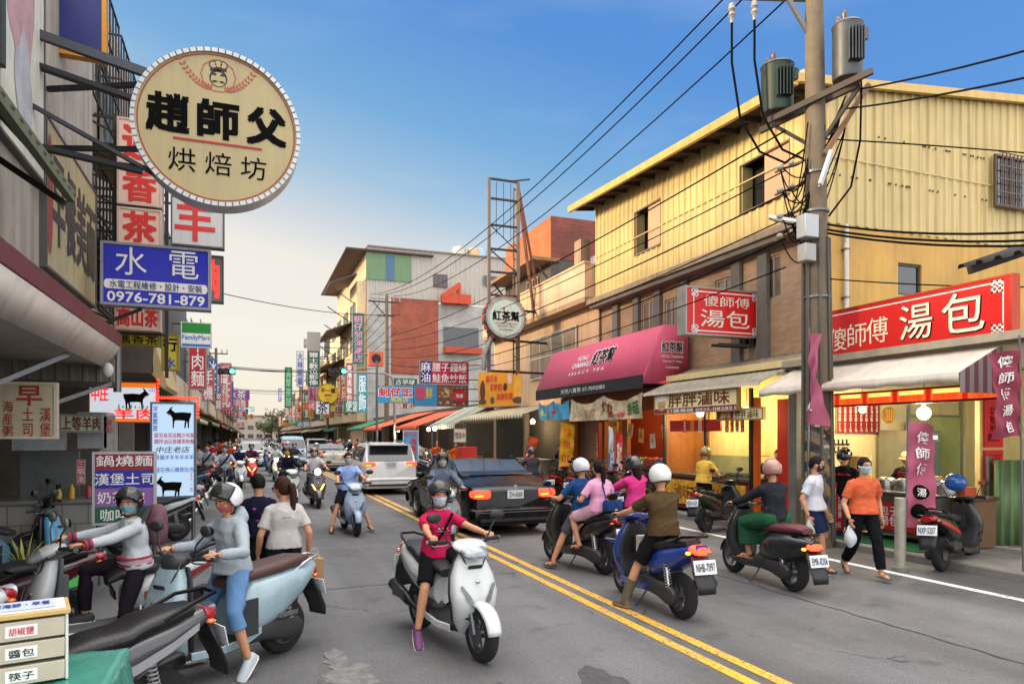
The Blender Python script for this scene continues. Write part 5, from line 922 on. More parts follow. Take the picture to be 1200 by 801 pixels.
# ================================================================== tea shop side, far signs
vsign('tall teal upright seafood sign with pink lettering on the cream house', 413, 366.5, 427, 427, 66.4, '16605c', '蚵仔煎海產店', 'd88aa0')
vsign('red upright rice shop sign with white lettering beside the green signal', 405.5, 425, 413.5, 472, 66.4, 'b01828', '東港黑輪伯', 'efe6dc')
vsign('pale edge strip of the red upright rice shop sign', 414, 428, 418, 472, 66.6, 'c8bcb4', '', 'ffffff')
vsign('dark green upright photo studio sign under a grey and orange top', 360, 411, 375, 453, 72, '144a38', '爾士數位影像', 'e0e4dc')
vsign('grey and orange slanted top panel of the photo studio sign', 360, 389, 375.5, 410.5, 72, '9a948c', '', 'ffffff')
vsign('slim white upright hotel sign with red and blue lettering', 347.5, 411, 356, 453, 84, 'dcdce0', '大林眼鏡', '2a58c0')
vsign('medium green upright sign over the far crowd', 333.5, 430, 342.5, 478, 92, '1c8050', '青草茶舖', '9ad8b0')
vsign('tiny white number sign above the photo studio sign', 356, 397, 359.5, 407, 74, 'd8d8d4', '25', '404040')
vsign('white square sign with a black brush figure under the yellow round one', 370, 470, 386, 485, 68, 'd4d8e0', '茶', '181818', False)
vsign('yellow slip sign beside the white brush figure sign', 387, 468, 393, 483, 68.3, 'd8b428', '', 'ffffff')
vsign('pink lilac sign under the photo studio sign', 361, 453, 372, 470, 72, 'b888a0', '飾品', '8a2848', False)
vsign('red white small sign below the pink lilac one', 360, 471, 370, 480, 72, 'c83838', '小吃', 'f0e0d8', False)
vsign('red upright flag sign in the far crowd', 326, 487, 330, 500, 150, 'b8202c', '茶', 'f0d8d0')
vsign('pale red far sign on the tea shop side of the trees', 333, 479, 340, 486, 130, 'c04848', '餐', 'f0e0d8', False)
vsign('slim violet far sign beside the pole', 326, 455, 330, 470, 120, '5a5a90', '網', 'd8d8f0')
def disc_sign(name, label, u, v, rpx, Y, facem, texts, rim, th=.3, extra=None, bulbs=None, post=None):
 x, d = onY(u, Y); r = rpx / F * d; t = thing(name, label, 'sign', (x, Y, zz(v, d))); b = MB(); b.cyl((0, 0, 0), (0, th, 0), r * .93, facem, n=40); b.build('face_panel', t, smooth=30)
 b = MB(); b.patch(lambda uu, vv: V((r * (1, 1, .93)[int(vv * 2 + .01)] * math.cos(2 * PI * uu), (th + .02, -.02, -.02)[int(vv * 2 + .01)], r * (1, 1, .93)[int(vv * 2 + .01)] * math.sin(2 * PI * uu))), 40, 2, mat(rim, .4, metal=.5), True); b.build('rim', t, smooth=30, normals=False); b = MB()
 for q in texts: b.text(q[0], (q[1] * r, -.005, q[2] * r), X_, Z_, q[3] * r, q[4] * r, q[5], q[6] if len(q) > 6 else .015)
 if extra: extra(b, r)
 b.build('lettering', t, smooth=0, normals=False)
 if bulbs:
  b = MB()
  for k in range(bulbs): a = 2 * PI * k / bulbs; b.bx((r * 1.07 * math.cos(a), th * .5, r * 1.07 * math.sin(a)), (.16, th * .6, .05), mat('b8502c' if k % 2 else '4a4440', .6), Matrix.Rotation(-(a + PI / 2), 3, 'Y'))
  b.build('light_ring', t)
 if post:
  b = MB()
  for p, q in post: b.cyl(V(p) - V((x, Y, zz(v, d))), V(q) - V((x, Y, zz(v, d))), .05, STEEL, n=8)
  b.build('bracket', t)
 return t
YT = 24.6; xT, dT = onY(592, YT)
disc_sign('round_tea_sign', 'round white tea shop sign with black lettering ringed by lamps on the iron tower', 593, 372, 24.5, YT, mat('c8d8cc', .4, var=.04), [('紅茶幫', 0, .08, 1.35, .46, BLACK, .035), ('HONG CHABANG', 0, -.28, 1.15, .09, mat('a02828', .5)), ('SELECT TEA', 0, -.42, .9, .06, BLACK), ('07-7092083', 0, -.58, .7, .08, mat('a02828', .5))], '9a9ea0', .4, bulbs=26, extra=lambda b, r: (b.patch(lambda u, v: V((r * (.86 + .015 * v) * math.cos(2 * PI * u), -.004, r * (.86 + .015 * v) * math.sin(2 * PI * u))), 40, 1, BLACK, True), b.add([(r * (-.1 + .06 * math.cos(t)), -.006, r * (.42 + .06 * math.sin(t))) for t in [2 * PI * j / 12 for j in range(12)]], [tuple(range(12))], RED)))
disc_sign('round_yellow_sign', 'yellow round eatery sign with black writing and a smile below a small ornament', 384.5, 461, 12, 68, mat('d0a812', .45), [('不一樣', 0, .3, 1.4, .5, BLACK, .03), ('麵食館', 0, -.15, .7, .22, BLACK), ('◡', 0, -.5, .4, .2, BLACK, .06)], '8a7010')
# iron sign tower
tw = thing('iron_sign_tower', 'tall empty iron lattice tower carrying the round white tea sign', 'sign tower'); b = MB(); c_ = mat('7a6a5c', .6, metal=.4, var=.3); dk_ = mat('2e2a28', .6, metal=.4)
xa, d_ = onY(573, YT + .5); xb = onY(607, YT + .5)[0]; zt = zz(209, d_);
for x, y_, w_ in ((xa, YT + .5, .11), (xb, YT + .5, .12), (xb + .25, YT + 1.3, .06), (xb + .05, YT + 1.1, .05)): b.bar((x, y_, 4.35), (x, y_, zt), w_, c_)
for v in (209, 232, 263, 291, 318, 345): b.bar((xa, YT + .5, zz(v, d_)), (xb, YT + .5, zz(v, d_)), .07, dk_); b.bar((xb, YT + .5, zz(v, d_)), (xb + .25, YT + 1.3, zz(v, d_)), .05, dk_)
b.bar((xa, YT + .5, zz(291, d_)), (xb, YT + .5, zz(318, d_)), .04, dk_); b.bar((xa, YT + .5, zz(345, d_)), (xb, YT + .5, zz(318, d_)), .04, dk_); b.bar((xa, YT + .5, zz(262, d_)), (xb, YT + .5, zz(292, d_)), .03, dk_)
for k in range(14): z = 4.5 + k * .55; b.bar((xb + .05, YT + 1.1, z), (xb + .25, YT + 1.3, z), .03, dk_)
for k in (.25, .5, .75): b.cyl((xa + (xb - xa) * k, YT + .5, zz(212, d_)), (xa + (xb - xa) * k, YT + .5, zz(270 + 15 * k, d_)), .012, dk_, n=5)
b.bar((xb, YT + .5, zt - .1), (11.0, YT + 1.5, zz(325, 26)), .08, mat('6a3a24', .7)); b.bar((xb, YT + .5, zt - .3), (10.7, YT + 1.0, zz(366, 26)), .09, mat('6a3a24', .7)); b.bar((xb - .3, YT + .5, zt), (xb + .5, YT + .5, zt + .18), .05, dk_)
[b.bar((xa, YT + .5, z), (11.2, YT + .9, z), .08, dk_) for z in (4.4, 5.6, 6.8)]; b.build('lattice', tw); b = MB(); b.tube([(xa - .25, YT + .4, 4.4), (xa - .2, YT + .4, 5.0), (xa + .15, YT + .4, 5.8)], .10, mat('8c8a84', .5, metal=.4, var=.2), 12); b.build('duct', tw)
# market signs
YS = 33.0
sign_at('market_sign', 'purple and red noodle board with white lettering over the orange awnings', 492, 423, 549.5, 450, YS, mat('b01c48', .5), [('麻油', .12, .5, .20, .86, WHT, {'v': True}), ('腰子麵線', .60, .27, .70, .38, WHT, {}), ('鮭魚炒飯', .60, .74, .70, .38, WHT, {})], th=.15, frame='8a8a8c', arms=[((onY(520, YS)[0], YS + .1, zz(v, 34)), (11.3, 31.9, zz(v, 34))) for v in (428, 445)], extra=lambda b, P, w_, h_: b.add([P(.02, .03, .003), P(.235, .03, .003), P(.235, .97, .003), P(.02, .97, .003)], [(0, 1, 2, 3)], mat('2a1c80', .5)))
def food(b, P, w_, h_):
 rnd = random.Random(4); b.add([P(.0, .0, .003), P(.42, .0, .003), P(.42, 1, .003), P(.0, 1, .003)], [(0, 1, 2, 3)], mat('2a86b8', .5)); b.add([P(.42, .02, .003), P(1, .02, .003), P(1, .98, .003), P(.42, .98, .003)], [(0, 1, 2, 3)], mat('6a4a34', .6, var=.5, scale=12))
 for k in range(40): x, y = .45 + rnd.random() * .5, .1 + rnd.random() * .8; b.add([P(x + q * .03, y + r_ * .08, .004 + k * .0002) for q, r_ in ((-1, -rnd.random()), (1, -.5), (rnd.random(), 1))], [(0, 1, 2)], mat(rnd.choice(['c8a070', '8a5a3a', 'a87a58', '4a3020', 'd8c09a']), .6))
 b.add([P(.83 + .135 * math.cos(t), .5 + .36 * math.sin(t), .014) for t in [2 * PI * j / 24 for j in range(24)]], [tuple(range(24))], mat('b81c30', .5))
sign_at('market_sign', 'blue and brown food photo board with a red disc under the noodle board', 484.5, 450.5, 549, 476, YS - .2, mat('8a6a4a', .5), [('蝦', .12, .4, .16, .6, mat('c04060', .5), {'bold': .05, 'off': .02}), ('鮮', .28, .4, .12, .5, mat('d0c040', .5), {'off': .02}), ('海產', .83, .5, .14, .2, WHT, {'off': .02})], th=.12, frame='6a6a6c', extra=food, arms=[((onY(520, YS)[0], YS, zz(v, 34)), (11.3, 31.9, zz(v, 34))) for v in (456, 470)])
sign_at('market_sign', 'sky blue oyster shop sign with red lettering over the green awnings', 442, 452, 485, 472, 40, mat('2a90c8', .5), [('蚵仔王', .5, .36, .9, .5, mat('c02028', .5), {'bold': .05, 'off': .008}), ('蚵仔王', .5, .37, .93, .54, WHT, {'bold': .09, 'off': .005}), ('海產店', .6, .8, .5, .28, mat('d8c428', .5), {'bold': .03})], th=.15, frame='6a7a88', post=[((onY(442, 40)[0], 40.1, 0), (onY(442, 40)[0], 40.1, 6.2), .07)])
sign_at('market_sign', 'dark green banner strip between the oyster sign and the noodle board', 461, 443, 489, 452, 41, mat('1c5a3c', .6), [('古早味', .5, .5, .8, .7, WHT, {'shear': .2})], th=.1)
sign_at('market_sign', 'white strip sign with dark lettering under the blue food photo board', 463, 472, 486, 479, 39, mat('c8c0b0', .6), [('八寶冰', .5, .5, .9, .8, mat('5a2820', .5))], th=.1)
sign_at('standing_sign', 'sky blue upright oyster shop board standing under the orange awning', 472.5, 504, 490.5, 541, 31, mat('3aa0d0', .5), [('蚵仔王', .5, .14, .9, .14, mat('c02840', .5), {'bold': .03}), ('海產店', .66, .58, .42, .66, mat('c02840', .5), {'v': True, 'bold': .04})], th=.06, frame='d0e0e8', post=[((onY(475, 31)[0], 31.1, .1), (onY(475, 31)[0], 31.1, 1.2), .02), ((onY(489, 31)[0], 31.1, .1), (onY(489, 31)[0], 31.1, 1.2), .02)])
sign_at('notice_board', 'white notice sheet tilted on the market stall by the red box', 532, 502, 546, 518, 30, mat('c8c8c4', .5), [('營業中', .5, .5, .8, .5, mat('404040', .6))], th=.02)
# dessert sign, angled to the street
p0, p1 = V((*onY(560.5, 31.2)[:1], 31.2, 0)), V((*onY(615, 28.2)[:1], 28.2, 0)); dd = (p1 - p0); dc = onY(588, 29.7)[1]
signbox('dessert_sign', 'orange dessert sign with red lettering and ice drawings beyond the pink awning', ((p0.x + p1.x) / 2, (p0.y + p1.y) / 2, (zz(433.5, dc) + zz(476, dc)) / 2), dd, dd.length, zz(433.5, dc) - zz(476, dc), mat('d8921c', .5, var=.12, scale=2), [('楊花冰', .30, .22, .26, .2, mat('c83a1c', .5), {'bold': .03}), ('草莓煎冰', .44, .47, .34, .2, mat('c83a1c', .5), {'bold': .03}), ('凍檸粉圓', .58, .74, .34, .2, mat('c83a1c', .5), {'bold': .03})], th=.5, frame='c8b49a',
 extra=lambda b, P, w_, h_: [b.add([P(x + rx * math.cos(t), y + ry * math.sin(t), .004 + .001 * k) for t in [2 * PI * j / 18 for j in range(18)]], [tuple(range(18))], mat(c, .5, var=.2)) for k, (x, y, rx, ry, c) in enumerate(((.10, .55, .06, .32, '5a2a1c'), (.10, .85, .09, .08, '4a4440'), (.87, .55, .09, .34, 'e0a838'), (.86, .85, .11, .09, '4a4440'), (.70, .25, .05, .16, 'd8b0a0'), (.32, .82, .05, .1, '5a4a48'), (.60, .47, .04, .11, '3a2420')))])
# hanging dumpling sign on its truss
Yh = 13.3;
hs = sign_at('dumpling_sign', 'red hanging dumpling sign with white lettering and key corners on an iron truss', 803, 338, 893, 394, Yh, mRedS, [('傻師傅', .53, .28, .60, .22, mat('e8e0d0', .5), {'bold': .0}), ('湯包', .51, .64, .64, .36, mat('e8e0d0', .5), {'bold': .01})], th=.3, frame='a8a29c', fw=.04, extra=lambda b, P, w_, h_: (border(b, P, .10, .09, .93, .92, .012, w_ / h_, WHT), [fret(b, P, x, y, .09, WHT, w_ / h_) for x in (.12, .91) for y in (.13, .87)]))
b = MB(); xl, dl = onY(848, Yh); xr_ = onY(893, Yh)[0]
zt_, zb_ = zz(362, dl), zz(403, dl)
for yy in (Yh + .05, Yh + .3):
 b.bar((xr_ - .3, yy, zt_), (11.15, yy, zt_), .05, IRON); b.bar((xl - .1, yy, zb_), (11.15, yy, zb_), .06, IRON)
 for k in range(4): a = xr_ + (11.1 - xr_) * k / 4; e = xr_ + (11.1 - xr_) * (k + 1) / 4; b.bar((a, yy, zb_ if k % 2 else zt_), (e, yy, zt_ if k % 2 else zb_), .04, IRON); b.bar((e, yy, zb_), (e, yy, zt_), .04, IRON)
tag(b.build('iron_truss'), 'black iron truss arm holding the red hanging dumpling sign off the tiled wall', 'bracket')
# flags
def flag(label, base, top, d_u, wd, z0, z1, m, texts, flip=1, seed=0, name='banner_flag', wave=.05, textm=WHT):
 base, top = V(base), V(top); t = thing(name, label, 'flag', base); b = MB(); b.cyl((0, 0, 0), top - base, .014, STEEL, n=8); b.build('pole', t); ax = (top - base).normalized(); du = V(d_u).normalized(); b = MB(); rnd = random.Random(seed); ph = rnd.random() * 6; n = du.cross(ax)
 def fn(u, v):
  h = z1 + (z0 - z1) * v; return ax * h + du * (u * wd) + n * (wave * (u * .7 + .3 * v) * math.sin(u * 5 + v * 4 + ph) + .02 * math.sin(v * 19 + u * 4 + ph)) - ax * (.06 * u * u)
 b.patch(fn, 16, 34, m); b.build('cloth', t, smooth=60, normals=False); b = MB()
 for s_, u, v, uw, vh, mm in texts:
  vs_, fs = text_geo(s_, .01, 0, 1)
  for sg in (-1, 1): b.add([fn(u + p[0] * uw * flip, v - p[1] * vh) + n * (.010 + .022 * (mm is WHT)) * sg for p in vs_], fs, mm)
 b.build('lettering', t, smooth=0, normals=False); return t
mPf = mat('a8526a', .8, var=.15, scale=3, name='pink_flag_cloth'); mPf2 = mat('8a3448', .8, var=.15, scale=3)
bp = gnd(1060, 668); ch_ = lambda i, n=5: .12 + i * .17
fx, fd = onY(1062, bp.y)
f1 = flag('pink feather flag with white dumpling lettering on the leaning pole before the shop', (bp.x, bp.y, .0), (bp.x + .10, bp.y + .02, 2.35), (1, -.15, 0), .48, .62, 2.15, mPf, [(c, .5, .14 + i * .15, .52, .11, WHT) for i, c in enumerate('傻師傅')] + [('●', .5, .66, .60, .14, BLACK), ('●', .5, .84, .60, .14, BLACK), ('湯', .5, .66, .36, .08, WHT), ('包', .5, .84, .36, .08, WHT)], seed=2)
b = MB(); b.cyl((0, 0, 0), (0, 0, 1.05), .075, mat('a09c8c', .5, metal=.3, var=.2, scale=8), n=16); b.cyl((0, 0, 0), (0, 0, .05), .11, mat('77736a', .7), n=16); tag(b.build('steel_bollard', loc=(bp.x - .06, bp.y + .02, 0)), 'pale steel pipe post at the road edge holding the pink feather flag', 'post')
xq, dq = onY(942, 9.3)
flag('slim pink flag bunched up against the concrete power pole', (xq - .02, 9.2, .1), (xq + .02, 9.2, 3.75), (-.2, -1, 0), .35, 2.05, 3.55, mat('b8607c', .8, var=.2), [('包', .5, .8, .5, .1, WHT)], seed=7, wave=.16)
xq2 = onY(1193, 6.45)[0]
flag('dark pink flag with white dumpling lettering at the shop end pillar', (xq2 + .03, 6.4, .1), (xq2 - .05, 6.4, 3.3), (-1, .25, 0), .42, 1.85, 3.0, mPf2, [(c, .52, .12 + i * .19, .45, .13, WHT) for i, c in enumerate('傻師傅湯包')], -1, seed=5, wave=.07)
p = V((9.25, 20.3, 0))
flag('yellow vertical flag with red pudding lettering beside the tea shop', (p.x, p.y, .1), (p.x + .12, p.y, 2.35), (1, .1, 0), .52, .75, 2.25, mat('d8a81c', .7, var=.1), [('奶', .5, .18, .5, .16, RED), ('酪', .5, .45, .5, .16, RED), ('30', .5, .75, .55, .16, RED)], -1, seed=8, wave=.03)
p = V((9.2, 16.0, 0))
flag('red flag with white edge and writing before the timber tea shop', (p.x, p.y + .5, .1), (p.x + .02, p.y + .5, 2.05), (1, 0, 0), .22, .2, 1.95, mat('b81820', .7), [('現做好茶', .5, .5, .6, .7, WHT)], seed=3, wave=.03)
flag('narrow white flag with blue stripe beside the red tea flag', (p.x - .12, p.y + .6, .1), (p.x - .14, p.y + .6, 2.2), (1, 0, 0), .14, .2, 2.1, mat('c4c4d0', .7), [('飲品', .5, .5, .7, .4, mat('303c90', .6))], seed=4, wave=.03)
p = V((9.3, 23.9, 0)); flag('tilted orange flag leaning at the shop of the dessert sign', (p.x, p.y, .1), (p.x + .45, p.y, 2.0), (1, 0, -.2), .4, .4, 1.9, mat('c8501c', .7), [('冰', .5, .4, .5, .2, mat('e8c840', .5))], seed=9, wave=.03)
b = MB(); b.box(-.012, -.4, 0, .012, .4, 2.6, mat('c42818', .7, var=.1)); tag(b.build('red_cloth_strip', loc=(onY(936, 11.2)[0], 11.4, .11)), 'narrow bright red cloth strip hanging behind the concrete power pole', 'banner')
rnd = random.Random(23); cols = ['b02030', '1c6a48', '1c4c9c', 'd0a818', 'd8d4cc', 'c86a20', '7a3a80', '2a8a9a', 'b84a5a', 'e0dcd0']; cn_ = ['crimson', 'green', 'blue', 'yellow', 'white', 'orange', 'purple', 'teal', 'rose', 'cream']; wd_ = ['牛肉麵', '藥局', '眼鏡', '便當', '水果行', '服飾', '冰茶', '美髮', '手機', '火鍋', '豆花', '鞋店']
for k in range(44):
 sd = k % 2; Y = (30 if sd == 0 else 62) + (k // 2) * (5.2 if sd == 0 else 5.6) + rnd.uniform(-1.5, 1.5); c = k * 7 % 10; vert = k % 3 != 0 or (sd == 0 and Y < 62); w_ = (rnd.uniform(.45, .7) if Y < 60 else rnd.uniform(.7, 1.1)) if vert else rnd.uniform(1.5, 2.6); h_ = (rnd.uniform(1.4, 2.4) if Y < 60 else rnd.uniform(2.2, 4.6)) if vert else rnd.uniform(.7, 1.3); z = rnd.uniform(3.6, 6.2) + h_ / 2 * vert; t_ = wd_[k * 5 % 12]
 signbox('shop_sign', '%s %s shop sign among the far signs on the %s side' % (cn_[c], 'upright' if vert else 'wide', 'bakery' if sd == 0 else 'tea shop'), ((-2.2 + w_ / 2 if sd == 0 else 10.0 - w_ / 2), Y, z), X_, w_, h_, mat(cols[c], .5, var=.08), [(t_, .5, .5, .7, .88, WHT if c not in (3, 4, 9) else RED, {'v': vert})], th=.2, frame='8a8a88', fw=.05, group='small far shop signs', arms=[((-3.1 if sd == 0 else 10.7, Y + .1, z), ((-2.2 if sd == 0 else 10.0), Y + .1, z))])
# ================================================================== poles, lamps, signals, cables
PX, PY, PD = 9.42, 9.6, 12.3
LAT = V((cT, -sT, 0)); FWD = V((sT, cT, 0))          # photograph's right and forward, used to read offsets off it
def pz(v, d=PD): return zz(v, d)
def hazard():
 m = bpy.data.materials.new('hazard_stripes'); m.use_nodes = True; n = m.node_tree.nodes; l = m.node_tree.links; b = n['Principled BSDF']; t = n.new('ShaderNodeTexCoord'); s = n.new('ShaderNodeSeparateXYZ'); l.new(t.outputs['Object'], s.inputs[0])
 a = n.new('ShaderNodeMath'); a.operation = 'MULTIPLY_ADD'; l.new(s.outputs['X'], a.inputs[0]); a.inputs[1].default_value = 1.0; l.new(s.outputs['Z'], a.inputs[2]); d = n.new('ShaderNodeMath'); d.operation = 'DIVIDE'; l.new(a.outputs[0], d.inputs[0]); d.inputs[1].default_value = .36; f = n.new('ShaderNodeMath'); f.operation = 'FRACT'; l.new(d.outputs[0], f.inputs[0]); g_ = n.new('ShaderNodeMath'); g_.operation = 'GREATER_THAN'; l.new(f.outputs[0], g_.inputs[0]); g_.inputs[1].default_value = .5
 z = n.new('ShaderNodeTexNoise'); l.new(t.outputs['Object'], z.inputs[0]); z.inputs['Scale'].default_value = 6; z.inputs['Detail'].default_value = 5; r = n.new('ShaderNodeMapRange'); l.new(z.outputs[0], r.inputs[0]); r.inputs[1].default_value = .45; r.inputs[2].default_value = .6; x = n.new('ShaderNodeMixRGB'); l.new(g_.outputs[0], x.inputs[0]); x.inputs[1].default_value = (.03, .03, .03, 1); x.inputs[2].default_value = (.30, .19, .05, 1); x2 = n.new('ShaderNodeMixRGB'); l.new(r.outputs[0], x2.inputs[0]); l.new(x.outputs[0], x2.inputs[1]); x2.inputs[2].default_value = (.16, .14, .12, 1); l.new(x2.outputs[0], b.inputs['Base Color']); b.inputs['Roughness'].default_value = .8; return m
mPole = mat('6b604f', .85, var=.3, scale=5, bump=.3, bscale=40, streak=.35, name='weathered_concrete')
pl = thing('power_pole', 'big weathered concrete power pole carrying two transformers by the dumpling shop', 'power pole', (PX, PY, 0))
b = MB(); b.cyl((0, 0, 0), (-.12, 0, 12), .235, mPole, .13, 28); b.build('shaft', pl); b = MB(); b.cyl((0, 0, .25), (-.018, 0, 2.1), .238, hazard(), .228, 28); b.build('hazard_band', pl)
for v in (350, 250, 205): b = MB(); z = pz(v); b.cyl((-.01 * z, 0, z), (-.01 * z, 0, z + .04), .262 - .0075 * z, STEEL, n=24); b.build('steel_band', pl)
b = MB(); arm = metal('6a6c70', .5, metal=.5)
q = V((-.1, 0, 0)); e1 = LAT * -1.35 + FWD * .3; b.bar(q + V((0, 0, 9.62)), q + e1 + V((0, 0, 9.85)), .09, arm, .1); b.bar(q + V((0, 0, 9.0)) - LAT * .1, q - LAT * .45 + V((0, 0, 9.6)), .07, arm)
b.build('crossarm', pl); b = MB(); pA, pB = -LAT * .62 + FWD * .5, LAT * .75 - FWD * .65                      # transformer platform
for s_ in (-.13, .13): o_ = FWD * s_ * 1.6; b.bar(q + pA * 1.1 + o_ + V((0, 0, 7.62)), q + pB * .85 + o_ + V((0, 0, 7.95)), .07, mat('3c342c', .7, var=.3), .10)
b.bar(q + V((0, 0, 6.9)), q + pB * .75 + V((0, 0, 7.85)), .06, IRON); b.bar(q + V((0, 0, 7.0)), q + pA * .9 + V((0, 0, 7.6)), .06, IRON); b.bar(q + LAT * .1 - FWD * .2 + V((0, 0, 6.8)), q + LAT * .9 - FWD * .1 + V((0, 0, 8.05)), .08, mat('7a5a40', .7, var=.3)); b.bar(q + V((0, 0, 7.1)), q + LAT * .55 + V((0, 0, 7.4)), .05, IRON)
for k, z in enumerate((6.85, 6.45, 6.0, 5.65)): b.bar(q + V((0, 0, z)), q - LAT * .65 + FWD * .1 + V((0, 0, z - .25)), .035, mat('8a6a40', .7, var=.2))
b.build('transformer_platform', pl); ins = mat('8e8a86', .25, var=.1)
for f in (.72, 1.0): b = MB(); p = q + e1 * f + V((0, 0, 9.7)); b.tube([p, p - V((0, 0, .1)), p - V((0, 0, .14)), p - V((0, 0, .2)), p - V((0, 0, .24)), p - V((0, 0, .34))], [.05, .07, .04, .07, .04, .03], ins, 12); b.build('insulator', pl)
for k, z in enumerate((6.85, 6.45, 6.0, 5.65)): b = MB(); p = q - LAT * .6 + V((0, 0, z - .2)); b.ell(p, (.06, .06, .05), ins, 10, 6); b.ell(p + LAT * .2 + V((0, 0, .08)), (.05, .05, .045), ins, 10, 6); b.build('insulator', pl)
b = MB()
b.box(-.5, -.22, 5.35, -.2, .0, 5.75, mat('a8acae', .4, metal=.3)); b.box(-.48, -.2, 4.95, -.24, .0, 5.25, mat('9a9c98', .4)); b.build('meter_box', pl, bevel=.015)
b = MB()
for a, r0 in ((2.6, .03), (3.3, .022), (4.2, .026), (5.0, .02), (5.6, .024)): b.tube([(math.cos(a) * (.262 - .0088 * z) - .01 * z, math.sin(a) * (.262 - .0088 * z), z) for z in (.1, 1.5, 3, 4.5, 5.4)], r0, mat('57534a', .7, var=.25), 8)
for k in range(12): z = 1.4 + k * .09; a = 3.6 + (k * 7 % 5) * .3; b.bx((math.cos(a) * .228, math.sin(a) * .228, z), (.02, .1, .05), mat(['c8bca8', '8a8478', 'a08a78', '3a3a3c'][k % 4], .6), Matrix.Rotation(a, 3, 'Z'))
b.build('conduit', pl)
def transformer(label, loc, col, hgt, r):
 t = thing('pole_transformer', label, 'transformer', loc); m = mat(col, .45, metal=.3, var=.2, scale=5, streak=.3); b = MB(); b.tube([(0, 0, 0), (0, 0, .03), (0, 0, hgt * .93), (0, 0, hgt * .96), (0, 0, hgt)], [r * .95, r, r, r * 1.06, r * .95], m, 28); b.build('tank', t); b = MB()
 for k in range(6): a = -2.3 + k * .14; b.bx((math.cos(a) * (r + .06), math.sin(a) * (r + .06), hgt * .5), (.14, .015, hgt * .6), m, Matrix.Rotation(a, 3, 'Z'))
 b.build('cooling_fin', t); b = MB()
 for a in (.6, 2.2, 3.6): b.tube([(math.cos(a) * r * .5, math.sin(a) * r * .5, hgt), (math.cos(a) * r * .55, math.sin(a) * r * .55, hgt + .06), (math.cos(a) * r * .6, math.sin(a) * r * .6, hgt + .1), (math.cos(a) * r * .65, math.sin(a) * r * .65, hgt + .18)], [.06, .045, .055, .02], mat('5a4a44', .3), 10)
 b.bx((r * .9, -.1, hgt * .82), (.18, .12, .2), m); b.build('bushing', t); return t
transformer('squat green transformer drum on the street side of the big pole', V((PX, PY, 0)) + q + pA * .80 + V((0, 0, 7.77)), '2c3c36', .88, .28); transformer('taller grey transformer drum on the shop side of the big pole', V((PX, PY, 0)) + q + pB * .55 - FWD * .0 + V((0, 0, 8.0)), '4a4e52', .95, .24)
def lamp_arm(label, p, e, col='d8dad8'):
 t = thing('street_lamp', label, 'street lamp', p); e = V(e) - V(p); b = MB(); b.bx(e * .55, (e.length * .95, .17, .06), mat(col, .4, var=.08), e.to_track_quat('X', 'Z').to_matrix()); b.build('lamp_head', t, bevel=.015); b = MB(); b.bx(e * .6 - V((0, 0, .035)), (e.length * .6, .13, .02), mat('b8bcb4', .3), e.to_track_quat('X', 'Z').to_matrix()); b.build('lens', t); b = MB(); b.cyl((0, 0, 0), e * .2, .025, STEEL, n=8); b.build('arm', t)
P0 = V((PX - .1, PY, 0)); lamp_arm('ribbed lamp head tilted upright in front of the big pole', P0 - LAT * .02 - FWD * .25 + V((0, 0, pz(226))), P0 + LAT * .14 - FWD * .35 + V((0, 0, pz(188)))); lamp_arm('slim white lamp tube reaching out over the street from the big pole', P0 - LAT * .2 - FWD * .1 + V((0, 0, pz(264))), P0 - LAT * .72 + FWD * .15 + V((0, 0, pz(252))))
def small_pole(X, Y, h, label, arm_=True):
 t = thing('utility_pole', label, 'utility pole', (X, Y, 0)); b = MB(); b.cyl((0, 0, 0), (0, 0, h), .2, mPole, .12, 14); b.build('shaft', t); b = MB(); b.bar((-1.3, 0, h - .5), (1.0, 0, h - .5), .1, IRON); b.bar((-1.0, 0, h - .5), (0, 0, h - 1.6), .06, IRON); b.bar((-.7, 0, h - 1.5), (.6, 0, h - 1.5), .08, IRON); b.build('crossarm', t); b = MB()
 for x in (-1.2, -.6, .5, .95): b.cyl((x, 0, h - .45), (x, 0, h - .1), .05, mat('8a8682', .3), n=8)
 b.build('insulator', t); return t
small_pole(9.4, 50, 12.0, 'concrete utility pole with a crossarm before the tall grey block'); small_pole(9.3, 88, 12, 'concrete utility pole past the teal seafood sign'); small_pole(9.2, 128, 12, 'far utility pole among the green upright signs'); small_pole(-2.6, 70, 10, 'utility pole behind the green traffic signal on the bakery side'); small_pole(-2.4, 125, 10, 'distant utility pole on the bakery side pavement')
x, d = onY(444, 41); b = MB();
def speaker():
 t = thing('horn_speaker', 'orange horn speaker box on the far utility pole', 'speaker', (onY(441, 48)[0], 48, zz(420, onY(441, 48)[1]))); b = MB(); b.box(-.5, 0, -.5, .5, .5, .5, mat('c85a30', .5, var=.1)); b.build('casing', t, bevel=.02); b = MB(); b.cyl((0, -.02, 0), (0, .05, 0), .32, BLK, .1, 20); b.build('horn', t)
speaker()
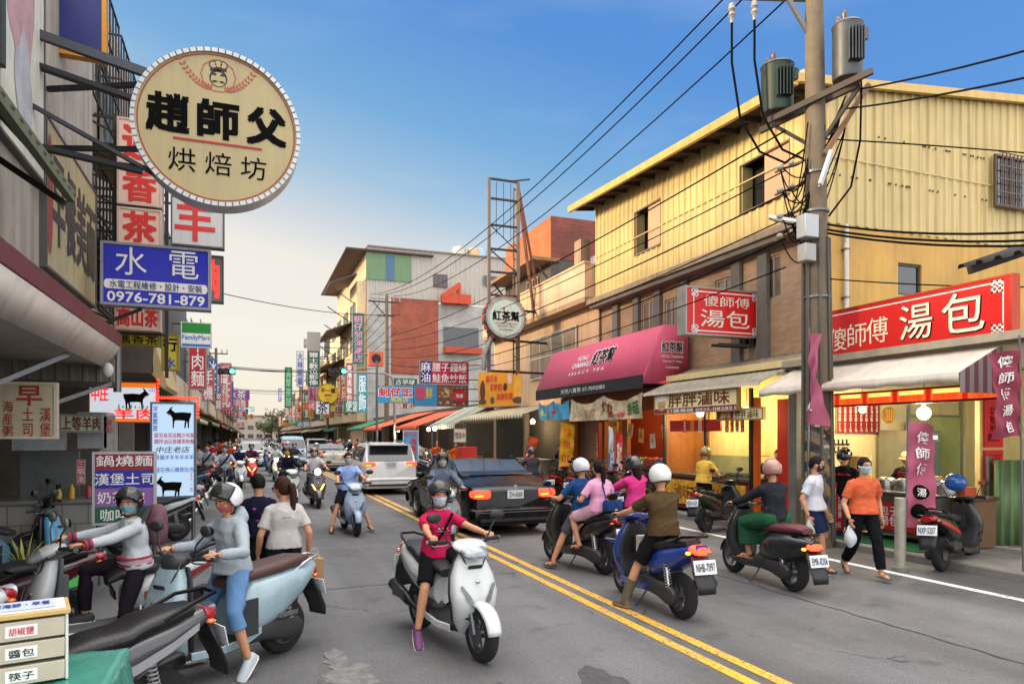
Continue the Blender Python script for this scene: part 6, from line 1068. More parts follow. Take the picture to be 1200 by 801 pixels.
# traffic signals
def signal(label, u, v, Y, arm_to, hgt=.36, s=1.):
 x, d = onY(u, Y); z = zz(v, d); t = thing('traffic_light', label, 'traffic light', (x, Y, z)); b = MB(); b.box(-.56 * s, 0, -hgt / 2 * s, .56 * s, .25 * s, hgt / 2 * s, mat('1a3028', .5)); b.build('housing', t, bevel=.03); b = MB()
 for k in range(3): b.tube([(-.37 * s + .37 * s * k, .0, 0), (-.37 * s + .37 * s * k, -.16 * s, .03)], [.16 * s, .165 * s], BLK, 14, caps=False)
 b.build('visor', t, solid=.01)
 for k, m in enumerate((mat('2a0c0a', .3), mat('2a220a', .3), glow('38ffb4', 7))): b = MB(); b.cyl((-.37 * s + .37 * s * k, -.03, 0), (-.37 * s + .37 * s * k, .0, 0), .15 * s, m, n=16); b.build('lamp', t)
 if arm_to is not None:
  b = MB(); ax = arm_to - x; sg = 1 if ax > 0 else -1; b.tube([(sg * .5, .15, 0), (ax * .8, .15, 0), (ax * .95, .15, -.25), (ax, .15, -.9), (ax, .15, -z)], [.05, .07, .08, .09, .1], mat('8a8c8c', .5, metal=.4), 10); b.build('pole', t)
signal('green traffic light on a curved arm over the bakery side lane', 265, 435, 48.6, -4.4); signal('green traffic light held out from the pole on the tea shop side', 396, 435, 46, 9.2); signal('distant green traffic light seen under the arm of the first one', 276, 484, 120, -4.5, s=.9); signal('distant green traffic light beside the blue upright sign', 290, 480, 126, None, s=.9)
# cables
def cable(p, q_, sag, r, label, n=18, group='overhead cables', ext=1.):
 p, q_ = V(p), V(q_); q_ = p + (q_ - p) * ext; sag *= ext; b = MB(); b.tube([p.lerp(q_, i / n) - V((0, 0, sag * 4 * (i / n) * (1 - i / n))) for i in range(n + 1)], r, BLACK, 5); return tag(b.build('utility_cable'), label, 'cable', group)
tp = V((PX, PY, 0)) + q; fp = V((9.4, 50, 0))
for k, (f, x) in enumerate(((1.0, -1.2), (.72, -.6), (.3, .5))): cable(tp + e1 * f + V((0, 0, 9.95 - .25 * (f < .5))), fp + V((x, 0, 11.95)), 1.3, .016, 'black power line strung from the top of the big pole to the next pole')
for k, f in enumerate((1.0, .72)): cable(tp + e1 * f + V((0, 0, 9.9)), V((PX - 1.2 + k * .5, -30, 10.3)), .6, .014, 'black power line running on from the big pole over the photographer')
for k, (z0, z1, s_) in enumerate(((6.6, 8.6, .7), (6.2, 8.1, .8), (5.75, 7.6, .9), (5.4, 7.1, 1.0), (4.9, 6.6, .9), (7.3, 9.1, .5))): cable(tp - LAT * .5 + V((0, 0, z0)), fp + V((-.4 + .15 * k, 0, z1)), s_, .013 + .004 * (k % 2), 'black service cable crossing the yellow facade toward the next pole')
for k, (v0, u1, v1) in enumerate(((108, 1210, 26), (128, 1210, 58))): xx, yy = at(u1, 8.6); cable(tp + LAT * .55 + V((0, 0, pz(v0))), V((xx, yy, zz(v1, 8.6))), .12, .016, 'black line rising away from the transformer platform over the roof of the yellow building', ext=3.2)
for k, (v0, u1, v1) in enumerate(((262, 1215, 222), (268, 1215, 232), (272, 1215, 238))): xx, yy = at(u1, 10.2); cable(tp + LAT * .1 + V((0, 0, pz(v0))), V((xx, yy, zz(v1, 10.2))), .25, .02, 'thick bundled cable sweeping from the big pole past the side of the yellow building', ext=2.6)
xx, yy = at(1215, 13.5); cable(tp + LAT * .1 + V((0, 0, pz(163))), V((xx, yy, zz(188, 13.5))), -.05, .014, 'thin cable slanting down across the yellow side wall', ext=2.6); xx, yy = at(1215, 11); cable(tp + LAT * .1 + V((0, 0, pz(326))), V((xx, yy, zz(318, 11))), .1, .012, 'thin cable just above the long red board', ext=2.6);
rnd = random.Random(6)
for k in range(24):                                     # drip loops and tangles around the pole head
 p = tp - LAT * rnd.choice((.6, .4, .55)) + V((0, 0, rnd.choice((6.65, 6.25, 5.8, 5.45)))); e = tp + LAT * rnd.choice((-.16, .14, .1)) - FWD * .12 + V((0, 0, rnd.uniform(5.2, 7.5))) if k % 3 else tp + LAT * .55 + V((0, 0, rnd.choice((7.35, 7.9)))); cable(p, e, rnd.uniform(.2, .8), .012, 'looping drop wire tangled round the head of the big pole', 14, 'wire loops on the big pole')
for f, s_ in ((1.0, .9), (.72, .7)):
 p = tp + e1 * f + V((0, 0, 9.35)); b = MB(); pts = [p, p - V((0, 0, .7)), p - V((0, 0, 1.7)) + LAT * .15, p - V((0, 0, 2.3)) + LAT * .5, p - V((0, 0, 2.5)) + LAT * .95, p - V((0, 0, 2.2)) + LAT * 1.4, p - V((0, 0, 1.6)) + LAT * 1.55]; b.tube(pts, .022, BLACK, 7); tag(b.build('drop_cable'), 'heavy black drop cable hanging in a loop from the %s insulator to the transformers' % ('outer' if f == 1 else 'inner'), 'cable')
p = tp + LAT * .62 - FWD * .3; b = MB(); b.tube([p + V((0, 0, 8.8)), p + LAT * .06 + V((0, 0, 7.9)), p + LAT * .04 + V((0, 0, 7.0)), p - LAT * .12 + V((0, 0, 6.2)), p - LAT * .5 + V((0, 0, 5.7))], .018, BLACK, 7); tag(b.build('drop_cable'), 'curved black cable dropping from the grey transformer to the lamp', 'cable')
for k in range(9): z0 = 7.4 + .55 * (k % 5) + .2 * k / 9; Y = 58 + k * 7; cable((-3.0, Y, z0), (10.6, Y + 2, z0 + .3 - .1 * (k % 3)), .35, .022, 'far cable spanning the street above the traffic lights', 12)
cable((-3.1, 30, 8.0), (10.8, 52, 11.0), .5, .02, 'long thin cable crossing the pale sky beside the convenience store sign'); cable((-2.8, 19, 5.6), (-3.0, 70, 9.3), .6, .02, 'sagging cable along the bakery side fronts')
for k in range(5): cable(fp + V((-.5 + .3 * k, 0, 11.4 - .5 * k)), (9.3, 88, 11.4 - .4 * k), .7, .02, 'cable between the two poles beyond the orange awnings')
for k in range(4): cable((9.3, 88, 11 - .5 * k), (9.2, 128, 11.2 - .5 * k), .7, .022, 'distant cable between far poles on the tea shop side')
for k in range(3): cable((-2.05, 9 + k * 2, 4.6 + k * .5), (-2.2, 20, 6.0 + .4 * k), .3, .012, 'thin cable strung along the old signboards')
# ================================================================== scooters (built once per style, nose along +Y)
def wheel(b, b2, c, r, wd, tyre, rim, n=28, disc=True):
 c = V(c); prof = [(-.5, .62), (-.5, .80), (-.42, .93), (-.2, .995), (0, 1), (.2, .995), (.42, .93), (.5, .80), (.5, .62)]
 b.loft([[c + V((x * wd, k * r * math.cos(2 * PI * j / n), k * r * math.sin(2 * PI * j / n))) for j in range(n)] for x, k in prof], tyre, caps=False)
 b2.loft([[c + V((x * wd, k * r * math.cos(2 * PI * j / n), k * r * math.sin(2 * PI * j / n))) for j in range(n)] for x, k in ((-.46, .66), (-.46, .58), (-.25, .55), (.25, .55), (.46, .58), (.46, .66))], rim, caps=False)
 for k in range(5):
  a = 2 * PI * k / 5; d = V((0, math.cos(a), math.sin(a))); b2.bar(c + d * r * .12, c + d * r * .58, wd * .35, rim, r * .13)
 b2.cyl(c - V((wd * .45, 0, 0)), c + V((wd * .45, 0, 0)), r * .17, rim, n=12)
 if disc: b2.cyl(c + V((wd * .5, 0, 0)), c + V((wd * .53, 0, 0)), r * .38, STEEL, n=20)
def Yring(y, zc, hw, hh, n=2.6, k=20): return sring((0, y, zc), X_, Z_, hw, hh, n, k)
STY = {
 'sporty': dict(rear=[(-.10, .47, .10, .13, 2.2), (-.25, .53, .155, .165, 2.6), (-.45, .60, .18, .15, 2.8), (-.65, .67, .17, .115, 2.6), (-.85, .745, .125, .075, 2.4), (-1.0, .80, .07, .04, 2.2)],
 seat=[(.02, .66, .09, .04), (-.08, .715, .125, .055), (-.25, .735, .15, .06), (-.42, .745, .15, .06), (-.50, .785, .15, .055), (-.68, .815, .135, .055), (-.84, .835, .09, .035)], tail=(-.97, .79), head='bar'),
 'retro': dict(rear=[(-.10, .47, .13, .15, 2.2), (-.22, .50, .20, .20, 2.5), (-.45, .54, .235, .205, 2.5), (-.70, .56, .215, .185, 2.4), (-.90, .60, .15, .13, 2.2), (-1.02, .63, .07, .06, 2)],
 seat=[(.0, .71, .09, .04), (-.10, .745, .135, .055), (-.30, .76, .155, .06), (-.55, .775, .155, .06), (-.75, .785, .135, .055), (-.88, .78, .08, .035)], tail=(-1.0, .62), head='round'),
 'smooth': dict(rear=[(-.06, .42, .16, .17, 3), (-.20, .50, .205, .245, 3.2), (-.45, .55, .22, .215, 3.0), (-.70, .63, .195, .145, 2.8), (-.86, .69, .14, .09, 2.6), (-.97, .73, .07, .05, 2.4)],
 seat=[(.02, .735, .10, .035), (-.08, .765, .14, .05), (-.28, .785, .165, .055), (-.5, .80, .165, .058), (-.72, .825, .14, .05), (-.86, .825, .08, .03)], tail=(-.95, .70), head='low')}
def scooter(label, col, style='sporty', seat='18181a', trim='1c1c1e', plate='ABC-123', group='scooters', accent=None, lod=0, head_on=False, brake=False, disc=None, rail='1a1a1a', pc='d8dce0'):
 S = STY[style]; t = thing('scooter', label, 'scooter', group=group); P = paint(col, name='scooter_paint_' + col) if col not in ('121314',) else mat(col, .25, coat=.4, var=.1); TR = plastic(trim); far = [MB()] if lod else None
 def part(name, b, parent=None, **k):
  if lod: o = far[0]; base = len(o.v); o.v += b.v; o.f += [tuple(i + base for i in f) for f in b.f]; o.m += [o.mi(b.ms[i]) for i in b.m]; return None
  return b.build(name, parent or t, **k)
 n = 16 if lod else 28; KR = 12 if lod else 22
 for y, nm in ((.66, 'front'), (-.62, 'rear')):
  b, b2 = MB(), MB(); wheel(b, b2, (0, y, .245), .245, .105 if nm == 'front' else .12, RUB, metal('77797c' if style != 'retro' else '9c9ea0', .4), n); o = part('wheel', b); part('rim', b2, o)
 b = MB()                                                    # mudguard over the front wheel
 b.patch(lambda u, v: V(((u - .5) * (.13 + .02 * math.sin(PI * v)), .66 + (.272 - .03 * (2 * u - 1) ** 2) * math.cos(R(8 + 118 * v)), .245 + (.272 - .03 * (2 * u - 1) ** 2) * math.sin(R(8 + 118 * v)))), 8, 14, P); part('front_fender', b, solid=.008)
 b = MB()
 for x in (-.07, .07): b.cyl((x, .66, .245), (x, .545, .56), .022, STEEL, n=8)
 b.cyl((0, .53, .5), (0, .42, .98), .03, TR, n=8); part('fork', b)
 b = MB()                                                    # apron
 ap = [(.20, .44, .36, .09), (.30, .53, .37, .165), (.46, .595, .40, .215), (.60, .595, .41, .225), (.74, .56, .40, .205), (.86, .525, .385, .165), (.93, .50, .38, .12)] if style != 'sporty' else [(.20, .44, .36, .09), (.31, .54, .37, .16), (.44, .63, .41, .20), (.58, .62, .42, .225), (.72, .565, .40, .205), (.84, .52, .385, .15), (.90, .49, .38, .11)]
 b.loft([sring((0, (yf + yb) / 2, z), X_, Y_, hw, (yf - yb) / 2, 2.5, KR) for z, yf, yb, hw in ap], P); part('leg_shield', b)
 b = MB(); b.loft([sring((0, yb - .012, z), X_, Y_, hw * .9, .02, 3, 14) for z, yf, yb, hw in ap], TR); b.box(-.05, .31, .55, .05, .37, .75, TR); part('inner_panel', b)
 b = MB(); b.loft([Yring(y, z, hw, hh, 4, 16) for y, z, hw, hh in ((.42, .25, .12, .04), (.30, .25, .175, .045), (-.05, .25, .175, .05), (-.2, .27, .12, .06))], TR); part('floorboard', b)
 b = MB()                                                    # lower skirt in body colour
 for s_ in (-1, 1): b.loft([[V((s_ * x, y, z + dz)) for x, dz in ((.175, -.03), (.188, -.02), (.188, .03), (.175, .04))] for y, z in ((.40, .25), (.15, .23), (-.1, .25), (-.25, .31))], P)
 part('skirt', b)
 b = MB(); rr_ = S['rear']; b.loft([Yring(y, z, hw, hh, e, KR) for y, z, hw, hh, e in rr_], P); part('body_panel', b)
 if style == 'sporty':
  b = MB()
  for s_ in (-1, 1): b.loft([[V((s_ * (hw * 1.0 + .006), y, z + dz)) for dz in (-.02 - .2 * hh, .015)] for y, z, hw, hh, e in rr_[1:5]], mat(accent or trim, .35), caps=False, closed=False)
  part('side_decal', b)
 if style == 'smooth':
  b = MB()
  for s_ in (-1, 1): b.loft([[V((s_ * (.21 - .012 * abs(y + .2)), y, z)) for z in (.30, .42, .52, .60)] for y in (.0, -.1, -.2)], TR, caps=False, closed=False); b.bx((s_ * .205, -.52, .40), (.02, .2, .04), CHROME)
  part('side_decal', b)
 b = MB(); SE = tiles('quilted_vinyl', '19191b', '151517', '08080a', .032, .032, ('X', 'Y'), ms=.14, rough=.38, stain=.3) if seat == 'quilt' else mat(seat, .5, var=.15, bump=.15, bscale=90)
 b.loft([sring((0, y, z), X_, Z_, hw, hh, 3, 16 if lod else 24) for y, z, hw, hh in S['seat']], SE); o = part('seat', b)
 if not lod:
  b = MB(); [b.tube([(s_ * hw * .93, y, z + hh * .25) for y, z, hw, hh in S['seat'][1:]], .006, mat('3a3a3c' if seat != '4a3028' else '2a1810', .5), 5) for s_ in (-1, 1)]; part('seam', b, o); b = MB(); b.tube([(.1, .42, 1.0), (.13, .50, .93), (.06, .52, .80), (.05, .56, .55)], .006, BLK, 5); b.tube([(-.1, .42, 1.0), (-.15, .50, .92), (-.07, .53, .78), (-.05, .57, .52)], .006, BLK, 5); part('brake_cable', b)
 b = MB()                                                    # drive case, engine, shock absorber
 b.loft([sring((-.135, y, z), X_, Z_, .045, hh, 3, 14) for y, z, hh in ((-.05, .32, .05), (-.1, .31, .09), (-.35, .29, .085), (-.55, .265, .11), (-.68, .25, .09), (-.72, .25, .04))], plastic('2c2c2e')); b.ell((.02, -.28, .33), (.13, .2, .12), mat('4a4a4c', .5, metal=.5), 12, 8); b.box(-.10, -.55, .36, .06, -.25, .5, plastic('222224')); part('engine', b)
 b = MB(); b.cyl((-.14, -.60, .28), (-.14, -.52, .62), .016, CHROME, n=8)
 for k in range(9): z = .34 + k * .028; c_ = V((-.14, -.60 + (z - .28) * .235, z)); b.tube([c_ + V((.034 * math.cos(a), .034 * math.sin(a), .014 * a / 6.28)) for a in [6.28 * j / 8 for j in range(9)]], .006, mat('c8c8c8' if style != 'retro' else 'a8a8a8', .3, metal=.6), 4)
 part('shock_absorber', b)
 b = MB(); b.tube([(.13, .0, .22), (.15, -.3, .25), (.175, -.45, .30), (.18, -.50, .32), (.19, -.9, .42), (.19, -.93, .425)], [.02, .022, .03, .055, .062, .04], mat('1e1e20', .4, metal=.4), 12); b.box(.235, -.8, .33, .245, -.5, .42, mat('4a4a4c', .4, metal=.6)); part('exhaust', b)
 ty, tz = S['tail']
 b = MB(); b.loft([[V((x, ty + dy, tz + dz)) for x in (-w_, -w_ * .5, w_ * .5, w_)] for w_, dy, dz in ((.10, .03, -.08), (.12, -.03, -.22), (.11, -.10, -.36), (.10, -.11, -.44))], TR, caps=False, closed=False); part('rear_fender', b, solid=.015)
 Rp = Matrix.Rotation(R(-14), 3, 'X'); pc_ = V((0, ty - .075, tz - .17)); b = MB(); b.bx(pc_, (.26, .008, .145), mat(pc, .4), Rp); o = part('licence_plate', b, bevel=.003)
 if not lod: b = MB(); b.text(plate, pc_ + V((0, -.006, 0)), X_, Rp @ Z_, .22, .085, mat('14161c', .5), .012); part('lettering', b, o, smooth=0, normals=False)
 tl = glow('ff3018', 5) if brake else mat('a01010', .2, coat=.8, emit=0); b = MB(); b.loft([sring((0, ty + dy, tz + dz), X_, Z_, w_, h_, 2.6, 14) for dy, dz, w_, h_ in ((.06, .0, .105, .04), (.0, -.01, .10, .05), (-.035, -.015, .06, .035))], tl); part('tail_light', b)
 for s_ in (-1, 1):
  b = MB(); b.ell((s_ * .125, ty + .04, tz - .04), (.026, .034, .017), glow('ff9020', 4) if brake and s_ < 0 else mat('c8641a', .2, coat=.6), 10, 6); part('turn_signal', b)
 b = MB(); b.tube([(-.13, -.62, tz + .03), (-.13, -.82, tz + .11), (-.07, -.98, tz + .13), (.07, -.98, tz + .13), (.13, -.82, tz + .11), (.13, -.62, tz + .03)], .014, metal(rail, .3), 8); part('grab_rail', b)
 b = MB()                                                    # handlebar
 if style == 'sporty': b.loft([sring((0, y, z), X_, Z_, hw, hh, 2.1, 18) for y, z, hw, hh in ((.555, .925, .05, .02), (.52, .94, .125, .042), (.46, .965, .165, .052), (.39, .99, .16, .040), (.33, 1.0, .08, .022))], P)
 else: b.loft([sring((0, y, z), X_, Z_, hw, hh, 2.4, 18) for y, z, hw, hh in ((.50, .965, .04, .04), (.47, .97, .10, .07), (.42, .98, .13, .06), (.36, .99, .12, .045), (.32, 1.0, .06, .025))], TR if style == 'smooth' else P)
 o = part('handlebar', b); b = MB(); b.tube([(-.18, .39, 1.0), (.18, .39, 1.0)], .013, STEEL, 8);
 for s_ in (-1, 1): b.tube([(s_ * .17, .40, 1.0), (s_ * .24, .37, 1.01), (s_ * .35, .32, 1.005)], [.016, .018, .018], RUB, 8); b.cyl((s_ * .35, .32, 1.005), (s_ * .365, .315, 1.005), .022, STEEL, n=8); b.tube([(s_ * .2, .425, .995), (s_ * .26, .43, .985), (s_ * .34, .385, .98)], .007, STEEL, 6)
 part('grip', b, o)
 for s_ in (-1, 1):
  b = MB(); b.tube([(s_ * .20, .40, 1.02), (s_ * .24, .40, 1.12), (s_ * .30, .375, 1.19)], .007, BLK, 6); M_ = Matrix.Rotation(R(8) * s_, 3, 'Z'); b.ell((s_ * .315, .375, 1.225), (.075, .022, .045), TR if trim != '1c1c1e' else BLK, 16, 10, M_); o = part('mirror', b); b = MB(); b.loft([[V((s_ * .315 + a * .066 * math.cos(q), .350, 1.225 + a * .038 * math.sin(q))) for q in [2 * PI * j / 16 for j in range(16)]] for a in (1, .02)], mat('b8c0c8', .03, metal=1., var=0), caps=False); part('mirror_glass', b, o)
 hl = glow('fff4d0', 9) if head_on else mat('7c858a', .08, coat=1, spec=.9, var=.45, scale=25)
 b = MB()
 if S['head'] == 'bar': b.loft([sring((0, y, z), X_, Z_, hw, hh, 2.2, 16) for y, z, hw, hh in ((.610, .895, .06, .018), (.585, .908, .115, .038), (.52, .938, .132, .046))], hl)
 elif S['head'] == 'round': b.ell((0, .50, .975), (.085, .05, .085), hl, 16, 10)
 else: b.ell((0, .565, .64), (.075, .05, .075), hl, 18, 10)
 part('headlight', b)
 if S['head'] == 'round': b = MB(); b.patch(lambda u, v: V(((.085 + .012 * math.sin(v * PI)) * math.cos(2 * PI * u), .51 + .02 * math.cos(PI * v), .975 + (.085 + .012 * math.sin(v * PI)) * math.sin(2 * PI * u))), 18, 4, CHROME, True); part('headlight_ring', b)
 for s_ in (-1, 1):
  b = MB(); n0 = V((s_ * .34, .94, .1)).normalized(); tri = [V((s_ * x, y, z)) for x, y, z in ((.055, .633, .47), (.10, .628, .52), (.165, .585, .645), (.15, .588, .66), (.09, .620, .575), (.06, .632, .52))]
  b.loft([[p + n0 * .004 for p in tri], [p + n0 * .016 for p in tri]], glow('ffd060', 3) if head_on else mat('5a6066', .08, coat=1, var=.4, scale=30)); part('front_lamp', b)
  if style == 'sporty': b = MB(); b.loft([[V((s_ * x, y, z)) for x, y, z in q] for q in (((.03, .62, .36), (.05, .60, .345), (.05, .56, .34)), ((.12, .56, .38), (.15, .53, .37), (.14, .48, .36)), ((.20, .49, .50), (.215, .47, .48), (.20, .42, .47)))], TR, caps=False, closed=False); b.box(s_ * .02 - .02, .628, .74, s_ * .02 + .02, .60, .80, TR) if lod else None; part('side_duct', b, solid=.006)
 b = MB(); b.ell((0, .60, .68), (.022, .008, .015), CHROME, 10, 6); b.bx((0, .548, .80), (.13, .012, .03), TR, Matrix.Rotation(R(-20), 3, 'X')); b.tube([(-.12, -.12, .24), (-.2, -.06, .06), (-.22, -.02, .02)], .012, STEEL, 6); part('badge_trim', b) if lod else part('side_stand', b)
 if disc: b = MB(); b.bx((0, .12, .64), (.22, .1, .3), plastic(disc)); part('hook_bag', b)
 if lod:
  o = far[0].build('scooter'); bpy.data.objects.remove(t); return tag(o, label, 'scooter', group)
 return t
def face(p, q_):                                                # heading from p (rear) to q (front): mid point and rotation
 p, q_ = V(p), V(q_); d = q_ - p; return ((p + q_) / 2, math.atan2(-d.x, d.y))
# ================================================================== cars (nose along +Y, origin on the ground under the middle)
def car(label, col, kind, L_, W_, H_, wb, wr, plate=None, group='cars in the traffic', lights=False, beam=False):
 t = thing('car', label, 'car', group=group); P = mat(col, .22, metal=0, coat=.14 if col < '1' else .4, spec=.25, var=.04, name='car_paint_' + col); h2, w2 = L_ / 2, W_ / 2; ax = (wb / 2 - .05, -wb / 2 - .05); gl = mat('20282c', .05, spec=.7, coat=.2, var=.1); dark = plastic('101012')
 if kind == 'sedan': belt, hood = .66 * H_, .66 * H_; roof = [(-h2 * .80, .71), (-h2 * .58, .80), (-h2 * .32, .985), (-.1, 1.0), (h2 * .12, .985), (h2 * .44, .72)]
 elif kind == 'suv': belt, hood = .60 * H_, .62 * H_; roof = [(-h2 * .985, .63), (-h2 * .80, .96), (-h2 * .4, 1.0), (0, 1.0), (h2 * .22, .97), (h2 * .56, .66)]
 else: belt, hood = .53 * H_, .5 * H_; roof = [(-h2 * .99, .6), (-h2 * .95, .97), (-h2 * .3, 1.0), (h2 * .5, .99), (h2 * .72, .93), (h2 * .93, .55)]
 fr = .22 if kind != 'van' else .2
 ys = sorted({round(y, 3) for y in [-h2, -h2 + .05, -h2 + .2, h2 - .2, h2 - .05, h2] + [y for y, _ in roof] + [a + wr * 1.18 * math.cos(k * PI / 8) for a in ax for k in range(9)] + [(-h2 * .5), 0, .3]})
 def lerp(x, tb):
  if x <= tb[0][0]: return tb[0][1]
  for (a, b_), (c, d) in zip(tb, tb[1:]):
   if x <= c: return b_ + (d - b_) * (x - a) / (c - a + 1e-9)
  return tb[-1][1]
 def low(y):
  z = fr
  for a in ax:
   if abs(y - a) < wr * 1.18: z = max(z, wr + math.sqrt(max(0, (wr * 1.18) ** 2 - (y - a) ** 2)))
  return z
 def bz(y):                                                 # shoulder height
  tb = {'sedan': [(-h2, .58), (-h2 + .08, .655), (-h2 * .8, .70), (-h2 * .5, .685), (h2 * .44, .66), (h2 * .8, .58), (h2 - .05, .50), (h2, .42)], 'suv': [(-h2, .58), (-h2 * .9, .62), (0, .62), (h2 * .56, .62), (h2 * .85, .56), (h2, .44)], 'van': [(-h2, .52), (0, .54), (h2 * .9, .5), (h2, .40)]}[kind]; return lerp(y, tb) * H_
 def wy(y): k = max(0, (abs(y) - h2 * .72) / (h2 * .28)); return w2 * (1 - .10 * k * k)
 rows = []
 for y in ys:
  z0, zb, w_ = low(y), bz(y), wy(y); zr_ = lerp(y, roof) * H_ if roof[0][0] <= y <= roof[-1][0] else zb; zr_ = max(zr_, zb); inn = (zr_ - zb) / (H_ - belt + .01); wr_ = w_ - .16 * W_ / 1.8 * min(1, inn); zm = (z0 + zb) / 2 + .05
  rows.append([(w_ * .965, z0), (w_, max(zm, z0 + .01)), (w_ * .985, zb - .05), (w_ * .95, zb), (wr_ * .985, zb + (zr_ - zb) * .82), (wr_ * .92, zr_ - .02 * min(1, inn * 3)), (wr_ * .55, zr_ + .012), (0, zr_ + .018)])
 b = MB(); G_ = MB()
 for i in range(len(ys) - 1):
  for s_ in (-1, 1):
   for j in range(7):
    q = [V((s_ * rows[i][j][0], ys[i], rows[i][j][1])), V((s_ * rows[i + 1][j][0], ys[i + 1], rows[i + 1][j][1])), V((s_ * rows[i + 1][j + 1][0], ys[i + 1], rows[i + 1][j + 1][1])), V((s_ * rows[i][j + 1][0], ys[i], rows[i][j + 1][1]))]
    if (q[0] - q[2]).length < 1e-4: continue
    b.add(q, [(0, 1, 2, 3)], P)
 for i in (0, len(ys) - 1): b.add([(s_ * x, ys[i], z) for s_, r in ((1, rows[i]), (-1, rows[i][::-1])) for x, z in r], [tuple(range(16))], P)
 b.build('body', t, smooth=38, weld=.003)
 def onroof(y, u, off):                                     # point on front / rear screens
  z = lerp(y, roof) * H_; zb = bz(y); inn = (z - zb) / (H_ - belt + .01); wr_ = wy(y) - .16 * W_ / 1.8 * min(1, max(0, inn)); return V((u * wr_ * .90, y, z + .02)) + off
 def screen(ya, yb, nm, off):
  b = MB(); b.patch(lambda u, v: onroof(ya + (yb - ya) * v, 2 * u - 1, off), 8, 6, gl); return b.build(nm, t, normals=False)
 r0, r1, r2, r3 = roof[0], roof[1], roof[-2], roof[-1]
 if kind == 'sedan': screen(roof[1][0] - .12, roof[2][0] - .03, 'rear_window', V((0, -.012, .012))); screen(r2[0] + .06, r3[0] - .06, 'windscreen', V((0, .012, .012)))
 else: screen(r0[0] + .02, r1[0] - .02, 'rear_window', V((0, -.02, .004))); screen(r2[0] + .05, r3[0] - .06, 'windscreen', V((0, .015, .012)))
 cab0, cab1 = (roof[1][0] + .1, r3[0] - .35) if kind == 'sedan' else (r1[0] + .02, r3[0] - .35) if kind == 'suv' else (r1[0] + .1, r3[0] - .15)
 nwin = 2 if kind == 'sedan' else 3
 for s_ in (-1, 1):
  for k in range(nwin):
   a, c = cab0 + (cab1 - cab0) * k / nwin + .04, cab0 + (cab1 - cab0) * (k + 1) / nwin - .04; b = MB()
   def sw(u, v):
    y = a + (c - a) * u; zb = bz(y); zr_ = max(lerp(y, roof) * H_, zb + .05); inn = (zr_ - zb) / (H_ - belt + .01); wr_ = wy(y) - .16 * W_ / 1.8 * min(1, inn); v_ = .06 + .80 * v; f = v_ / .82; return V((s_ * (wy(y) * .95 + (wr_ * .985 - wy(y) * .95) * min(f, 1) + .008), y, zb + (zr_ - zb) * v_ * .95))
   b.patch(sw, 5, 3, gl); b.build('side_window', t, normals=False)
 for y in ax:
  for s_ in (-1, 1): b, b2 = MB(), MB(); wheel(b, b2, (s_ * (w2 - .12), y, wr), wr, .2, RUB, metal('8a8c90', .3), 28, False); o = b.build('wheel', t); b2.build('rim', o);
 b = MB()
 for y in ax: b.box(-w2 + .2, y - wr * 1.15, .2, w2 - .2, y + wr * 1.15, wr * 2.1, dark)
 b.box(-w2 + .08, -h2 + .3, .18, w2 - .08, h2 - .3, .35, dark); b.build('underbody', t)
 zb_ = {'sedan': .56, 'suv': .58, 'van': .5}[kind] * H_
 b = MB(); b.loft([sring((0, -h2 + dy, z), X_, Z_, w2 * k, hh, 5, 20) for dy, z, k, hh in ((.12, .42, .99, .16), (-.02, .42, .96, .15), (-.07, .41, .90, .11))], P); b.loft([sring((0, h2 + dy, z), X_, Z_, w2 * k, hh, 5, 20) for dy, z, k, hh in ((-.14, .42, .98, .17), (.0, .42, .93, .15), (.06, .41, .82, .10))], P); b.box(-w2 * .8, -h2 - .085, .30, w2 * .8, -h2 - .06, .36, dark); b.box(-w2 * .85, -h2 - .074, .47, w2 * .85, -h2 - .068, .485, STEEL if kind == 'sedan' else dark); b.box(-w2 * .5, h2 + .055, .36, w2 * .5, h2 + .068, .48, dark); b.build('bumper', t)
 for s_ in (-1, 1):
  tl = glow('ff2a14', 4) if lights else mat('a81410', .2, coat=.8, emit=0)
  b = MB(); k = w2 * (.74 if kind != 'van' else .88); hh = .085 if kind == 'sedan' else .07 if kind == 'suv' else .15; b.loft([sring((s_ * k, -h2 + dy, zb_ + .02), X_, Z_, w2 * .2 * q, hh * q, 4, 14) for dy, q in ((.25, 1.0), (.02, 1.0), (-.012, .95), (-.02, .8))], tl); o = b.build('tail_light', t)
  b = MB(); b.box(s_ * k - w2 * .16, -h2 - .026, zb_ - .02, s_ * k + w2 * .02, -h2 - .019, zb_ + .01, glow('ff9030', 3) if lights else mat('d87a30', .3)); b.build('indicator', o)
  b = MB(); b.loft([sring((s_ * w2 * .68, h2 + dy, .50 * H_ if kind == 'sedan' else .47 * H_), X_, Z_, w2 * .22 * q, .07 * q, 3, 14) for dy, q in ((-.3, 1.), (-.08, 1.), (-.0, .7))], glow('fff0cc', 6) if beam else mat('c8d0d4', .08, coat=1, spec=.9)); b.build('headlight', t)
  b = MB(); b.ell((s_ * (w2 + .08), r3[0] - .45, bz(r3[0] - .4) + .10), (.10, .06, .07), P, 12, 8); b.build('mirror', t)
  b = MB()
  for y in ((-.25, .75) if kind != 'van' else (.9,)): b.box(min(s_ * w2 * 1.0, s_ * (w2 * 1.0 + .02)), y, bz(y) - .16, max(s_ * w2, s_ * (w2 + .02)), y + .2, bz(y) - .13, P)
  b.build('door_handle', t)
 b = MB(); b.box(-.17, -h2 - .03, zb_ - .07, .17, -h2 - .012, zb_ + .09, mat('d0d4d6', .4)); o = b.build('licence_plate', t)
 if plate: b = MB(); b.text(plate, (0, -h2 - .03, zb_ + .01), X_, Z_, .28, .10, mat('181a20', .5), .015); b.build('lettering', o, smooth=0, normals=False)
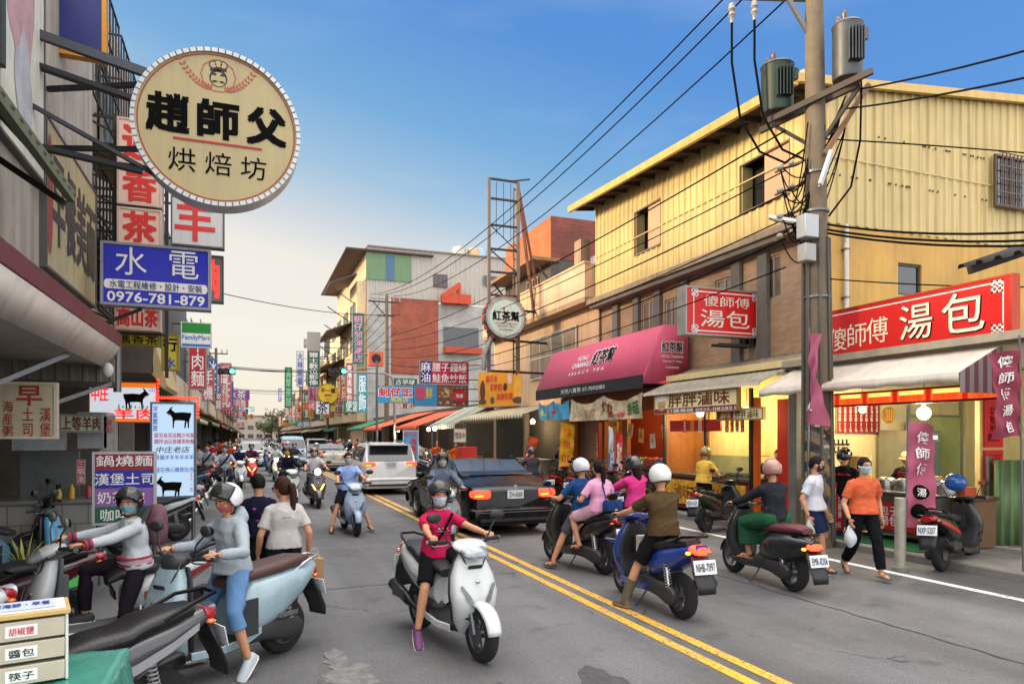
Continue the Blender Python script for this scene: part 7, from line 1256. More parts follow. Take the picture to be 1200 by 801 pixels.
 b = MB(); b.cyl((0, -h2 - .03, zb_ + .16), (0, -h2 - .0, zb_ + .16), .04, CHROME, n=14); b.box(-.25, -h2 - .028, zb_ + .105, .25, -h2 - .01, zb_ + .125, CHROME); b.build('badge', t)
 b = MB(); b.box(-w2 * .42, h2 - .04, .42 * H_, w2 * .42, h2 + .03, .50 * H_, dark); [b.box(-w2 * .4 + k * w2 * .1, h2 + .028, .425 * H_, -w2 * .4 + k * w2 * .1 + .02, h2 + .036, .495 * H_, CHROME) for k in range(9)]; b.build('grille', t)
 if kind == 'suv':
  b = MB()
  for s_ in (-1, 1): b.tube([(s_ * w2 * .72, -h2 * .75, H_ * .985), (s_ * w2 * .72, -h2 * .6, H_ * 1.03), (s_ * w2 * .72, h2 * .05, H_ * 1.03), (s_ * w2 * .72, h2 * .2, H_ * .99)], .02, STEEL, 8)
  b.box(-w2 * .7, -h2 * .97, H_ * .955, w2 * .7, -h2 * .78, H_ * .975, P); b.build('roof_rail', t)
 b = MB(); b.cyl((0, -h2 * .3, H_), (0, -h2 * .42, H_ + .18), .006, BLK, n=5); b.build('antenna', t)
 return t
# ================================================================== bicycle
def bicycle(label, col):
 t = thing('bicycle', label, 'bicycle', group='bicycles of the two students'); P = paint(col)
 for y in (.52, -.52):
  b = MB(); b.tube([(0, y + .33 * math.cos(a), .34 + .33 * math.sin(a)) for a in [2 * PI * j / 28 for j in range(29)]], .018, RUB, 6, False); o = b.build('wheel', t); b = MB(); b.tube([(0, y + .305 * math.cos(a), .34 + .305 * math.sin(a)) for a in [2 * PI * j / 28 for j in range(29)]], .01, STEEL, 5, False)
  for k in range(14): a = 2 * PI * k / 14; b.cyl((0, y, .34), (0, y + .3 * math.cos(a), .34 + .3 * math.sin(a)), .0025, STEEL, n=3)
  b.build('rim', o)
 b = MB()
 for p, q in (((0, .52, .34), (0, .40, .85)), ((0, .42, .78), (0, .0, .32)), ((0, -.14, .75), (0, .0, .32)), ((0, .41, .80), (0, -.13, .68)), ((0, .0, .32), (0, -.52, .34)), ((0, -.13, .66), (0, -.52, .34))): b.cyl(p, q, .017, P, n=8)
 b.build('frame', t); b = MB(); b.loft([sring((0, y, .86), X_, Z_, w_, .03, 2.5, 12) for y, w_ in ((.0, .02), (-.1, .05), (-.22, .08), (-.28, .06))], BLK); b.cyl((0, -.14, .7), (0, -.15, .84), .014, STEEL, n=8); b.build('saddle', t)
 b = MB(); b.tube([(-.3, .28, .98), (-.2, .36, 1.0), (0, .40, .98), (.2, .36, 1.0), (.3, .28, .98)], .013, STEEL, 8); b.cyl((0, .405, .84), (0, .395, .98), .015, STEEL, n=8); b.build('handlebar', t); b = MB(); b.cyl((-.04, 0, .32), (.04, 0, .32), .1, STEEL, n=16); b.bar((-.07, 0, .32), (-.07, .12, .2), .02, STEEL); b.bar((.07, 0, .32), (.07, -.12, .44), .02, STEEL); b.bx((-.12, .13, .19), (.09, .07, .02), BLK); b.bx((.12, -.13, .45), (.09, .07, .02), BLK); b.build('crank', t)
 b = MB(); b.box(-.17, .42, .72, .17, .72, .74, IRON); [b.bar((s_ * .17, .42, .73), (s_ * .17, .42, .95), .012, IRON) for s_ in (-1, 1)]; [b.bar((-.17, .42 + .0, .73 + .07 * k), (-.17, .72, .73 + .07 * k), .008, IRON) for k in range(4)]; [b.bar((.17, .42, .73 + .07 * k), (.17, .72, .73 + .07 * k), .008, IRON) for k in range(4)]; [b.bar((-.17, .72, .73 + .07 * k), (.17, .72, .73 + .07 * k), .008, IRON) for k in range(4)]; b.build('basket', t); return t
# ================================================================== people (facing +Y; left is -X)
def fuse(b, vox, it=3, fold=0., seed=0):
 """melt overlapping limbs into one continuous skin; returns vertices and faces"""
 o = b.build('melt', smooth=0); d = o.modifiers.new('r', 'REMESH'); d.mode = 'VOXEL'; d.voxel_size = vox
 if it: d = o.modifiers.new('s', 'SMOOTH'); d.iterations = it; d.factor = .5
 dg = bpy.context.evaluated_depsgraph_get(); me = bpy.data.meshes.new_from_object(o.evaluated_get(dg)); n = len(me.vertices)
 v = np.empty(n * 3, np.float32); me.vertices.foreach_get('co', v); v = v.reshape(-1, 3); k = np.empty(n * 3, np.float32); me.vertices.foreach_get('normal', k); k = k.reshape(-1, 3)
 f = [tuple(p.vertices) for p in me.polygons]; bpy.data.meshes.remove(me); m0 = o.data; bpy.data.objects.remove(o); bpy.data.meshes.remove(m0)
 if fold:
  r = np.random.RandomState(seed); a = 0
  for q in range(6): w_ = r.normal(size=3) * (7 + 5 * q) * np.array([1, 1, .55]); a = a + (.62 - np.abs(np.sin(v @ w_ * .6 + r.rand() * 6 + 1.6 * np.sin(v @ (r.normal(size=3) * 7)))) ** .7) * 1.6 / (1.4 + .4 * q)
  v = v + k * (fold * np.maximum(a, -.45))[:, None]
 return v, f
def skin_mesh(name, sets, mats, parent=None, smooth=60):
 vs, fs, mi = [], [], []
 for v, f, m in sets: b = len(vs); vs += [tuple(map(float, p)) for p in v]; fs += [tuple(b + i for i in q) for q in f]; mi += [m] * len(f)
 me = bpy.data.meshes.new(name); me.from_pydata(vs, [], fs)
 for m in mats: me.materials.append(m)
 me.polygons.foreach_set('material_index', mi); me.polygons.foreach_set('use_smooth', [True] * len(fs)); me.update(); o = bpy.data.objects.new(name, me); COL.objects.link(o)
 if parent: o.parent = parent; KIDS.setdefault(parent.name, []).append(o)
 return o
def ik(a, c, l1, l2, pole):
 a, c = V(a), V(c); d = c - a; L_ = min(d.length, (l1 + l2) * .995); d = d.normalized(); x = (l1 * l1 - l2 * l2 + L_ * L_) / (2 * L_); h = math.sqrt(max(0, l1 * l1 - x * x)); p = V(pole); p = (p - d * p.dot(d)).normalized(); return a + d * x + p * h, a + d * L_
SKIN = 'c08a68'
def ride_pose(feet=('board', 'board'), lean=.16, head=(0, 0), seat=.80, y=-.24, pill=False, back=False):
 fp_ = {'board': (.11, .16, .37), 'down': (.36, -.02, .10), 'wide': (.40, .10, .10), 'hang': (.30, -.02, .16), 'peg': (.17, -.10, .40), 'back': (.17, -.35, .36)}
 f = [V((s_ * fp_[k][0], fp_[k][1], fp_[k][2])) for s_, k in zip((-1, 1), feet)]
 if pill: f = [V((s_ * .20, y + .22, .40)) for s_ in (-1, 1)]
 return dict(pel=V((0, y, seat + .075)), tor=V((0, lean, 1)).normalized(), head=head, hands=[V((s_ * .295, .315, 1.015)) for s_ in (-1, 1)] if not pill else [V((s_ * .17, y + .28, 1.02)) for s_ in (-1, 1)], feet=f, kp=[V((s_ * .35, 1, .6)) for s_ in (-1, 1)], ep=[V((s_ * .8, -.3, -.8)) for s_ in (-1, 1)], grip=not pill, fd=[V((s_ * .25, 1, 0)) for s_ in (-1, 1)])
def stand_pose(step=0., head=(0, 0), hands=None, h=.0, lean=.02, turn=0):
 return dict(pel=V((0, 0, .90)), tor=V((0, lean, 1)).normalized(), head=head, hands=hands or [V((s_ * .26, .05 - step * s_ * .35, .80)) for s_ in (-1, 1)], feet=[V((s_ * .10, step * s_, .085 + (.10 if step * s_ < -.15 else 0))) for s_ in (-1, 1)], kp=[V((s_ * .1, 1, 0)) for s_ in (-1, 1)], ep=[V((s_ * .5, -1, 0)) for s_ in (-1, 1)], grip=False, fd=[V((s_ * .15, 1, 0)) for s_ in (-1, 1)])
def person(label, pose, top='c8c8c8', bottom='1c1e26', sleeve='short', legs='long', shoe='shoe', shoec='2a2a2c', hair='short', hairc='17120f', helmet=None, visor=None, mask=None, fem=False, skin=SKIN, s=1., group='people', lod=0, hood=False, trimc=None, stripes=None, decal=None, cap=None, seed=0, vest=None, glasses=False):
 q = pose; sc = s; pel = q['pel'].copy(); tor = q['tor']; vox = (.011, .02)[lod]; rnd = random.Random(hash(label) % 999 if seed == 0 else seed)
 TL = .47 * sc; neck = pel + tor * TL; side = X_; fw = tor.cross(side) * -1 if tor.cross(side).y < 0 else tor.cross(side); shw = (.152 if fem else .172) * sc
 mid = pel.lerp(neck, .5) - fw * .035
 def spine(t): return pel * (1 - t) ** 2 + mid * 2 * t * (1 - t) + neck * t * t if t <= 1 else neck + tor * TL * (t - 1)
 sh = [neck - tor * .085 * sc + side * (s_ * shw) for s_ in (-1, 1)]; hip = [pel + side * (s_ * .088 * sc) for s_ in (-1, 1)]
 el, wr, kn, an = [], [], [], []
 for i in (0, 1):
  tg = q['hands'][i] - (V((0, .055, -.012)) if q['grip'] else V((0, 0, 0))); e, w_ = ik(sh[i], tg, .285 * sc, .25 * sc, q['ep'][i]); el.append(e); wr.append(w_); k, a = ik(hip[i], q['feet'][i], .42 * sc, .41 * sc, q['kp'][i]); kn.append(k); an.append(a)
 def torso(b, m, g, t0=0., hem=0., t1=1.0):
  wd = [(-.18, .135, .10), (-.05, .165, .12), (.12, .158, .115), (.38, .130 if fem else .145, .098), (.62, .146 if fem else .162, .115), (.80, .142 if fem else .160, .105), (.92, .108, .085), (1.02, .062, .060), (1.10, .055, .058)]
  rg = []
  for t, a, d in wd:
   if t < t0 or t > t1: continue
   gg = g + hem * max(0, .5 - t); rg.append(sring(spine(t) if t > 0 else pel + tor * TL * t, side, fw, (a + gg) * sc, (d + gg) * sc, 2.3, 20))
  b.loft(rg, m)
 SK = mat(skin, .55, var=.08, scale=14, spec=.35, name='skin'); b = MB()
 torso(b, SK, -.030)
 for i in (0, 1):
  b.tube([sh[i].lerp(neck, .25), sh[i], sh[i].lerp(el[i], .5), el[i], el[i].lerp(wr[i], .3), wr[i]], [.038 * sc, .040 * sc, .043 * sc, .037 * sc, .038 * sc, .026 * sc], SK, 12); b.ell(el[i], .036 * sc, SK, 10, 6); b.ell(sh[i], .042 * sc, SK, 10, 8)
  b.tube([hip[i], hip[i].lerp(kn[i], .5), kn[i], kn[i].lerp(an[i], .3), kn[i].lerp(an[i], .65), an[i]], [.075 * sc, .068 * sc, .05 * sc, .052 * sc, .042 * sc, .034 * sc], SK, 12); b.ell(kn[i], .05 * sc, SK, 10, 6)
  b.ell(hip[i] - fw * .012, (.075 * sc, .082 * sc, .082 * sc), SK, 10, 8)
 fdir = []
 for i in (0, 1):
  d = q['fd'][i].normalized(); A = an[i];
  if A.z > .13 and abs(d.z) < .1 and q['feet'][i].z < .3: d = (d + V((0, 0, -.75 if A.z > .16 else -.25))).normalized()
  fdir.append(d); shoe == 'sandal' and b.tube([A - d * .035, A + V((0, 0, -.045)) + d * .02, A + V((0, 0, -.055)) + d * .11, A + V((0, 0, -.062)) + d * .155], [.030, .034, .032, .014], SK, 10)
 up = (tor + V((0, 0, 1.2))).normalized(); hy, hp = R(q['head'][0]), R(q['head'][1]); Hc = neck + up * .165 * sc; f0 = V((0, 1, 0)); f0 = (f0 - up * f0.dot(up)).normalized(); sd0 = f0.cross(up)
 fd = (f0 * math.cos(hy) + sd0 * math.sin(hy)); sd = fd.cross(up); fd, hu = (fd * math.cos(hp) + up * math.sin(hp)), (up * math.cos(hp) - fd * math.sin(hp)); Hc = Hc + fd * .02
 HM = Matrix((sd, fd, hu)).transposed(); hs = sc * 1.0
 def hp_(x, y, z): return Hc + HM @ V((x * hs, y * hs, z * hs))
 b.tube([neck - tor * .05, neck + tor * .04, hp_(0, -.02, -.06)], [.056 * sc, .05 * sc, .052 * sc], SK, 12)
 sets = [(*fuse(b, vox, 3), 0)]
 b = MB(); b.ell(Hc, (.074 * hs, .094 * hs, .108 * hs), SK, 20, 14, HM); b.ell(hp_(0, .022, -.058), (.056 * hs, .066 * hs, .062 * hs), SK, 16, 10, HM); b.ell(hp_(0, .07, -.10), (.022 * hs, .02 * hs, .016 * hs), SK, 8, 6, HM); b.tube([hp_(0, .085, .015), hp_(0, .105, -.025), hp_(0, .098, -.035)], [.008, .014, .012], SK, 8); b.ell(hp_(0, .082, .028), (.05 * hs, .014 * hs, .01 * hs), SK, 10, 6, HM)
 for s_ in (-1, 1): b.ell(hp_(s_ * .076, -.005, -.012), (.010, .02, .03), SK, 8, 6, HM); b.ell(hp_(s_ * .045, .06, -.03), (.025, .025, .025), SK, 8, 6)
 sets.append((*fuse(b, (.007, .014)[lod], 2), 0)); mats = [SK, mat('1a1412', .2), mat('d8d4cc', .3), mat('9a4a40', .5)]
 def addmb(b, m): sets.append((b.v, b.f, m))
 if not lod:
  b = MB(); b2 = MB()
  for s_ in (-1, 1): b2.ell(hp_(s_ * .032, .083, .002), (.0145, .007, .0065), SK, 10, 6, HM); b.ell(hp_(s_ * .032, .088, .002), (.0065, .004, .0065), SK, 8, 5, HM); b.tube([hp_(s_ * .014, .093, .020), hp_(s_ * .034, .092, .025), hp_(s_ * .052, .078, .019)], .0035, SK, 5)
  addmb(b2, 2); addmb(b, 1); b = MB(); b.ell(hp_(0, .088, -.068), (.022, .007, .007), SK, 10, 5, HM); addmb(b, 3)
 hb = MB()                                                    # hands: palm, four fingers, thumb
 for i, s_ in ((0, -1), (1, 1)):
  f = (wr[i] - el[i]).normalized(); w_ = wr[i]
  if q['grip']:
   g = V((s_, -.14, 0)).normalized(); f = V((f.x * .3, 1, -.05)).normalized(); dn = V((0, 0, -1)); pc = w_ + f * .04 + V((0, 0, .014)); hb.ell(pc, (.036, .042, .015), SK, 12, 8, Matrix((g, f, -dn)).transposed())
   for k in range(4):
    o = pc + g * ((k - 1.5) * .0185) + f * .035; l_ = (.026, .030, .029, .022)[k]; hb.tube([o - f * .02, o + f * l_ * .5 + dn * .002, o + f * l_ * .75 + dn * .026, o + f * .002 + dn * .042, o - f * .018 + dn * .036], [.0085, .009, .0085, .008, .007], SK, 7)
   o = pc - g * .03; hb.tube([o - f * .02, o + f * .012 - g * .012 + dn * .014, o + f * .024 + g * .002 + dn * .032, o + f * .012 + g * .022 + dn * .042], [.011, .010, .009, .007], SK, 7)
  else:
   inn = V((-s_, 0, 0)); inn = (inn - f * inn.dot(f)).normalized(); acr = f.cross(inn).normalized(); acr = acr if acr.y > 0 else -acr; pc = w_ + f * .045; hb.ell(pc, (.040, .014, .046), SK, 12, 8, Matrix((acr, inn, f)).transposed())
   for k in range(4): o = pc + acr * ((1.5 - k) * .018) + f * .035; l_ = (.026, .030, .028, .021)[k]; hb.tube([o - f * .02, o + f * l_, o + f * l_ * 1.8 + inn * .012, o + f * l_ * 2.2 + inn * .028], [.0085, .0085, .008, .0065], SK, 7)
   o = pc + acr * .032 - f * .02; hb.tube([o, o + acr * .02 + f * .025 + inn * .01, o + acr * .018 + f * .05 + inn * .02], [.011, .010, .008], SK, 7)
 if lod: addmb(hb, 0)
 else: sets.append((*fuse(hb, .0048, 2), 0))
 ps = skin_mesh('person', sets, mats); tag(ps, label, 'person', group)
 def wear(name, b, m, v=vox, it=3, fold=.004, seed_=1): vv, ff = fuse(b, v, it, fold, seed_ + rnd.randrange(90)); return skin_mesh(name, [(vv, ff, 0)], [m], ps)
 # ---- trousers / shorts / skirt
 BM = cloth(bottom); b = MB(); torso(b, BM, .010, t1=.4); fr = {'long': 1.0, 'shorts': .0, 'capri': .35, 'skirt': 0, 'bare': 0}[legs]
 for i in (0, 1):
  ext = 1.12 if legs == 'shorts' else 1; kk = kn[i]
  if legs in ('shorts', 'skirt'): e = hip[i].lerp(kk, .88 if legs == 'shorts' else .6); b.tube([hip[i] - fw * .0, hip[i].lerp(kk, .4), e], [.105 * sc, .098 * sc, .088 * sc], BM, 14)
  else:
   e = kk.lerp(an[i], .93 if legs == 'long' else fr); w0 = .012 if fem else .02; pts = [hip[i], hip[i].lerp(kk, .5), kk, kk.lerp(e, .4), e]; b.tube(pts, [.10 * sc, .084 * sc + w0 * .5, .062 * sc + w0 * .6, .058 * sc + w0, (.045 if legs == 'long' else .062) * sc + w0], BM, 14); b.ell(kk, .064 * sc + w0 * .4, BM, 10, 8)
  b.ell(hip[i] - fw * .02, (.098 * sc, .105 * sc, .10 * sc), BM, 10, 8)
 if legs == 'skirt': b = MB(); torso(b, BM, .012, t1=.25); km = (kn[0] + kn[1]) / 2; am = (an[0] + an[1]) / 2; b.loft([sring(p, X_, n_, a, d, 2.2, 18) for p, n_, a, d in ((km.lerp(am, .72), Y_, .20, .13), (km.lerp(am, .4), Y_, .19, .13), (km + Z_ * .0, Y_, .18, .12))], BM)
 if legs == 'skirt':
  for i in (0, 1): e = kn[i].lerp(an[i], .68); b.tube([hip[i], hip[i].lerp(kn[i], .5), kn[i], kn[i].lerp(e, .5), e], [.125, .118, .10, .105, .115], BM, 14); b.ell(hip[i] - fw * .02, .125, BM, 12, 8)
  b.tube([pel, km, km.lerp(am, .5)], [.13, .11, .11], BM, 14)
 wear({'long': 'trousers', 'capri': 'trousers', 'shorts': 'shorts', 'skirt': 'skirt', 'bare': 'shorts'}[legs], b, BM, fold=.007)
 # ---- top
 TM = cloth(top); b = MB(); torso(b, TM, .016, t0=-.06 if legs != 'x' else 0, hem=.035 if fem else .05, t1=1.03)
 for i in (0, 1):
  g = .022
  if sleeve == 'short': e = sh[i].lerp(el[i], .72); b.tube([sh[i].lerp(neck, .4), sh[i], sh[i].lerp(el[i], .4), e], [.058 * sc, .064 * sc, .063 * sc, .064 * sc], TM, 14)
  elif sleeve == 'long': e = el[i].lerp(wr[i], .93); b.tube([sh[i].lerp(neck, .4), sh[i], sh[i].lerp(el[i], .5), el[i], el[i].lerp(e, .5), e], [.066 * sc, .070 * sc, .066 * sc, .060 * sc, .054 * sc, .042 * sc], TM, 14); b.ell(el[i], .06 * sc, TM, 10, 8)
  b.ell(sh[i], .062 * sc, TM, 10, 8)
 if hood: b.ell(neck - fw * .075 + tor * .0, (.125, .075, .085), TM, 14, 10)
 tp_ = wear('jacket' if sleeve == 'long' else 'shirt', b, TM, fold=.011)
 if vest: b = MB(); torso(b, TM, .026, t0=-.02, hem=.03, t1=.86); wear('apron', b, cloth(vest), fold=.003)
 def onback(u, v, back=True, off=.04):                         # a point on the shirt's back or chest
  t = .55 + v; a = u; d = -1 if back else 1; c = spine(t); ww = (.15 + .02) * sc; dd = (.115 + .022) * sc; x = max(-.95, min(.95, a / ww)); return c + side * a + fw * (d * (dd + off * .35) * (1 - abs(x) ** 2.6) ** (1 / 2.6))
 if decal:
  for s_, dx, dz, w_, h_, c, bk in decal:
   vs_, fs = text_geo(s_, .012, 0, 1); b = MB(); d = -1 if bk else 1; b.add([onback(dx + p[0] * w_ * (-d if bk is False else 1) * (1 if bk else -1) * (1 if bk else 1), dz + p[1] * h_, bk) for p in vs_], fs, mat(c, .8)); b.build('print', ps, smooth=0, normals=False)
 if stripes:
  b = MB()
  for i in (0, 1):
   for k in range(3): p = el[i].lerp(wr[i], .74 + .09 * k); d = (wr[i] - el[i]).normalized(); b.tube([p - d * .006, p + d * .012], [.054 * sc, .053 * sc], mat(stripes if k != 1 else '2a3050', .8), 14)
  for k in range(3): c = pel + tor * (.01 + .03 * k); b.loft([sring(c + tor * dz, side, fw, (.205 + .0) * sc, .158 * sc, 2.3, 20) for dz in (0, .014)], mat(stripes if k != 1 else 'd0a0a8', .8))
  b.build('striped_cuff', ps)
 # ---- shoes
 for i in (0, 1):
  A, d = an[i], fdir[i]; x = d.cross(Z_).normalized(); n_ = x.cross(d).normalized(); so = A - n_ * .075; b = MB(); SM = mat(shoec, .6, var=.15)
  def sec(y, w_, h0, h1): c = so + d * y; return [c + x * (w_ * math.cos(a)) + n_ * (h0 if math.sin(a) < 0 else h1 * math.sin(a) ** .7) for a in [2 * PI * j / 14 for j in range(14)]]
  if shoe in ('shoe', 'boot'):
   b.loft([sec(y, w_, 0, h1) for y, w_, h1 in ((-.075, .018, .04), (-.06, .034, .075), (-.02, .040, .088), (.04, .042, .08), (.10, .046, .055), (.155, .043, .040), (.185, .025, .028))], SM); b.loft([sec(y, w_ + .003, -.012, .012) for y, w_ in ((-.078, .02), (-.05, .037), (.1, .047), (.16, .043), (.19, .024))], mat('d8d8d4' if shoe == 'shoe' else '8a6a44', .7))
   if shoe == 'boot': b.tube([A + V((0, 0, -.04)), A + (kn[i] - A).normalized() * .12, A + (kn[i] - A).normalized() * .24], [.052, .056, .066], SM, 14)
  else: b.loft([sec(y, w_, -.004, .014) for y, w_ in ((-.075, .02), (-.05, .038), (.1, .05), (.16, .045), (.185, .022))], SM); b.tube([so + d * .06 + x * .046 + n_ * .01, so + d * .085 + n_ * .058, so + d * .06 - x * .046 + n_ * .01], .010, SM, 6)
  b.build({'shoe': 'shoe', 'boot': 'boot', 'sandal': 'sandal'}[shoe], ps)
 # ---- head wear
 def cap_patch(rad, lim, c=(0, -.005, .005), nu=40, nv=16, amp=0.):
  def fn(u, v):
   a = 2 * PI * u; t = lim(abs((u + .5) % 1 - .5) * 2) * v; p = V((rad[0] * math.sin(t) * math.sin(a), rad[1] * math.sin(t) * math.cos(a), rad[2] * math.cos(t)))
   if amp: p *= 1 + amp * math.sin(a * 13 + t * 5) * math.sin(t * 9 + a * 4)
   return hp_(c[0] + p.x, c[1] + p.y, c[2] + p.z)
  return fn
 HR = mat(hairc, .62, var=.4, scale=30, bump=.4, bscale=140, spec=.15)
 def smst(x, a, c): x = min(1, max(0, (x - a) / (c - a))); return x * x * (3 - 2 * x)
 if hair:
  b = MB(); lim = (lambda u: R(60) + R(30) * smst(u, .18, .35) + R(35) * smst(u, .5, .7)) if hair == 'short' else (lambda u: R(58) + R(40) * smst(u, .2, .4) + R(42) * smst(u, .45, .65)); b.patch(cap_patch((.083, .102, .117), lim, amp=.012), 40, 14, HR, True)
  if hair == 'pony': b.tube([hp_(0, -.09, .03), hp_(0, -.135, .01), hp_(.01, -.14, -.08), hp_(.015, -.12, -.19), hp_(.01, -.115, -.30), hp_(.0, -.12, -.37)], [.022, .035, .036, .03, .02, .006], HR, 12)
  if hair == 'long': b.tube([hp_(0, -.06, -.04), hp_(0, -.085, -.14), hp_(0, -.09, -.24), hp_(0, -.095, -.30)], [.075, .07, .05, .02], HR, 14)
  if hair == 'bun': b.ell(hp_(0, -.11, .03), .045, HR, 12, 8)
  b.build('hair', ps, solid=.006)
 if helmet:
  HMt = paint(helmet, rough=.15) if helmet not in ('d8dcd4',) else mat(helmet, .3, coat=.4); b = MB(); lim = lambda u: R(70) + R(52) * smst(u, .30, .46) - R(4) * smst(u, .6, .9); b.patch(cap_patch((.113, .133, .130), lim, (0, -.010, .012)), 44, 16, HMt, True); o = b.build('helmet', ps, solid=.018)
  b = MB(); b.patch(lambda u, v: cap_patch((.118, .138, .134), lambda k: lim(k) + R(1), (0, -.010, .012))(u, .93 + .08 * v), 44, 2, BLK, True);
  for s_ in (-1, 1): b.tube([hp_(s_ * .10, .0, -.06), hp_(s_ * .075, .02, -.115), hp_(0, .045, -.135)], .007, BLK, 6)
  b.build('rim', o, solid=.004)
  if visor:
   up_ = R(-52) if visor == 'up' else 0; b = MB(); VM = mat('5a5c58' if visor != 'dark' else '1c1c20', .08, trans=.75 if visor != 'dark' else .2, var=.05)
   def vfn(u, v):
    a = R(-68 + 136 * u); t = R(56 + 62 * v); p = V((.136 * math.sin(t) * math.sin(a), .160 * math.sin(t) * math.cos(a), .150 * math.cos(t))); y, z = p.y * math.cos(-up_) - p.z * math.sin(-up_), p.y * math.sin(-up_) + p.z * math.cos(-up_); return hp_(p.x, y - .012, z + .012)
   b.patch(vfn, 16, 8, VM); b.build('visor', o, solid=.003, normals=False)
 if cap: b = MB(); b.patch(cap_patch((.088, .106, .112), lambda u: R(82), (0, -.002, .014)), 32, 10, mat(cap, .8), True); b.patch(lambda u, v: hp_((u - .5) * .15, .085 + .085 * v * math.cos((u - .5) * 1.8), .03 - .015 * v - .06 * (u - .5) ** 2), 8, 4, mat(cap, .8)); b.build('cap', ps, solid=.006)
 if mask:
  b = MB()
  def mf(u, v): a = R(-78 + 156 * u); t = R(93 + 50 * v); k = 1 + .16 * math.exp(-((u - .5) * 7) ** 2) * (1 - v * .5); return hp_(.080 * math.sin(t) * math.sin(a), .103 * math.sin(t) * math.cos(a) * k, .132 * math.cos(t))
  b.patch(mf, 18, 8, mat(mask, .8, var=.1))
  for s_ in (-1, 1): b.tube([hp_(s_ * .079, .025, -.02), hp_(s_ * .086, -.01, .0)], .003, WHT, 5)
  b.build('mask', ps, solid=.003, normals=False)
 if glasses and not lod: b = MB(); [b.tube([hp_(s_ * .033 + .024 * math.cos(a), .100, .002 + .017 * math.sin(a)) for a in [2 * PI * j / 14 for j in range(15)]], .0022, BLK, 4) for s_ in (-1, 1)]; [b.tube([hp_(s_ * .057, .097, .004), hp_(s_ * .08, .0, .005)], .0022, BLK, 4) for s_ in (-1, 1)]; b.build('glasses', ps)
 ps['_s'] = s
 return ps
# ================================================================== the traffic: who rides what, where
def put(o, loc, rz): o.location = (loc[0], loc[1], 0); o.rotation_euler = (0, 0, rz); return o
def ride(sc, ps, rear, front): l, r = face((*rear, 0), (*front, 0)); put(sc, l, r); (put(ps, l, r) if ps else None); return l, r
def local(l, r, p): a = Matrix.Rotation(r, 3, 'Z') @ V(p); return V((l[0] + a.x, l[1] + a.y, a.z))
G1 = 'scooters moving in the street'; G2 = 'people riding in the street'; G3 = 'parked scooters'; G4 = 'people on foot'
# -- woman in red, coming towards us
l, r = ride(scooter('white scooter ridden toward the camera by the woman in the red tee', 'c4c8c6', 'sporty', plate='MFN-2083', group=G1, accent='8a9094'),
  person('woman in a raspberry red tee, black shorts and blue mask riding the white scooter', ride_pose(('board', 'hang'), .06, (8, -4), .73), 'b41e4a', '15161a', 'short', 'shorts', 'shoe', '6a3a6a', 'short', helmet='5a5c62', visor='up', mask='b4d0e0', fem=True, s=.9, group=G2, decal=[('MOKA\n— ride —', 0, .05, .15, .09, 'e8d8d8', False)]), (1.66, 7.05), (1.90, 5.72))
b = MB(); b.tube([local(l, r, p) for p in ((-.10, -.11, 1.20), (-.0, -.085, 1.04), (.12, -.10, .88))], .014, BLACK, 6); tag(b.build('bag_strap'), 'thin black strap slung across the red tee of the scooter rider', 'strap')
# -- blue-grey smooth scooter with the hooded girl
l, r = ride(scooter('pale blue grey scooter with brown saddle ridden by the woman in the grey hoodie', '8fa6ae', 'smooth', '4a3028', '2a2c2e', 'EPA-3125', G1, rail='d0d4d4'),
  person('woman in a pale grey hoodie, torn jeans and white helmet astride the blue grey scooter', ride_pose(('hang', 'down'), .06, (0, -16), .76, -.10), '98a2a8', '5f84ac', 'long', 'capri', 'shoe', 'b4bcc4', 'bun', '2a1812', 'd8dcdc', 'up', 'b05a58', True, s=.93, group=G2, hood=True), (.40, 6.72), (-.78, 5.78))
# -- girl in the grey jacket
l, r = ride(scooter('white scooter ridden by the girl in the jacket with striped cuffs', 'b4b8b8', 'sporty', '1a1a1c', '5c6062', 'MZR-619', G1, accent='8a3030'),
  person('girl in a light grey jacket with red striped cuffs and black helmet', ride_pose(('down', 'board'), .08, (-50, -4), .70, -.22), 'b0b6bc', '1c1820', 'long', 'long', 'shoe', '2a2a2c', 'short', helmet='221a1e', visor='up', mask='6aa4b4', fem=True, group=G2, stripes='a82438', s=.9), (-.55, 7.35), (-1.75, 6.88))
bk = MB(); bk.loft([sring((0, 0, z), X_, Y_, w_, d_, 3, 18) for z, w_, d_ in ((-.18, .10, .05), (-.14, .13, .075), (.0, .14, .085), (.14, .12, .07), (.19, .07, .04))], mat('6a4650', .8, var=.5, scale=30)); bk.tube([(-.08, .08, -.12), (-.09, .17, .0), (-.08, .08, .16)], .014, mat('4a3a40', .8), 6); bk.tube([(.08, .08, -.12), (.09, .17, .0), (.08, .08, .16)], .014, mat('4a3a40', .8), 6)
p = local(l, r, (0, -.40, 1.12)); o = bk.build('backpack', loc=p); o.rotation_euler = (0, 0, r); tag(o, 'checked mauve backpack on the back of the girl in the striped jacket', 'backpack')
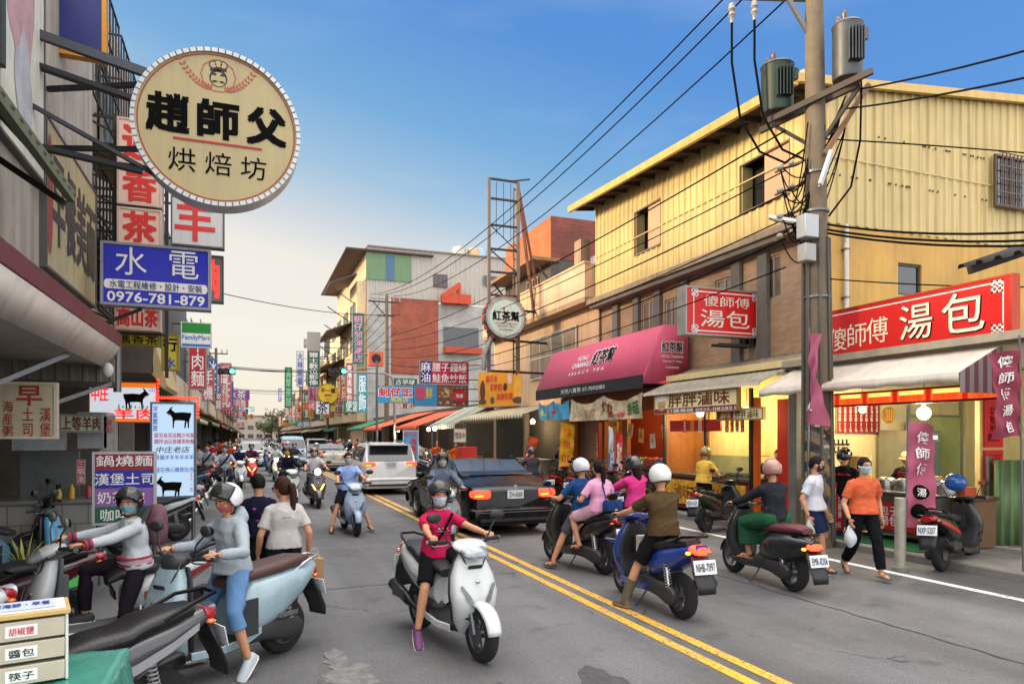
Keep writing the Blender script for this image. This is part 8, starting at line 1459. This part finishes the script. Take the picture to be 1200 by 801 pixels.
# -- parked ones in front of the bakery side
def parked(label, col, style, rear, front, tilt=0, **k): s_ = scooter(label, col, style, group=G3, **k); l_, r_ = face((*rear, 0), (*front, 0)); put(s_, l_, r_); s_.rotation_euler = (0, tilt, r_); return s_
parked('dark grey scooter with long black saddle parked beside the teal covered table', '3a3a3e', 'sporty', (-.555, 4.965), (-1.63, 4.27), R(-4), accent='9a9aa0', plate='NQL-550', seat='quilt')
parked('maroon trimmed scooter with long black saddle parked beside the drawer box', '3a1c24', 'sporty', (-1.65, 7.75), (-2.85, 7.3), R(-4), accent='6a1420')
parked('sky blue and white scooter parked at the breakfast counter', '4a94b8', 'smooth', (-3.35, 10.4), (-2.15, 10.25), R(-4), trim='2c2e30')
parked('silver scooter parked behind the four colour breakfast board', '9aa0a4', 'sporty', (-1.2, 14.4), (-2.4, 14.0), R(-5), plate='NHT-7086')
parked('black scooter half hidden behind the breakfast board', '1e1e22', 'sporty', (-1.9, 12.9), (-3.0, 12.4), R(-5))
parked('white nosed scooter cut off at the picture edge by the plant buckets', 'c8ccd0', 'sporty', (-1.95, 6.05), (-2.9, 5.2), R(-4))
s_ = parked('black scooter with red trim and a blue helmet on its mirror by the green fence', '17171a', 'sporty', (9.32, 7.2), (10.55, 7.62), R(-4), accent='b82018', plate='NXP-5257')
b = MB(); fn = lambda u, v: V((.13 * math.sin(R(120) * v) * math.cos(2 * PI * u), .15 * math.sin(R(120) * v) * math.sin(2 * PI * u), .135 * math.cos(R(120) * v))); b.patch(fn, 32, 12, paint('1c5aa8', rough=.12), True); o = b.build('helmet', loc=(10.35, 7.75, 1.22), solid=.02); o.rotation_euler = (R(20), R(-35), 0); tag(o, 'shiny blue helmet hung on the mirror of the parked black and red scooter', 'helmet')
k = 0
for y0, col, st, lb in ((12.75, '3a4036', 'sporty', 'olive dark scooter parked before the snack stall with plate toward the lane'), (13.75, '1c1c1f', 'sporty', 'black scooter parked next to the olive one'), (14.7, '26262a', 'retro', 'black retro scooter parked before the tea shop counter'), (15.6, '4a1c1e', 'sporty', 'dark maroon scooter parked before the tea shop counter'), (16.5, '1a1a1c', 'sporty', 'black scooter parked by the tea shop door'), (17.4, '5a5e62', 'sporty', 'grey scooter parked before the tea shop plaque'), (18.6, 'a01c1c', 'sporty', 'bright red scooter parked near the red tea flag'), (22.2, '222226', 'sporty', 'black scooter parked past the yellow vertical flag')):
 parked(lb, col, st, (8.45, y0) if k else (8.62, 11.75), (9.3, y0 + .95) if k else (9.78, 12.25), R(-5), plate='NZK-%d' % (4120 + k * 7), trim='1c1c1e'); k += 1
# -- the tea-shop-side lane, heading away
l, r = ride(scooter('black scooter carrying the man in the blue tee and the girl in pink stripes', '1b1b1e', 'sporty', plate='MZM-8812', group=G1, brake=False), person('man in a navy blue tee riding the black scooter before the sedan', ride_pose(('wide', 'board'), .10, (-6, -4), .77, -.12), '1f4272', '4a4c54', 'short', 'shorts', 'sandal', '2a2420', 'short', helmet='c8ccd0', visor='dark', mask='a8c0cc', group=G2), (4.72, 8.72), (4.50, 9.98))
put(person('girl in a pink striped tee with a long ponytail sitting behind the man in blue', ride_pose(('wide', 'board'), .02, (10, 0), .82, -.50, pill=True), 'd89ab8', 'c8a0b0', 'short', 'shorts', 'sandal', '1a1a1c', 'pony', mask='c8d4dc', fem=True, group=G2, s=.95), l, r)
b = MB(); b.loft([sring((0, 0, z), X_, Y_, w_, d_, 4, 18) for z, w_, d_ in ((-.13, .14, .06), (-.10, .16, .075), (.08, .16, .075), (.12, .14, .06))], cloth('1f3a68')); b.text('∞', (0, -.078, -.02), X_, Z_, .08, .04, WHT, off=.004); b.tube([(-.13, 0, .11), (-.08, .12, .34), (.04, .16, .46)], .012, cloth('1f3a68'), 6); o = b.build('shoulder_bag', loc=local(l, r, (.06, -.72, .93))); o.rotation_euler = (0, 0, r + R(8)); tag(o, 'navy shoulder bag with a white mark hung on the girl in pink stripes', 'bag')
l, r = ride(scooter('bright blue sporty scooter ridden by the lady in the hot pink jacket', '1f3f9c', 'sporty', plate='NBR-3302', group=G1), person('lady in a hot pink jacket and black helmet riding beyond the couple', ride_pose(('board', 'board'), .05, (-4, 0), .78), 'c8367c', '22222a', 'long', 'long', 'shoe', '2a2a2c', 'long', '1a1210', '2a2e2e', visor='up', group=G2, fem=True), (5.72, 9.15), (5.62, 10.4))
l, r = ride(scooter('blue scooter with plate NHB-7097 ridden by the man in the brown tee', '1c3c8a', 'sporty', plate='NHB-7097', group=G1, brake=True, accent='22408c', disc='bcb8a8'), person('man in a washed olive brown tee, rubber boots and cream helmet on the blue scooter', ride_pose(('down', 'board'), .10, (0, -5), .78), '4c3c28', '17171a', 'short', 'shorts', 'boot', '5c5444', 'short', helmet='d8dcd4', visor='clear', group=G2), (4.34, 6.30), (4.38, 7.60))
l, r = ride(scooter('black retro scooter with a wine coloured saddle and glowing tail light', '1a1a1c', 'retro', '5c2430', plate='EMR-8206', group=G1, brake=True), person('rider in a dark charcoal jacket, green skirt and rosy brown helmet on the retro scooter', ride_pose(('board', 'board'), .08, (-3, 0), .79), '26282e', '275438', 'long', 'skirt', 'sandal', '8a6a50', 'short', helmet='a07468', visor='clear', fem=True, group=G2), (6.42, 6.92), (6.52, 8.22))
b = MB(); b.patch(lambda u, v: V(((u - .5) * .34, -.02 - .02 * math.sin(PI * u), .2 - .38 * v)), 8, 8, cloth('2a2c32'));
ride(scooter('dark scooter of the grey shirted rider seen over the black sedan roof', '2a2a2e', 'sporty', group=G1), person('rider in a charcoal tee and dark helmet seen over the roof of the black sedan', ride_pose(('board', 'board'), .08, (0, 0), .78), '3a3c44', '22222a', 'short', 'long', 'shoe', helmet='30343a', group=G2), (7.5, 17.8), (7.6, 19.1))
# -- the bakery-side lane, heading towards us
ride(scooter('steel blue scooter ridden toward the camera by the man in the light blue tee', '8296b0', 'sporty', plate='MRB-118', group=G1, accent='3a4048'), person('man in a light blue tee and glasses with feet spread riding the steel blue scooter', ride_pose(('wide', 'wide'), .03, (0, -2), .78), '8aa4d4', '1c1e24', 'short', 'shorts', 'sandal', '2a2420', 'short', '181414', mask='a8d0cc', group=G2, glasses=True), (1.93, 15.05), (2.0, 13.75))
ride(scooter('grey scooter crossing the yellow lines beside the black sedan', '6a6e74', 'sporty', group=G1), person('rider in a grey hooded jacket and dark grey helmet next to the black sedan', ride_pose(('board', 'board'), .08, (0, -2), .79), '5c6878', '2a2c34', 'long', 'long', 'shoe', helmet='4a5058', visor='up', mask='9ac0b8', hood=True, group=G2), (3.42, 12.95), (3.28, 11.65))
ride(scooter('white scooter of the rider in the yellow mask', 'c4ccca', 'sporty', group=G1, lod=0), person('rider in a navy jacket with a bright yellow mask on the white scooter', ride_pose(('board', 'board'), .06, (0, 0), .79), '16182a', '1a1c28', 'long', 'long', 'shoe', helmet='8a9490', visor='up', mask='d8b018', group=G2), (.98, 21.2), (1.22, 19.9))
ride(scooter('dark grey scooter with its headlamp on, ridden by the man in the white shirt', '4a4648', 'retro', group=G1, head_on=True), person('man in a white shirt riding the grey scooter with its lamp on', ride_pose(('board', 'board'), .06, (0, 0), .78), 'b4b0b4', '3a3a40', 'short', 'long', 'shoe', helmet='6a5650', mask='9ab4cc', group=G2), (1.75, 20.6), (1.80, 19.3))
ride(scooter('bright red scooter with lamps lit far down the bakery side lane', 'b81420', 'sporty', group=G1, head_on=True), person('rider in a dark maroon top on the bright red scooter', ride_pose(('board', 'board'), .06, (0, 0), .78), '4a2030', '2a2a30', 'long', 'long', 'shoe', helmet='3c4448', mask='8aa0a8', group=G2), (.2, 32.2), (.22, 30.9))
ride(scooter('white scooter of the rider in the navy tee behind the students', 'c8ccd0', 'sporty', group=G1), person('rider in a navy tee and grey helmet behind the students on bicycles', ride_pose(('board', 'board'), .06, (0, 0), .78), '1a2038', '2a2a38', 'short', 'long', 'shoe', helmet='50545c', mask='7ab0d8', group=G2), (-.30, 28.8), (-.18, 27.5))
ride(scooter('cream yellow scooter next to the bright red one', 'c8c0a0', 'sporty', group=G1), person('rider in a pale shirt on the cream yellow scooter', ride_pose(('board', 'board'), .06, (0, 0), .78), 'a8a8a4', '3a3a40', 'long', 'long', 'shoe', helmet='3c4c5c', mask='90b0c0', group=G2), (1.2, 36.6), (1.25, 35.3))
for k, (x, y, lb, lc, bl, mk) in enumerate(((-.62, 23.4, 'student in a white shirt with a navy strap riding a black bicycle', 'a8acb8', 'black bicycle ridden by the student with the navy strap', '7ab0e0'), (-1.25, 26.2, 'student in a grey white shirt and lilac mask cycling behind the first one', '9a9ca4', 'dark bicycle ridden by the student in the lilac mask', 'a89ad0'))):
 bc = bicycle(bl, '1e2022'); ps = person(lb, dict(ride_pose(('peg', 'peg'), .22, (10, 0), .84, -.14), hands=[V((s_ * .28, .30, .99)) for s_ in (-1, 1)], feet=[V((-.12, .10, .30)), V((.12, -.10, .52))]), lc, '2a2c38', 'short', 'long', 'shoe', hairc='14100e', mask=mk, group=G2, s=1); put(bc, (x, y), PI); put(ps, (x, y), PI)
 b = MB(); b.tube([(x + .14, y - .10, 1.36), (x + .0, y - .22, 1.15), (x - .16, y - .16, .98)], .03, cloth('1c2848'), 6); tag(b.build('bag_strap'), ['navy bag strap across the white shirt of the first student', 'dark bag strap across the shirt of the second student'][k], 'strap')
# -- on foot
def walk(ps, x, y, rz, s=1.): put(ps, (x, y), rz); ps.scale = (s, s, s); return ps
walk(person('woman in a white tee with a long brown ponytail walking up the street', stand_pose(.12, (-38, -4)), 'b8b4b0', '23272f', 'short', 'long', 'shoe', hair='pony', hairc='3a2018', fem=True, group=G4, decal=[('summer', 0, .12, .10, .04, '6a6460', True), ('rose', .01, .02, .06, .03, 'c86a90', True)]), .36, 7.45, R(6), .93)
walk(person('short black haired pedestrian in a navy blouse with pink flowers walking beside the ponytail', stand_pose(.10, (-10, -6)), '17162a', '15151a', 'short', 'long', 'shoe', hair='short', hairc='0f0d0d', fem=True, group=G4, seed=4, decal=[('✿', -.06, .15, .07, .07, 'c84a9a', True), ('✿', .05, .0, .08, .08, 'c84a9a', True), ('✿', -.02, -.15, .07, .07, 'a83a88', True), ('✿', .08, .17, .05, .05, 'c85aa0', True)], hood=False), .13, 8.4, R(4), .92)
om = person('young man in an orange tee and blue mask striding toward the road edge', stand_pose(-.30, (-8, -2), hands=[V((-.30, -.08, .80)), V((.27, .16, .82))], lean=.03), 'c8603c', '121216', 'short', 'long', 'sandal', '3a4048', hair='short', hairc='16120f', mask='9ccfe0', group=G4, seed=9)
walk(om, 7.95, 7.30, R(160), 1.0)
wm = person('young man in a white tee, navy shorts and black mask walking by the power pole', stand_pose(.16, (-12, -4), lean=.02), 'c4c8d0', '222c4c', 'short', 'shorts', 'sandal', '1c1c1e', hair='short', hairc='120f0e', mask='1c1c20', group=G4, seed=5); walk(wm, 7.72, 7.95, R(-150), 1.0)
def bagthing(label, loc, col, s_=1., handle=True, name='shopping_bag'):
 b = MB(); m = mat(col, .35, trans=.3, var=.15); b.loft([sring((.01 * math.sin(k), 0, -.30 + .06 * k), X_, Y_, w_ * s_, d_ * s_, 2.5, 16) for k, (w_, d_) in enumerate(((.03, .02), (.085, .06), (.10, .07), (.085, .055), (.05, .03), (.02, .012)))], m); o = b.build(name, loc=loc); return tag(o, label, 'bag')
hl = om.matrix_basis @ V((-.31, -.06, .70)); bagthing('small white takeaway bag in the hand of the man in orange', V(om.location) + Matrix.Rotation(om.rotation_euler.z, 3, 'Z') @ V((.27, .18, .74)), 'd8dce0', .9)
bagthing('pale bag with green print carried by the man in the white tee', V(wm.location) + Matrix.Rotation(wm.rotation_euler.z, 3, 'Z') @ V((.30, .02, .76)), 'b8d0c4', .8)
b = MB(); b.box(-.09, -.03, -.32, .09, .03, 0, mat('b08a5c', .8, var=.15)); b.tube([(-.05, 0, 0), (-.03, 0, .1), (.03, 0, .1), (.05, 0, 0)], .005, mat('c8b48c', .8), 5); tag(b.build('paper_bag', loc=(.66, 7.5, .68)), 'brown paper bag held by the woman with the ponytail', 'bag')
walk(person('customer in a black shirt with red lettering and black helmet waiting at the dumpling counter', stand_pose(.0, (14, -6), hands=[V((-.2, .2, .98)), V((.2, .22, 1.0))]), '15161a', '20304c', 'short', 'long', 'shoe', helmet='1c1c1e', visor='up', group=G4, decal=[('ARIA', 0, .14, .30, .085, 'c82028', True)]), 10.15, 9.75, R(-62), 1.02)
walk(person('dumpling vendor in a maroon apron, tan cap and chin mask behind the counter', stand_pose(.0, (20, -10), hands=[V((-.2, .26, 1.0)), V((.2, .26, 1.0))]), '2a2428', '2a2428', 'short', 'long', 'shoe', hair='short', cap='c89a6c', mask=None, vest='5c1422', group=G4), 11.55, 9.6, R(105), 1.0)
walk(person('customer in a yellow tee and black shorts leaning on the snack stall counter', stand_pose(.0, (-20, -10), hands=[V((-.2, .36, 1.06)), V((.24, .34, 1.04))], lean=.10), 'd8ae4c', '141416', 'short', 'shorts', 'sandal', '8a8a8c', hair='short', helmet='8a7440', mask='a8c0c8', group=G4, decal=[('41', -.04, .1, .09, .08, '3a2a18', True)]), 9.45, 12.95, R(-80), 1.02)
walk(person('snack vendor in a lilac top and blue mask serving behind the stall counter', stand_pose(.0, (0, -14), hands=[V((-.18, .3, 1.04)), V((.18, .3, 1.06))]), '8a7ab0', '2a2a30', 'short', 'long', 'shoe', hair='short', mask='7aa8d8', fem=True, group=G4), 11.0, 12.35, R(110), 1.0)
walk(person('tea shop worker in dark clothes bent over the counter beyond the awning', stand_pose(.0, (0, -20), hands=[V((-.18, .3, 1.04)), V((.18, .3, 1.06))], lean=.2), '1c1614', '1c1a1a', 'short', 'long', 'shoe', hair='bun', fem=True, group=G4, lod=1), 10.95, 23.6, R(120), 1.0)
walk(person('tea shop clerk in a black tee standing inside the timber shop', stand_pose(.0, (0, -10), hands=[V((-.18, .3, 1.1)), V((.18, .3, 1.1))]), '141416', '1c1a1a', 'short', 'long', 'shoe', hair='short', mask='c8d4d8', group=G4, lod=1), 11.4, 16.8, R(100), 1.0)
# -- cars
put(car('black saloon car with lit tail lamps halted in the tea shop side lane', '040405', 'sedan', 5.0, 1.86, 1.43, 2.9, .335, 'ZH-6568', lights=True), (4.78, 15.2), R(2.5))
put(car('white estate car with orange lit tail lamps ahead of the black saloon', 'c8cccc', 'suv', 4.5, 1.84, 1.70, 2.68, .36, 'ACX-0750', lights=True), (4.5, 25.2), R(-1))
put(car('beige silver saloon car in the middle of the jam', 'a09a88', 'sedan', 4.5, 1.70, 1.46, 2.6, .32, 'AKQ-2561'), (4.4, 41), 0); put(car('pale blue van coming toward the camera along the yellow lines', '9ab0bc', 'van', 4.2, 1.65, 1.9, 2.4, .31), (2.75, 47.5), PI); put(car('white hatchback coming toward the camera near the bakery side', 'c8ccd0', 'suv', 4.2, 1.72, 1.52, 2.5, .31), (.3, 48), PI); put(car('dark grey car queued behind the white hatchback', '3c4044', 'suv', 4.3, 1.75, 1.65, 2.6, .32), (.35, 56), PI); put(car('silver car far ahead of the beige saloon', 'a8acb0', 'suv', 4.3, 1.75, 1.7, 2.6, .32), (5.0, 56), 0); put(car('small dark car far along the street in the oncoming lane', '2a2e38', 'sedan', 4.3, 1.7, 1.45, 2.6, .31), (1.0, 74), PI)
# -- the far crowd: a few riders and scooters, copied
FR = [('c0c4c4', 'sporty', 'white'), ('222226', 'sporty', 'black'), ('9c1c24', 'sporty', 'red'), ('2c5a94', 'sporty', 'blue'), ('8a8e92', 'retro', 'grey')]
FP = [('b4b8bc', '2a2c38', 'long', '50545c', 'pale jacket'), ('1c2034', '22242c', 'long', 'c0c4c8', 'navy jacket'), ('a84a3c', '2c2c34', 'short', '2a2c30', 'brick red tee'), ('5a7aa8', '33363e', 'short', 'b03030', 'mid blue tee'), ('3a3c40', '1c1c20', 'long', '303438', 'charcoal jacket'), ('c08a3c', '2a2c30', 'short', '9aa4a8', 'mustard tee')]
sc_l = [scooter('distant %s scooter in the far traffic' % n_, c, st, group='distant scooters', lod=1, head_on=(i % 2 == 0)) for i, (c, st, n_) in enumerate(FR)]
pp_l = [person('distant rider in a %s in the far traffic' % n_, ride_pose(('board', 'board'), .07, (0, 0), .78), t_, b_, sl, 'long', 'shoe', helmet=h_, mask='a0c0d0', group='distant riders', lod=1, seed=30 + i) for i, (t_, b_, sl, h_, n_) in enumerate(FP)]
used = set(); rnd = random.Random(17); spots = []
for k in range(58): spots.append((rnd.uniform(-.9, 3.1), 31 + k * 1.75 + rnd.uniform(-1, 1), PI))
for k in range(24): spots.append((rnd.uniform(4.4, 7.8), 30 + k * 3.7 + rnd.uniform(-1, 1), 0))
cars_at = ((4.4, 41), (2.75, 47.5), (.3, 48), (.35, 56), (5.0, 56), (1.0, 74))
for k, (x, y, rz_) in enumerate(spots):
 if any(abs(x - a) < 1.35 and abs(y - c) < 3.4 for a, c in cars_at): continue
 i, j = k * 3 % 5, k * 5 % 6; rz2 = rz_ + rnd.uniform(-.08, .08)
 for kind, L_, n in (('s', sc_l, i), ('p', pp_l, j)):
  o = L_[n] if (kind, n) not in used else clone(L_[n]); used.add((kind, n)); put(o, (x, y), rz2)
for kind, L_ in (('s', sc_l), ('p', pp_l)):
 for n, o in enumerate(L_):
  if (kind, n) not in used: put(o, (1.5 + n * .6, 125 + n), PI)
used2 = {}
for k in range(38):                                             # parked rows along both pavements
 i = k * 2 % 5; o = clone(sc_l[i]); sd = k % 2; o['label'] = 'distant %s scooter parked %s' % (FR[i][2], 'before the market awnings' if sd else 'along the bakery side pavement'); o['group'] = 'distant parked scooters'; put(o, (8.7 if sd else -2.0, (26 if sd else 16.5) + k * 1.6 + rnd.uniform(-.3, .3)), R(-90 if sd else 90) + rnd.uniform(-.2, .2))
WP = [person('distant pedestrian in %s on the far pavement' % n_, stand_pose(.15), t_, b_, 'short', 'long', 'shoe', hair='short', group='distant pedestrians', lod=1, fem=f_, seed=50 + i) for i, (t_, b_, n_, f_) in enumerate((('c8501c', '2a2a30', 'orange', True), ('8a8e94', '2a2c34', 'grey', False), ('a02838', '20222c', 'red', True), ('c0bcb0', '3a4458', 'cream', False)))]
for k, (x, y) in enumerate(((8.9, 34), (8.4, 38.5), (8.2, 45), (8.6, 52), (8.8, 60), (-1.9, 31), (-1.7, 39), (-2.1, 46), (-1.8, 55), (8.9, 70), (8.7, 82), (-1.7, 66), (9.0, 31), (8.6, 36.5), (8.9, 41.5), (8.3, 48), (9.0, 55.5), (-1.6, 27.5), (-2.3, 34), (-1.9, 42.5), (-1.5, 50), (-2.2, 60), (8.4, 75), (9.1, 92), (-1.6, 78), (8.8, 65))): o = WP[k] if k < 4 else clone(WP[k % 4]); put(o, (x, y), rnd.choice((0.2, PI, 1.2)))
# ================================================================== odds and ends by the camera
tb = thing('side_table', 'low table under a teal plastic sheet, the drawer unit on it', 'table', (-.97, 3.74, 0))
b = MB(); b.box(-.42, -.42, .80, .36, .40, .825, mat('b89a5c', .6, var=.2)); b.build('table_top', tb, bevel=.004)
b = MB(); b.patch(lambda u, v: V((-.43 + .82 * u, -.43 + .85 * v, .831 + .004 * math.sin(u * 30) * math.sin(v * 23))), 20, 20, mat('4aa08c', .25, trans=.3, var=.15));
for (x0, y0, x1, y1) in ((-.43, -.43, .39, -.43), (.39, -.43, .39, .42), (.39, .42, -.43, .42)): b.patch(lambda u, v: V((x0 + (x1 - x0) * u, y0 + (y1 - y0) * u, .83 - .34 * v)) + V(((y1 - y0), (x0 - x1), 0)).normalized() * (.05 * v + .025 * math.sin(u * 25) * v), 40, 8, mat('4aa08c', .25, trans=.3, var=.15))
b.build('plastic_sheet', tb, solid=.002, normals=False)
for x, y in ((-.38, -.38), (.32, -.38), (.32, .36), (-.38, .36)): b = MB(); b.box(x - .025, y - .025, 0, x + .025, y + .025, .80, mat('7a7a78', .5, metal=.4)); b.build('leg', tb)
dx = thing('drawer_box', 'white plastic drawer unit with three cream drawers on the teal covered table', 'drawers', (-.92, 3.80, .838), R(14)); dx.scale = (.84,) * 3
b = MB(); WP_ = mat('dededb', .4, var=.06); b.box(-.26, -.14, 0, -.245, .16, .36, WP_); b.box(.145, -.14, 0, .16, .16, .36, WP_); b.box(-.245, .145, 0, .145, .16, .36, WP_); b.box(-.27, -.16, .36, .17, .17, .385, mat('c8a868', .5)); b.box(-.25, -.13, .385, .15, .15, .392, WP_); b.build('case', dx, bevel=.003)
for k, z in enumerate((.245, .13, .01)):
 b = MB(); b.box(-.243, -.15, z, .143, .14, z + .10, mat('dcd0b8', .2, trans=.3, var=.1)); o = b.build('drawer', dx, bevel=.004); b = MB(); b.box(-.12, -.154, z + .02, .02, -.1505, z + .08, WHT); b.text(('胡椒鹽', '醬包', '筷子')[k], (-.05, -.154, z + .05), X_, Z_, .11, .042, RED if k == 0 else BLACK, off=.001); b.build('name_label', o, smooth=0)
b = MB(); b.box(-.2, -.1, .395, .1, .12, .398, mat('c0c8d8', .5)); b.text('活海鮮・早餐', (-.05, .01, .399), X_, Y_, .26, .1, mat('2848a0', .5), off=.001); o = b.build('printed_sheet', smooth=0); o.location = (-.92, 3.80, .838); o.scale = (.84,) * 3; o.rotation_euler = (0, 0, R(14)); tag(o, 'white printed sheet with blue writing lying on the drawer unit', 'sheet')
for k, (u, v, lb, c) in enumerate(((28, 690, 'battered white paint bucket with a spiky plant', 'b0aca4'), (57, 688, 'rusty grey paint bucket beside the white one', '8a8478'))):
 x, y = at(u, 7.7); t = thing('paint_bucket', lb, 'bucket', (x, y, 0)); b = MB(); b.tube([(0, 0, 0), (0, 0, .02), (0, 0, .38), (0, 0, .40)], [.14, .145, .165, .172], mat(c, .6, var=.35, scale=8, streak=.5), 24); b.build('pail', t); b = MB(); b.text('水泥漆', (0, -.158, .2), X_, Z_, .18, .09, mat('5a5a5a', .7), off=.003); b.build('lettering', t, smooth=0); b = MB(); b.tube([(-.17, 0, .36), (-.12, -.14, .26), (0, -.18, .22), (.12, -.14, .26), (.17, 0, .36)], .005, STEEL, 6); b.build('handle', t)
 pt = thing('potted_plant', ['spiky yellow green snake plant growing in the white bucket', 'sparse weedy plant growing in the rusty bucket'][k], 'plant', (x, y, .39)); b = MB(); rnd = random.Random(k + 2); lm = mat('6a7a34', .5, var=.3)
 for q in range(22 if k == 0 else 12):
  a = rnd.random() * 6.3; hh = rnd.uniform(.25, .55) * (1 if k == 0 else .7); ln = rnd.uniform(.05, .30); w_ = .022; d = V((math.cos(a), math.sin(a), 0)); n_ = V((-d.y, d.x, 0)); pts = [d * (.03 + ln * s_ * s_) + Z_ * (hh * (s_ - .35 * s_ * s_ * ln * 3)) for s_ in (0, .35, .7, 1)]
  b.add([p + n_ * w_ * ww * sg for p, ww in zip(pts, (.6, 1, .7, .08)) for sg in (-1, 1)], [(0, 1, 3, 2), (2, 3, 5, 4), (4, 5, 7, 6)], lm if q % 3 else mat('a8a048', .5, var=.2))
 b.build('foliage', pt, smooth=30, normals=False)
x, y = at(64, 8.2); b = MB(); b.loft([sring((.02 * math.sin(k * 2), 0, .0 + .09 * k), X_, Y_, w_, d_, 2.4, 22) for k, (w_, d_) in enumerate(((.20, .16), (.27, .22), (.29, .23), (.26, .20), (.18, .14), (.06, .05)))], mat('3fb04a', .35, trans=.15, var=.25, bump=.6, bscale=18)); tag(b.build('rubbish_bag', loc=(x, y, .02)), 'bright green plastic bag slumped behind the paint buckets', 'bag')
b = MB(); b.box(-.35, -.25, 0, .35, .25, .5, mat('b01c1c', .5, var=.15)); b.box(-.37, -.27, .5, .37, .27, .55, mat('c0282a', .5)); x, y = onY(548, 29)[0], 29; tag(b.build('cool_box', loc=(x, y, .9), bevel=.02), 'red cool box on the market stall counter beyond the black saloon', 'box')
b = MB(); b.cyl((0, 0, 0), (0, 0, .9), .3, mat('1c48a8', .4), n=24); b.cyl((0, 0, .9), (0, 0, .97), .32, BLK, n=24); x, y = onX(514, 8.9)[0], 0; tag(b.build('water_barrel', loc=(8.9, x, 0)), 'blue plastic barrel with a black lid at the road edge of the market', 'barrel')
# goods on the counters
rnd = random.Random(31); pc_ = [('c83a20', 'red fruit'), ('d88a20', 'oranges'), ('6a9a30', 'greens'), ('d8c040', 'yellow fruit'), ('8a3a5a', 'purple fruit'), ('c8b89a', 'buns')]
def crate(x, y, z, k, lab, rz=0.):
 t = thing('produce_crate', lab, 'crate', (x, y, z), rz, 'crates of goods on the stalls'); b = MB(); c = mat(('4a7a9a', 'b08a50', '8a3a34', '5a8a5a')[k % 4], .6, var=.2)
 for q in ((-.25, -.17, .25, -.15), (-.25, .15, .25, .17), (-.25, -.15, -.23, .15), (.23, -.15, .25, .15)): b.box(q[0], q[1], 0, q[2], q[3], .16, c)
 b.box(-.23, -.15, 0, .23, .15, .015, c); b.build('box', t); b = MB(); m = mat(pc_[k % 6][0], .5, var=.25)
 for i in range(18): b.ell((-.19 + .076 * (i % 6), -.1 + .1 * (i // 6) % .3, .14 + rnd.random() * .05), rnd.uniform(.04, .055), m, 8, 6)
 b.build('produce', t)
for k, y in enumerate((32.9, 34.6, 36.2, 38.3, 40.2, 42.0, 44.4, 46.6, 48.8)): crate(10.2, y, .961, k, 'crate of %s on a market stall counter' % pc_[k % 6][1], R(90))
for k, (y, lb) in enumerate(((38.9, 'first orange'), (45.5, 'long orange'), (34.4, 'greyish green'))): pendant((9.7 - .4 * k, y, 2.3), 'bare bulb hung under the %s awning of the market' % lb, .5, 'fff0d0', 26, 40, .10)
for k in range(10): crate(10.62, 15.75 + k * .27 if k < 5 else 17.2 + (k - 5) * .27, 1.111, k + 2, 'crate of %s on the tea shop counter' % pc_[(k + 2) % 6][1], R(90)) if k % 2 == 0 else None
for k, (x, y, lb) in enumerate(((11.4, 8.9, 'red plastic stool by the wooden counter'), (11.9, 9.0, 'red plastic stool by the drinks fridge'))):
 t = thing('plastic_stool', lb, 'stool', (x, y, .11), k * .5); b = MB(); b.loft([sring((0, 0, z), X_, Y_, w_, w_, 5, 20) for z, w_ in ((.42, .15), (.45, .155), (.455, .14))], plastic('b81c20')); b.build('seat', t)
 for a, c in ((-1, -1), (1, -1), (1, 1), (-1, 1)): b = MB(); b.bar((a * .17, c * .17, 0), (a * .12, c * .12, .43), .035, plastic('b81c20')); b.build('leg', t)
for k in range(7): b = MB(); b.box(-.004, -.06, -.32, 0, .06, 0, mat(('c02024', 'e8dcc0', 'd8a828')[k % 3], .7)); b.vtext('招牌滷味'[:3], (-.004, 0, -.16), -Y_, Z_, .07, .24, WHT if k % 3 == 0 else RED, off=.004); tag(b.build('menu_strip', loc=(9.93, 12.25 + k * .17 if k < 4 else 13.75 + (k - 4) * .3, 2.34), smooth=0), '%s paper menu strip hung along the top of the snack stall' % ('red', 'cream', 'yellow')[k % 3], 'menu strip', 'menu strips of the snack stall')
for k in range(4): b = MB(); b.tube([(0, 0, 0), (0, 0, .16), (0, 0, .18)], [.16, .17, .16], metal('a8aaa8', .3), 20); b.ell((0, 0, .18), (.15, .15, .05), metal('b8bab8', .25), 18, 6); b.ell((0, 0, .235), .02, BLK, 8, 6); tag(b.build('steel_pot', loc=(10.85, 8.3 + k * .38, .981)), ['lidded steel pot next to the leaning pink flag', 'second lidded steel pot along the dumpling counter', 'third lidded steel pot along the dumpling counter', 'lidded steel pot beside the bamboo steamers'][k], 'pot')
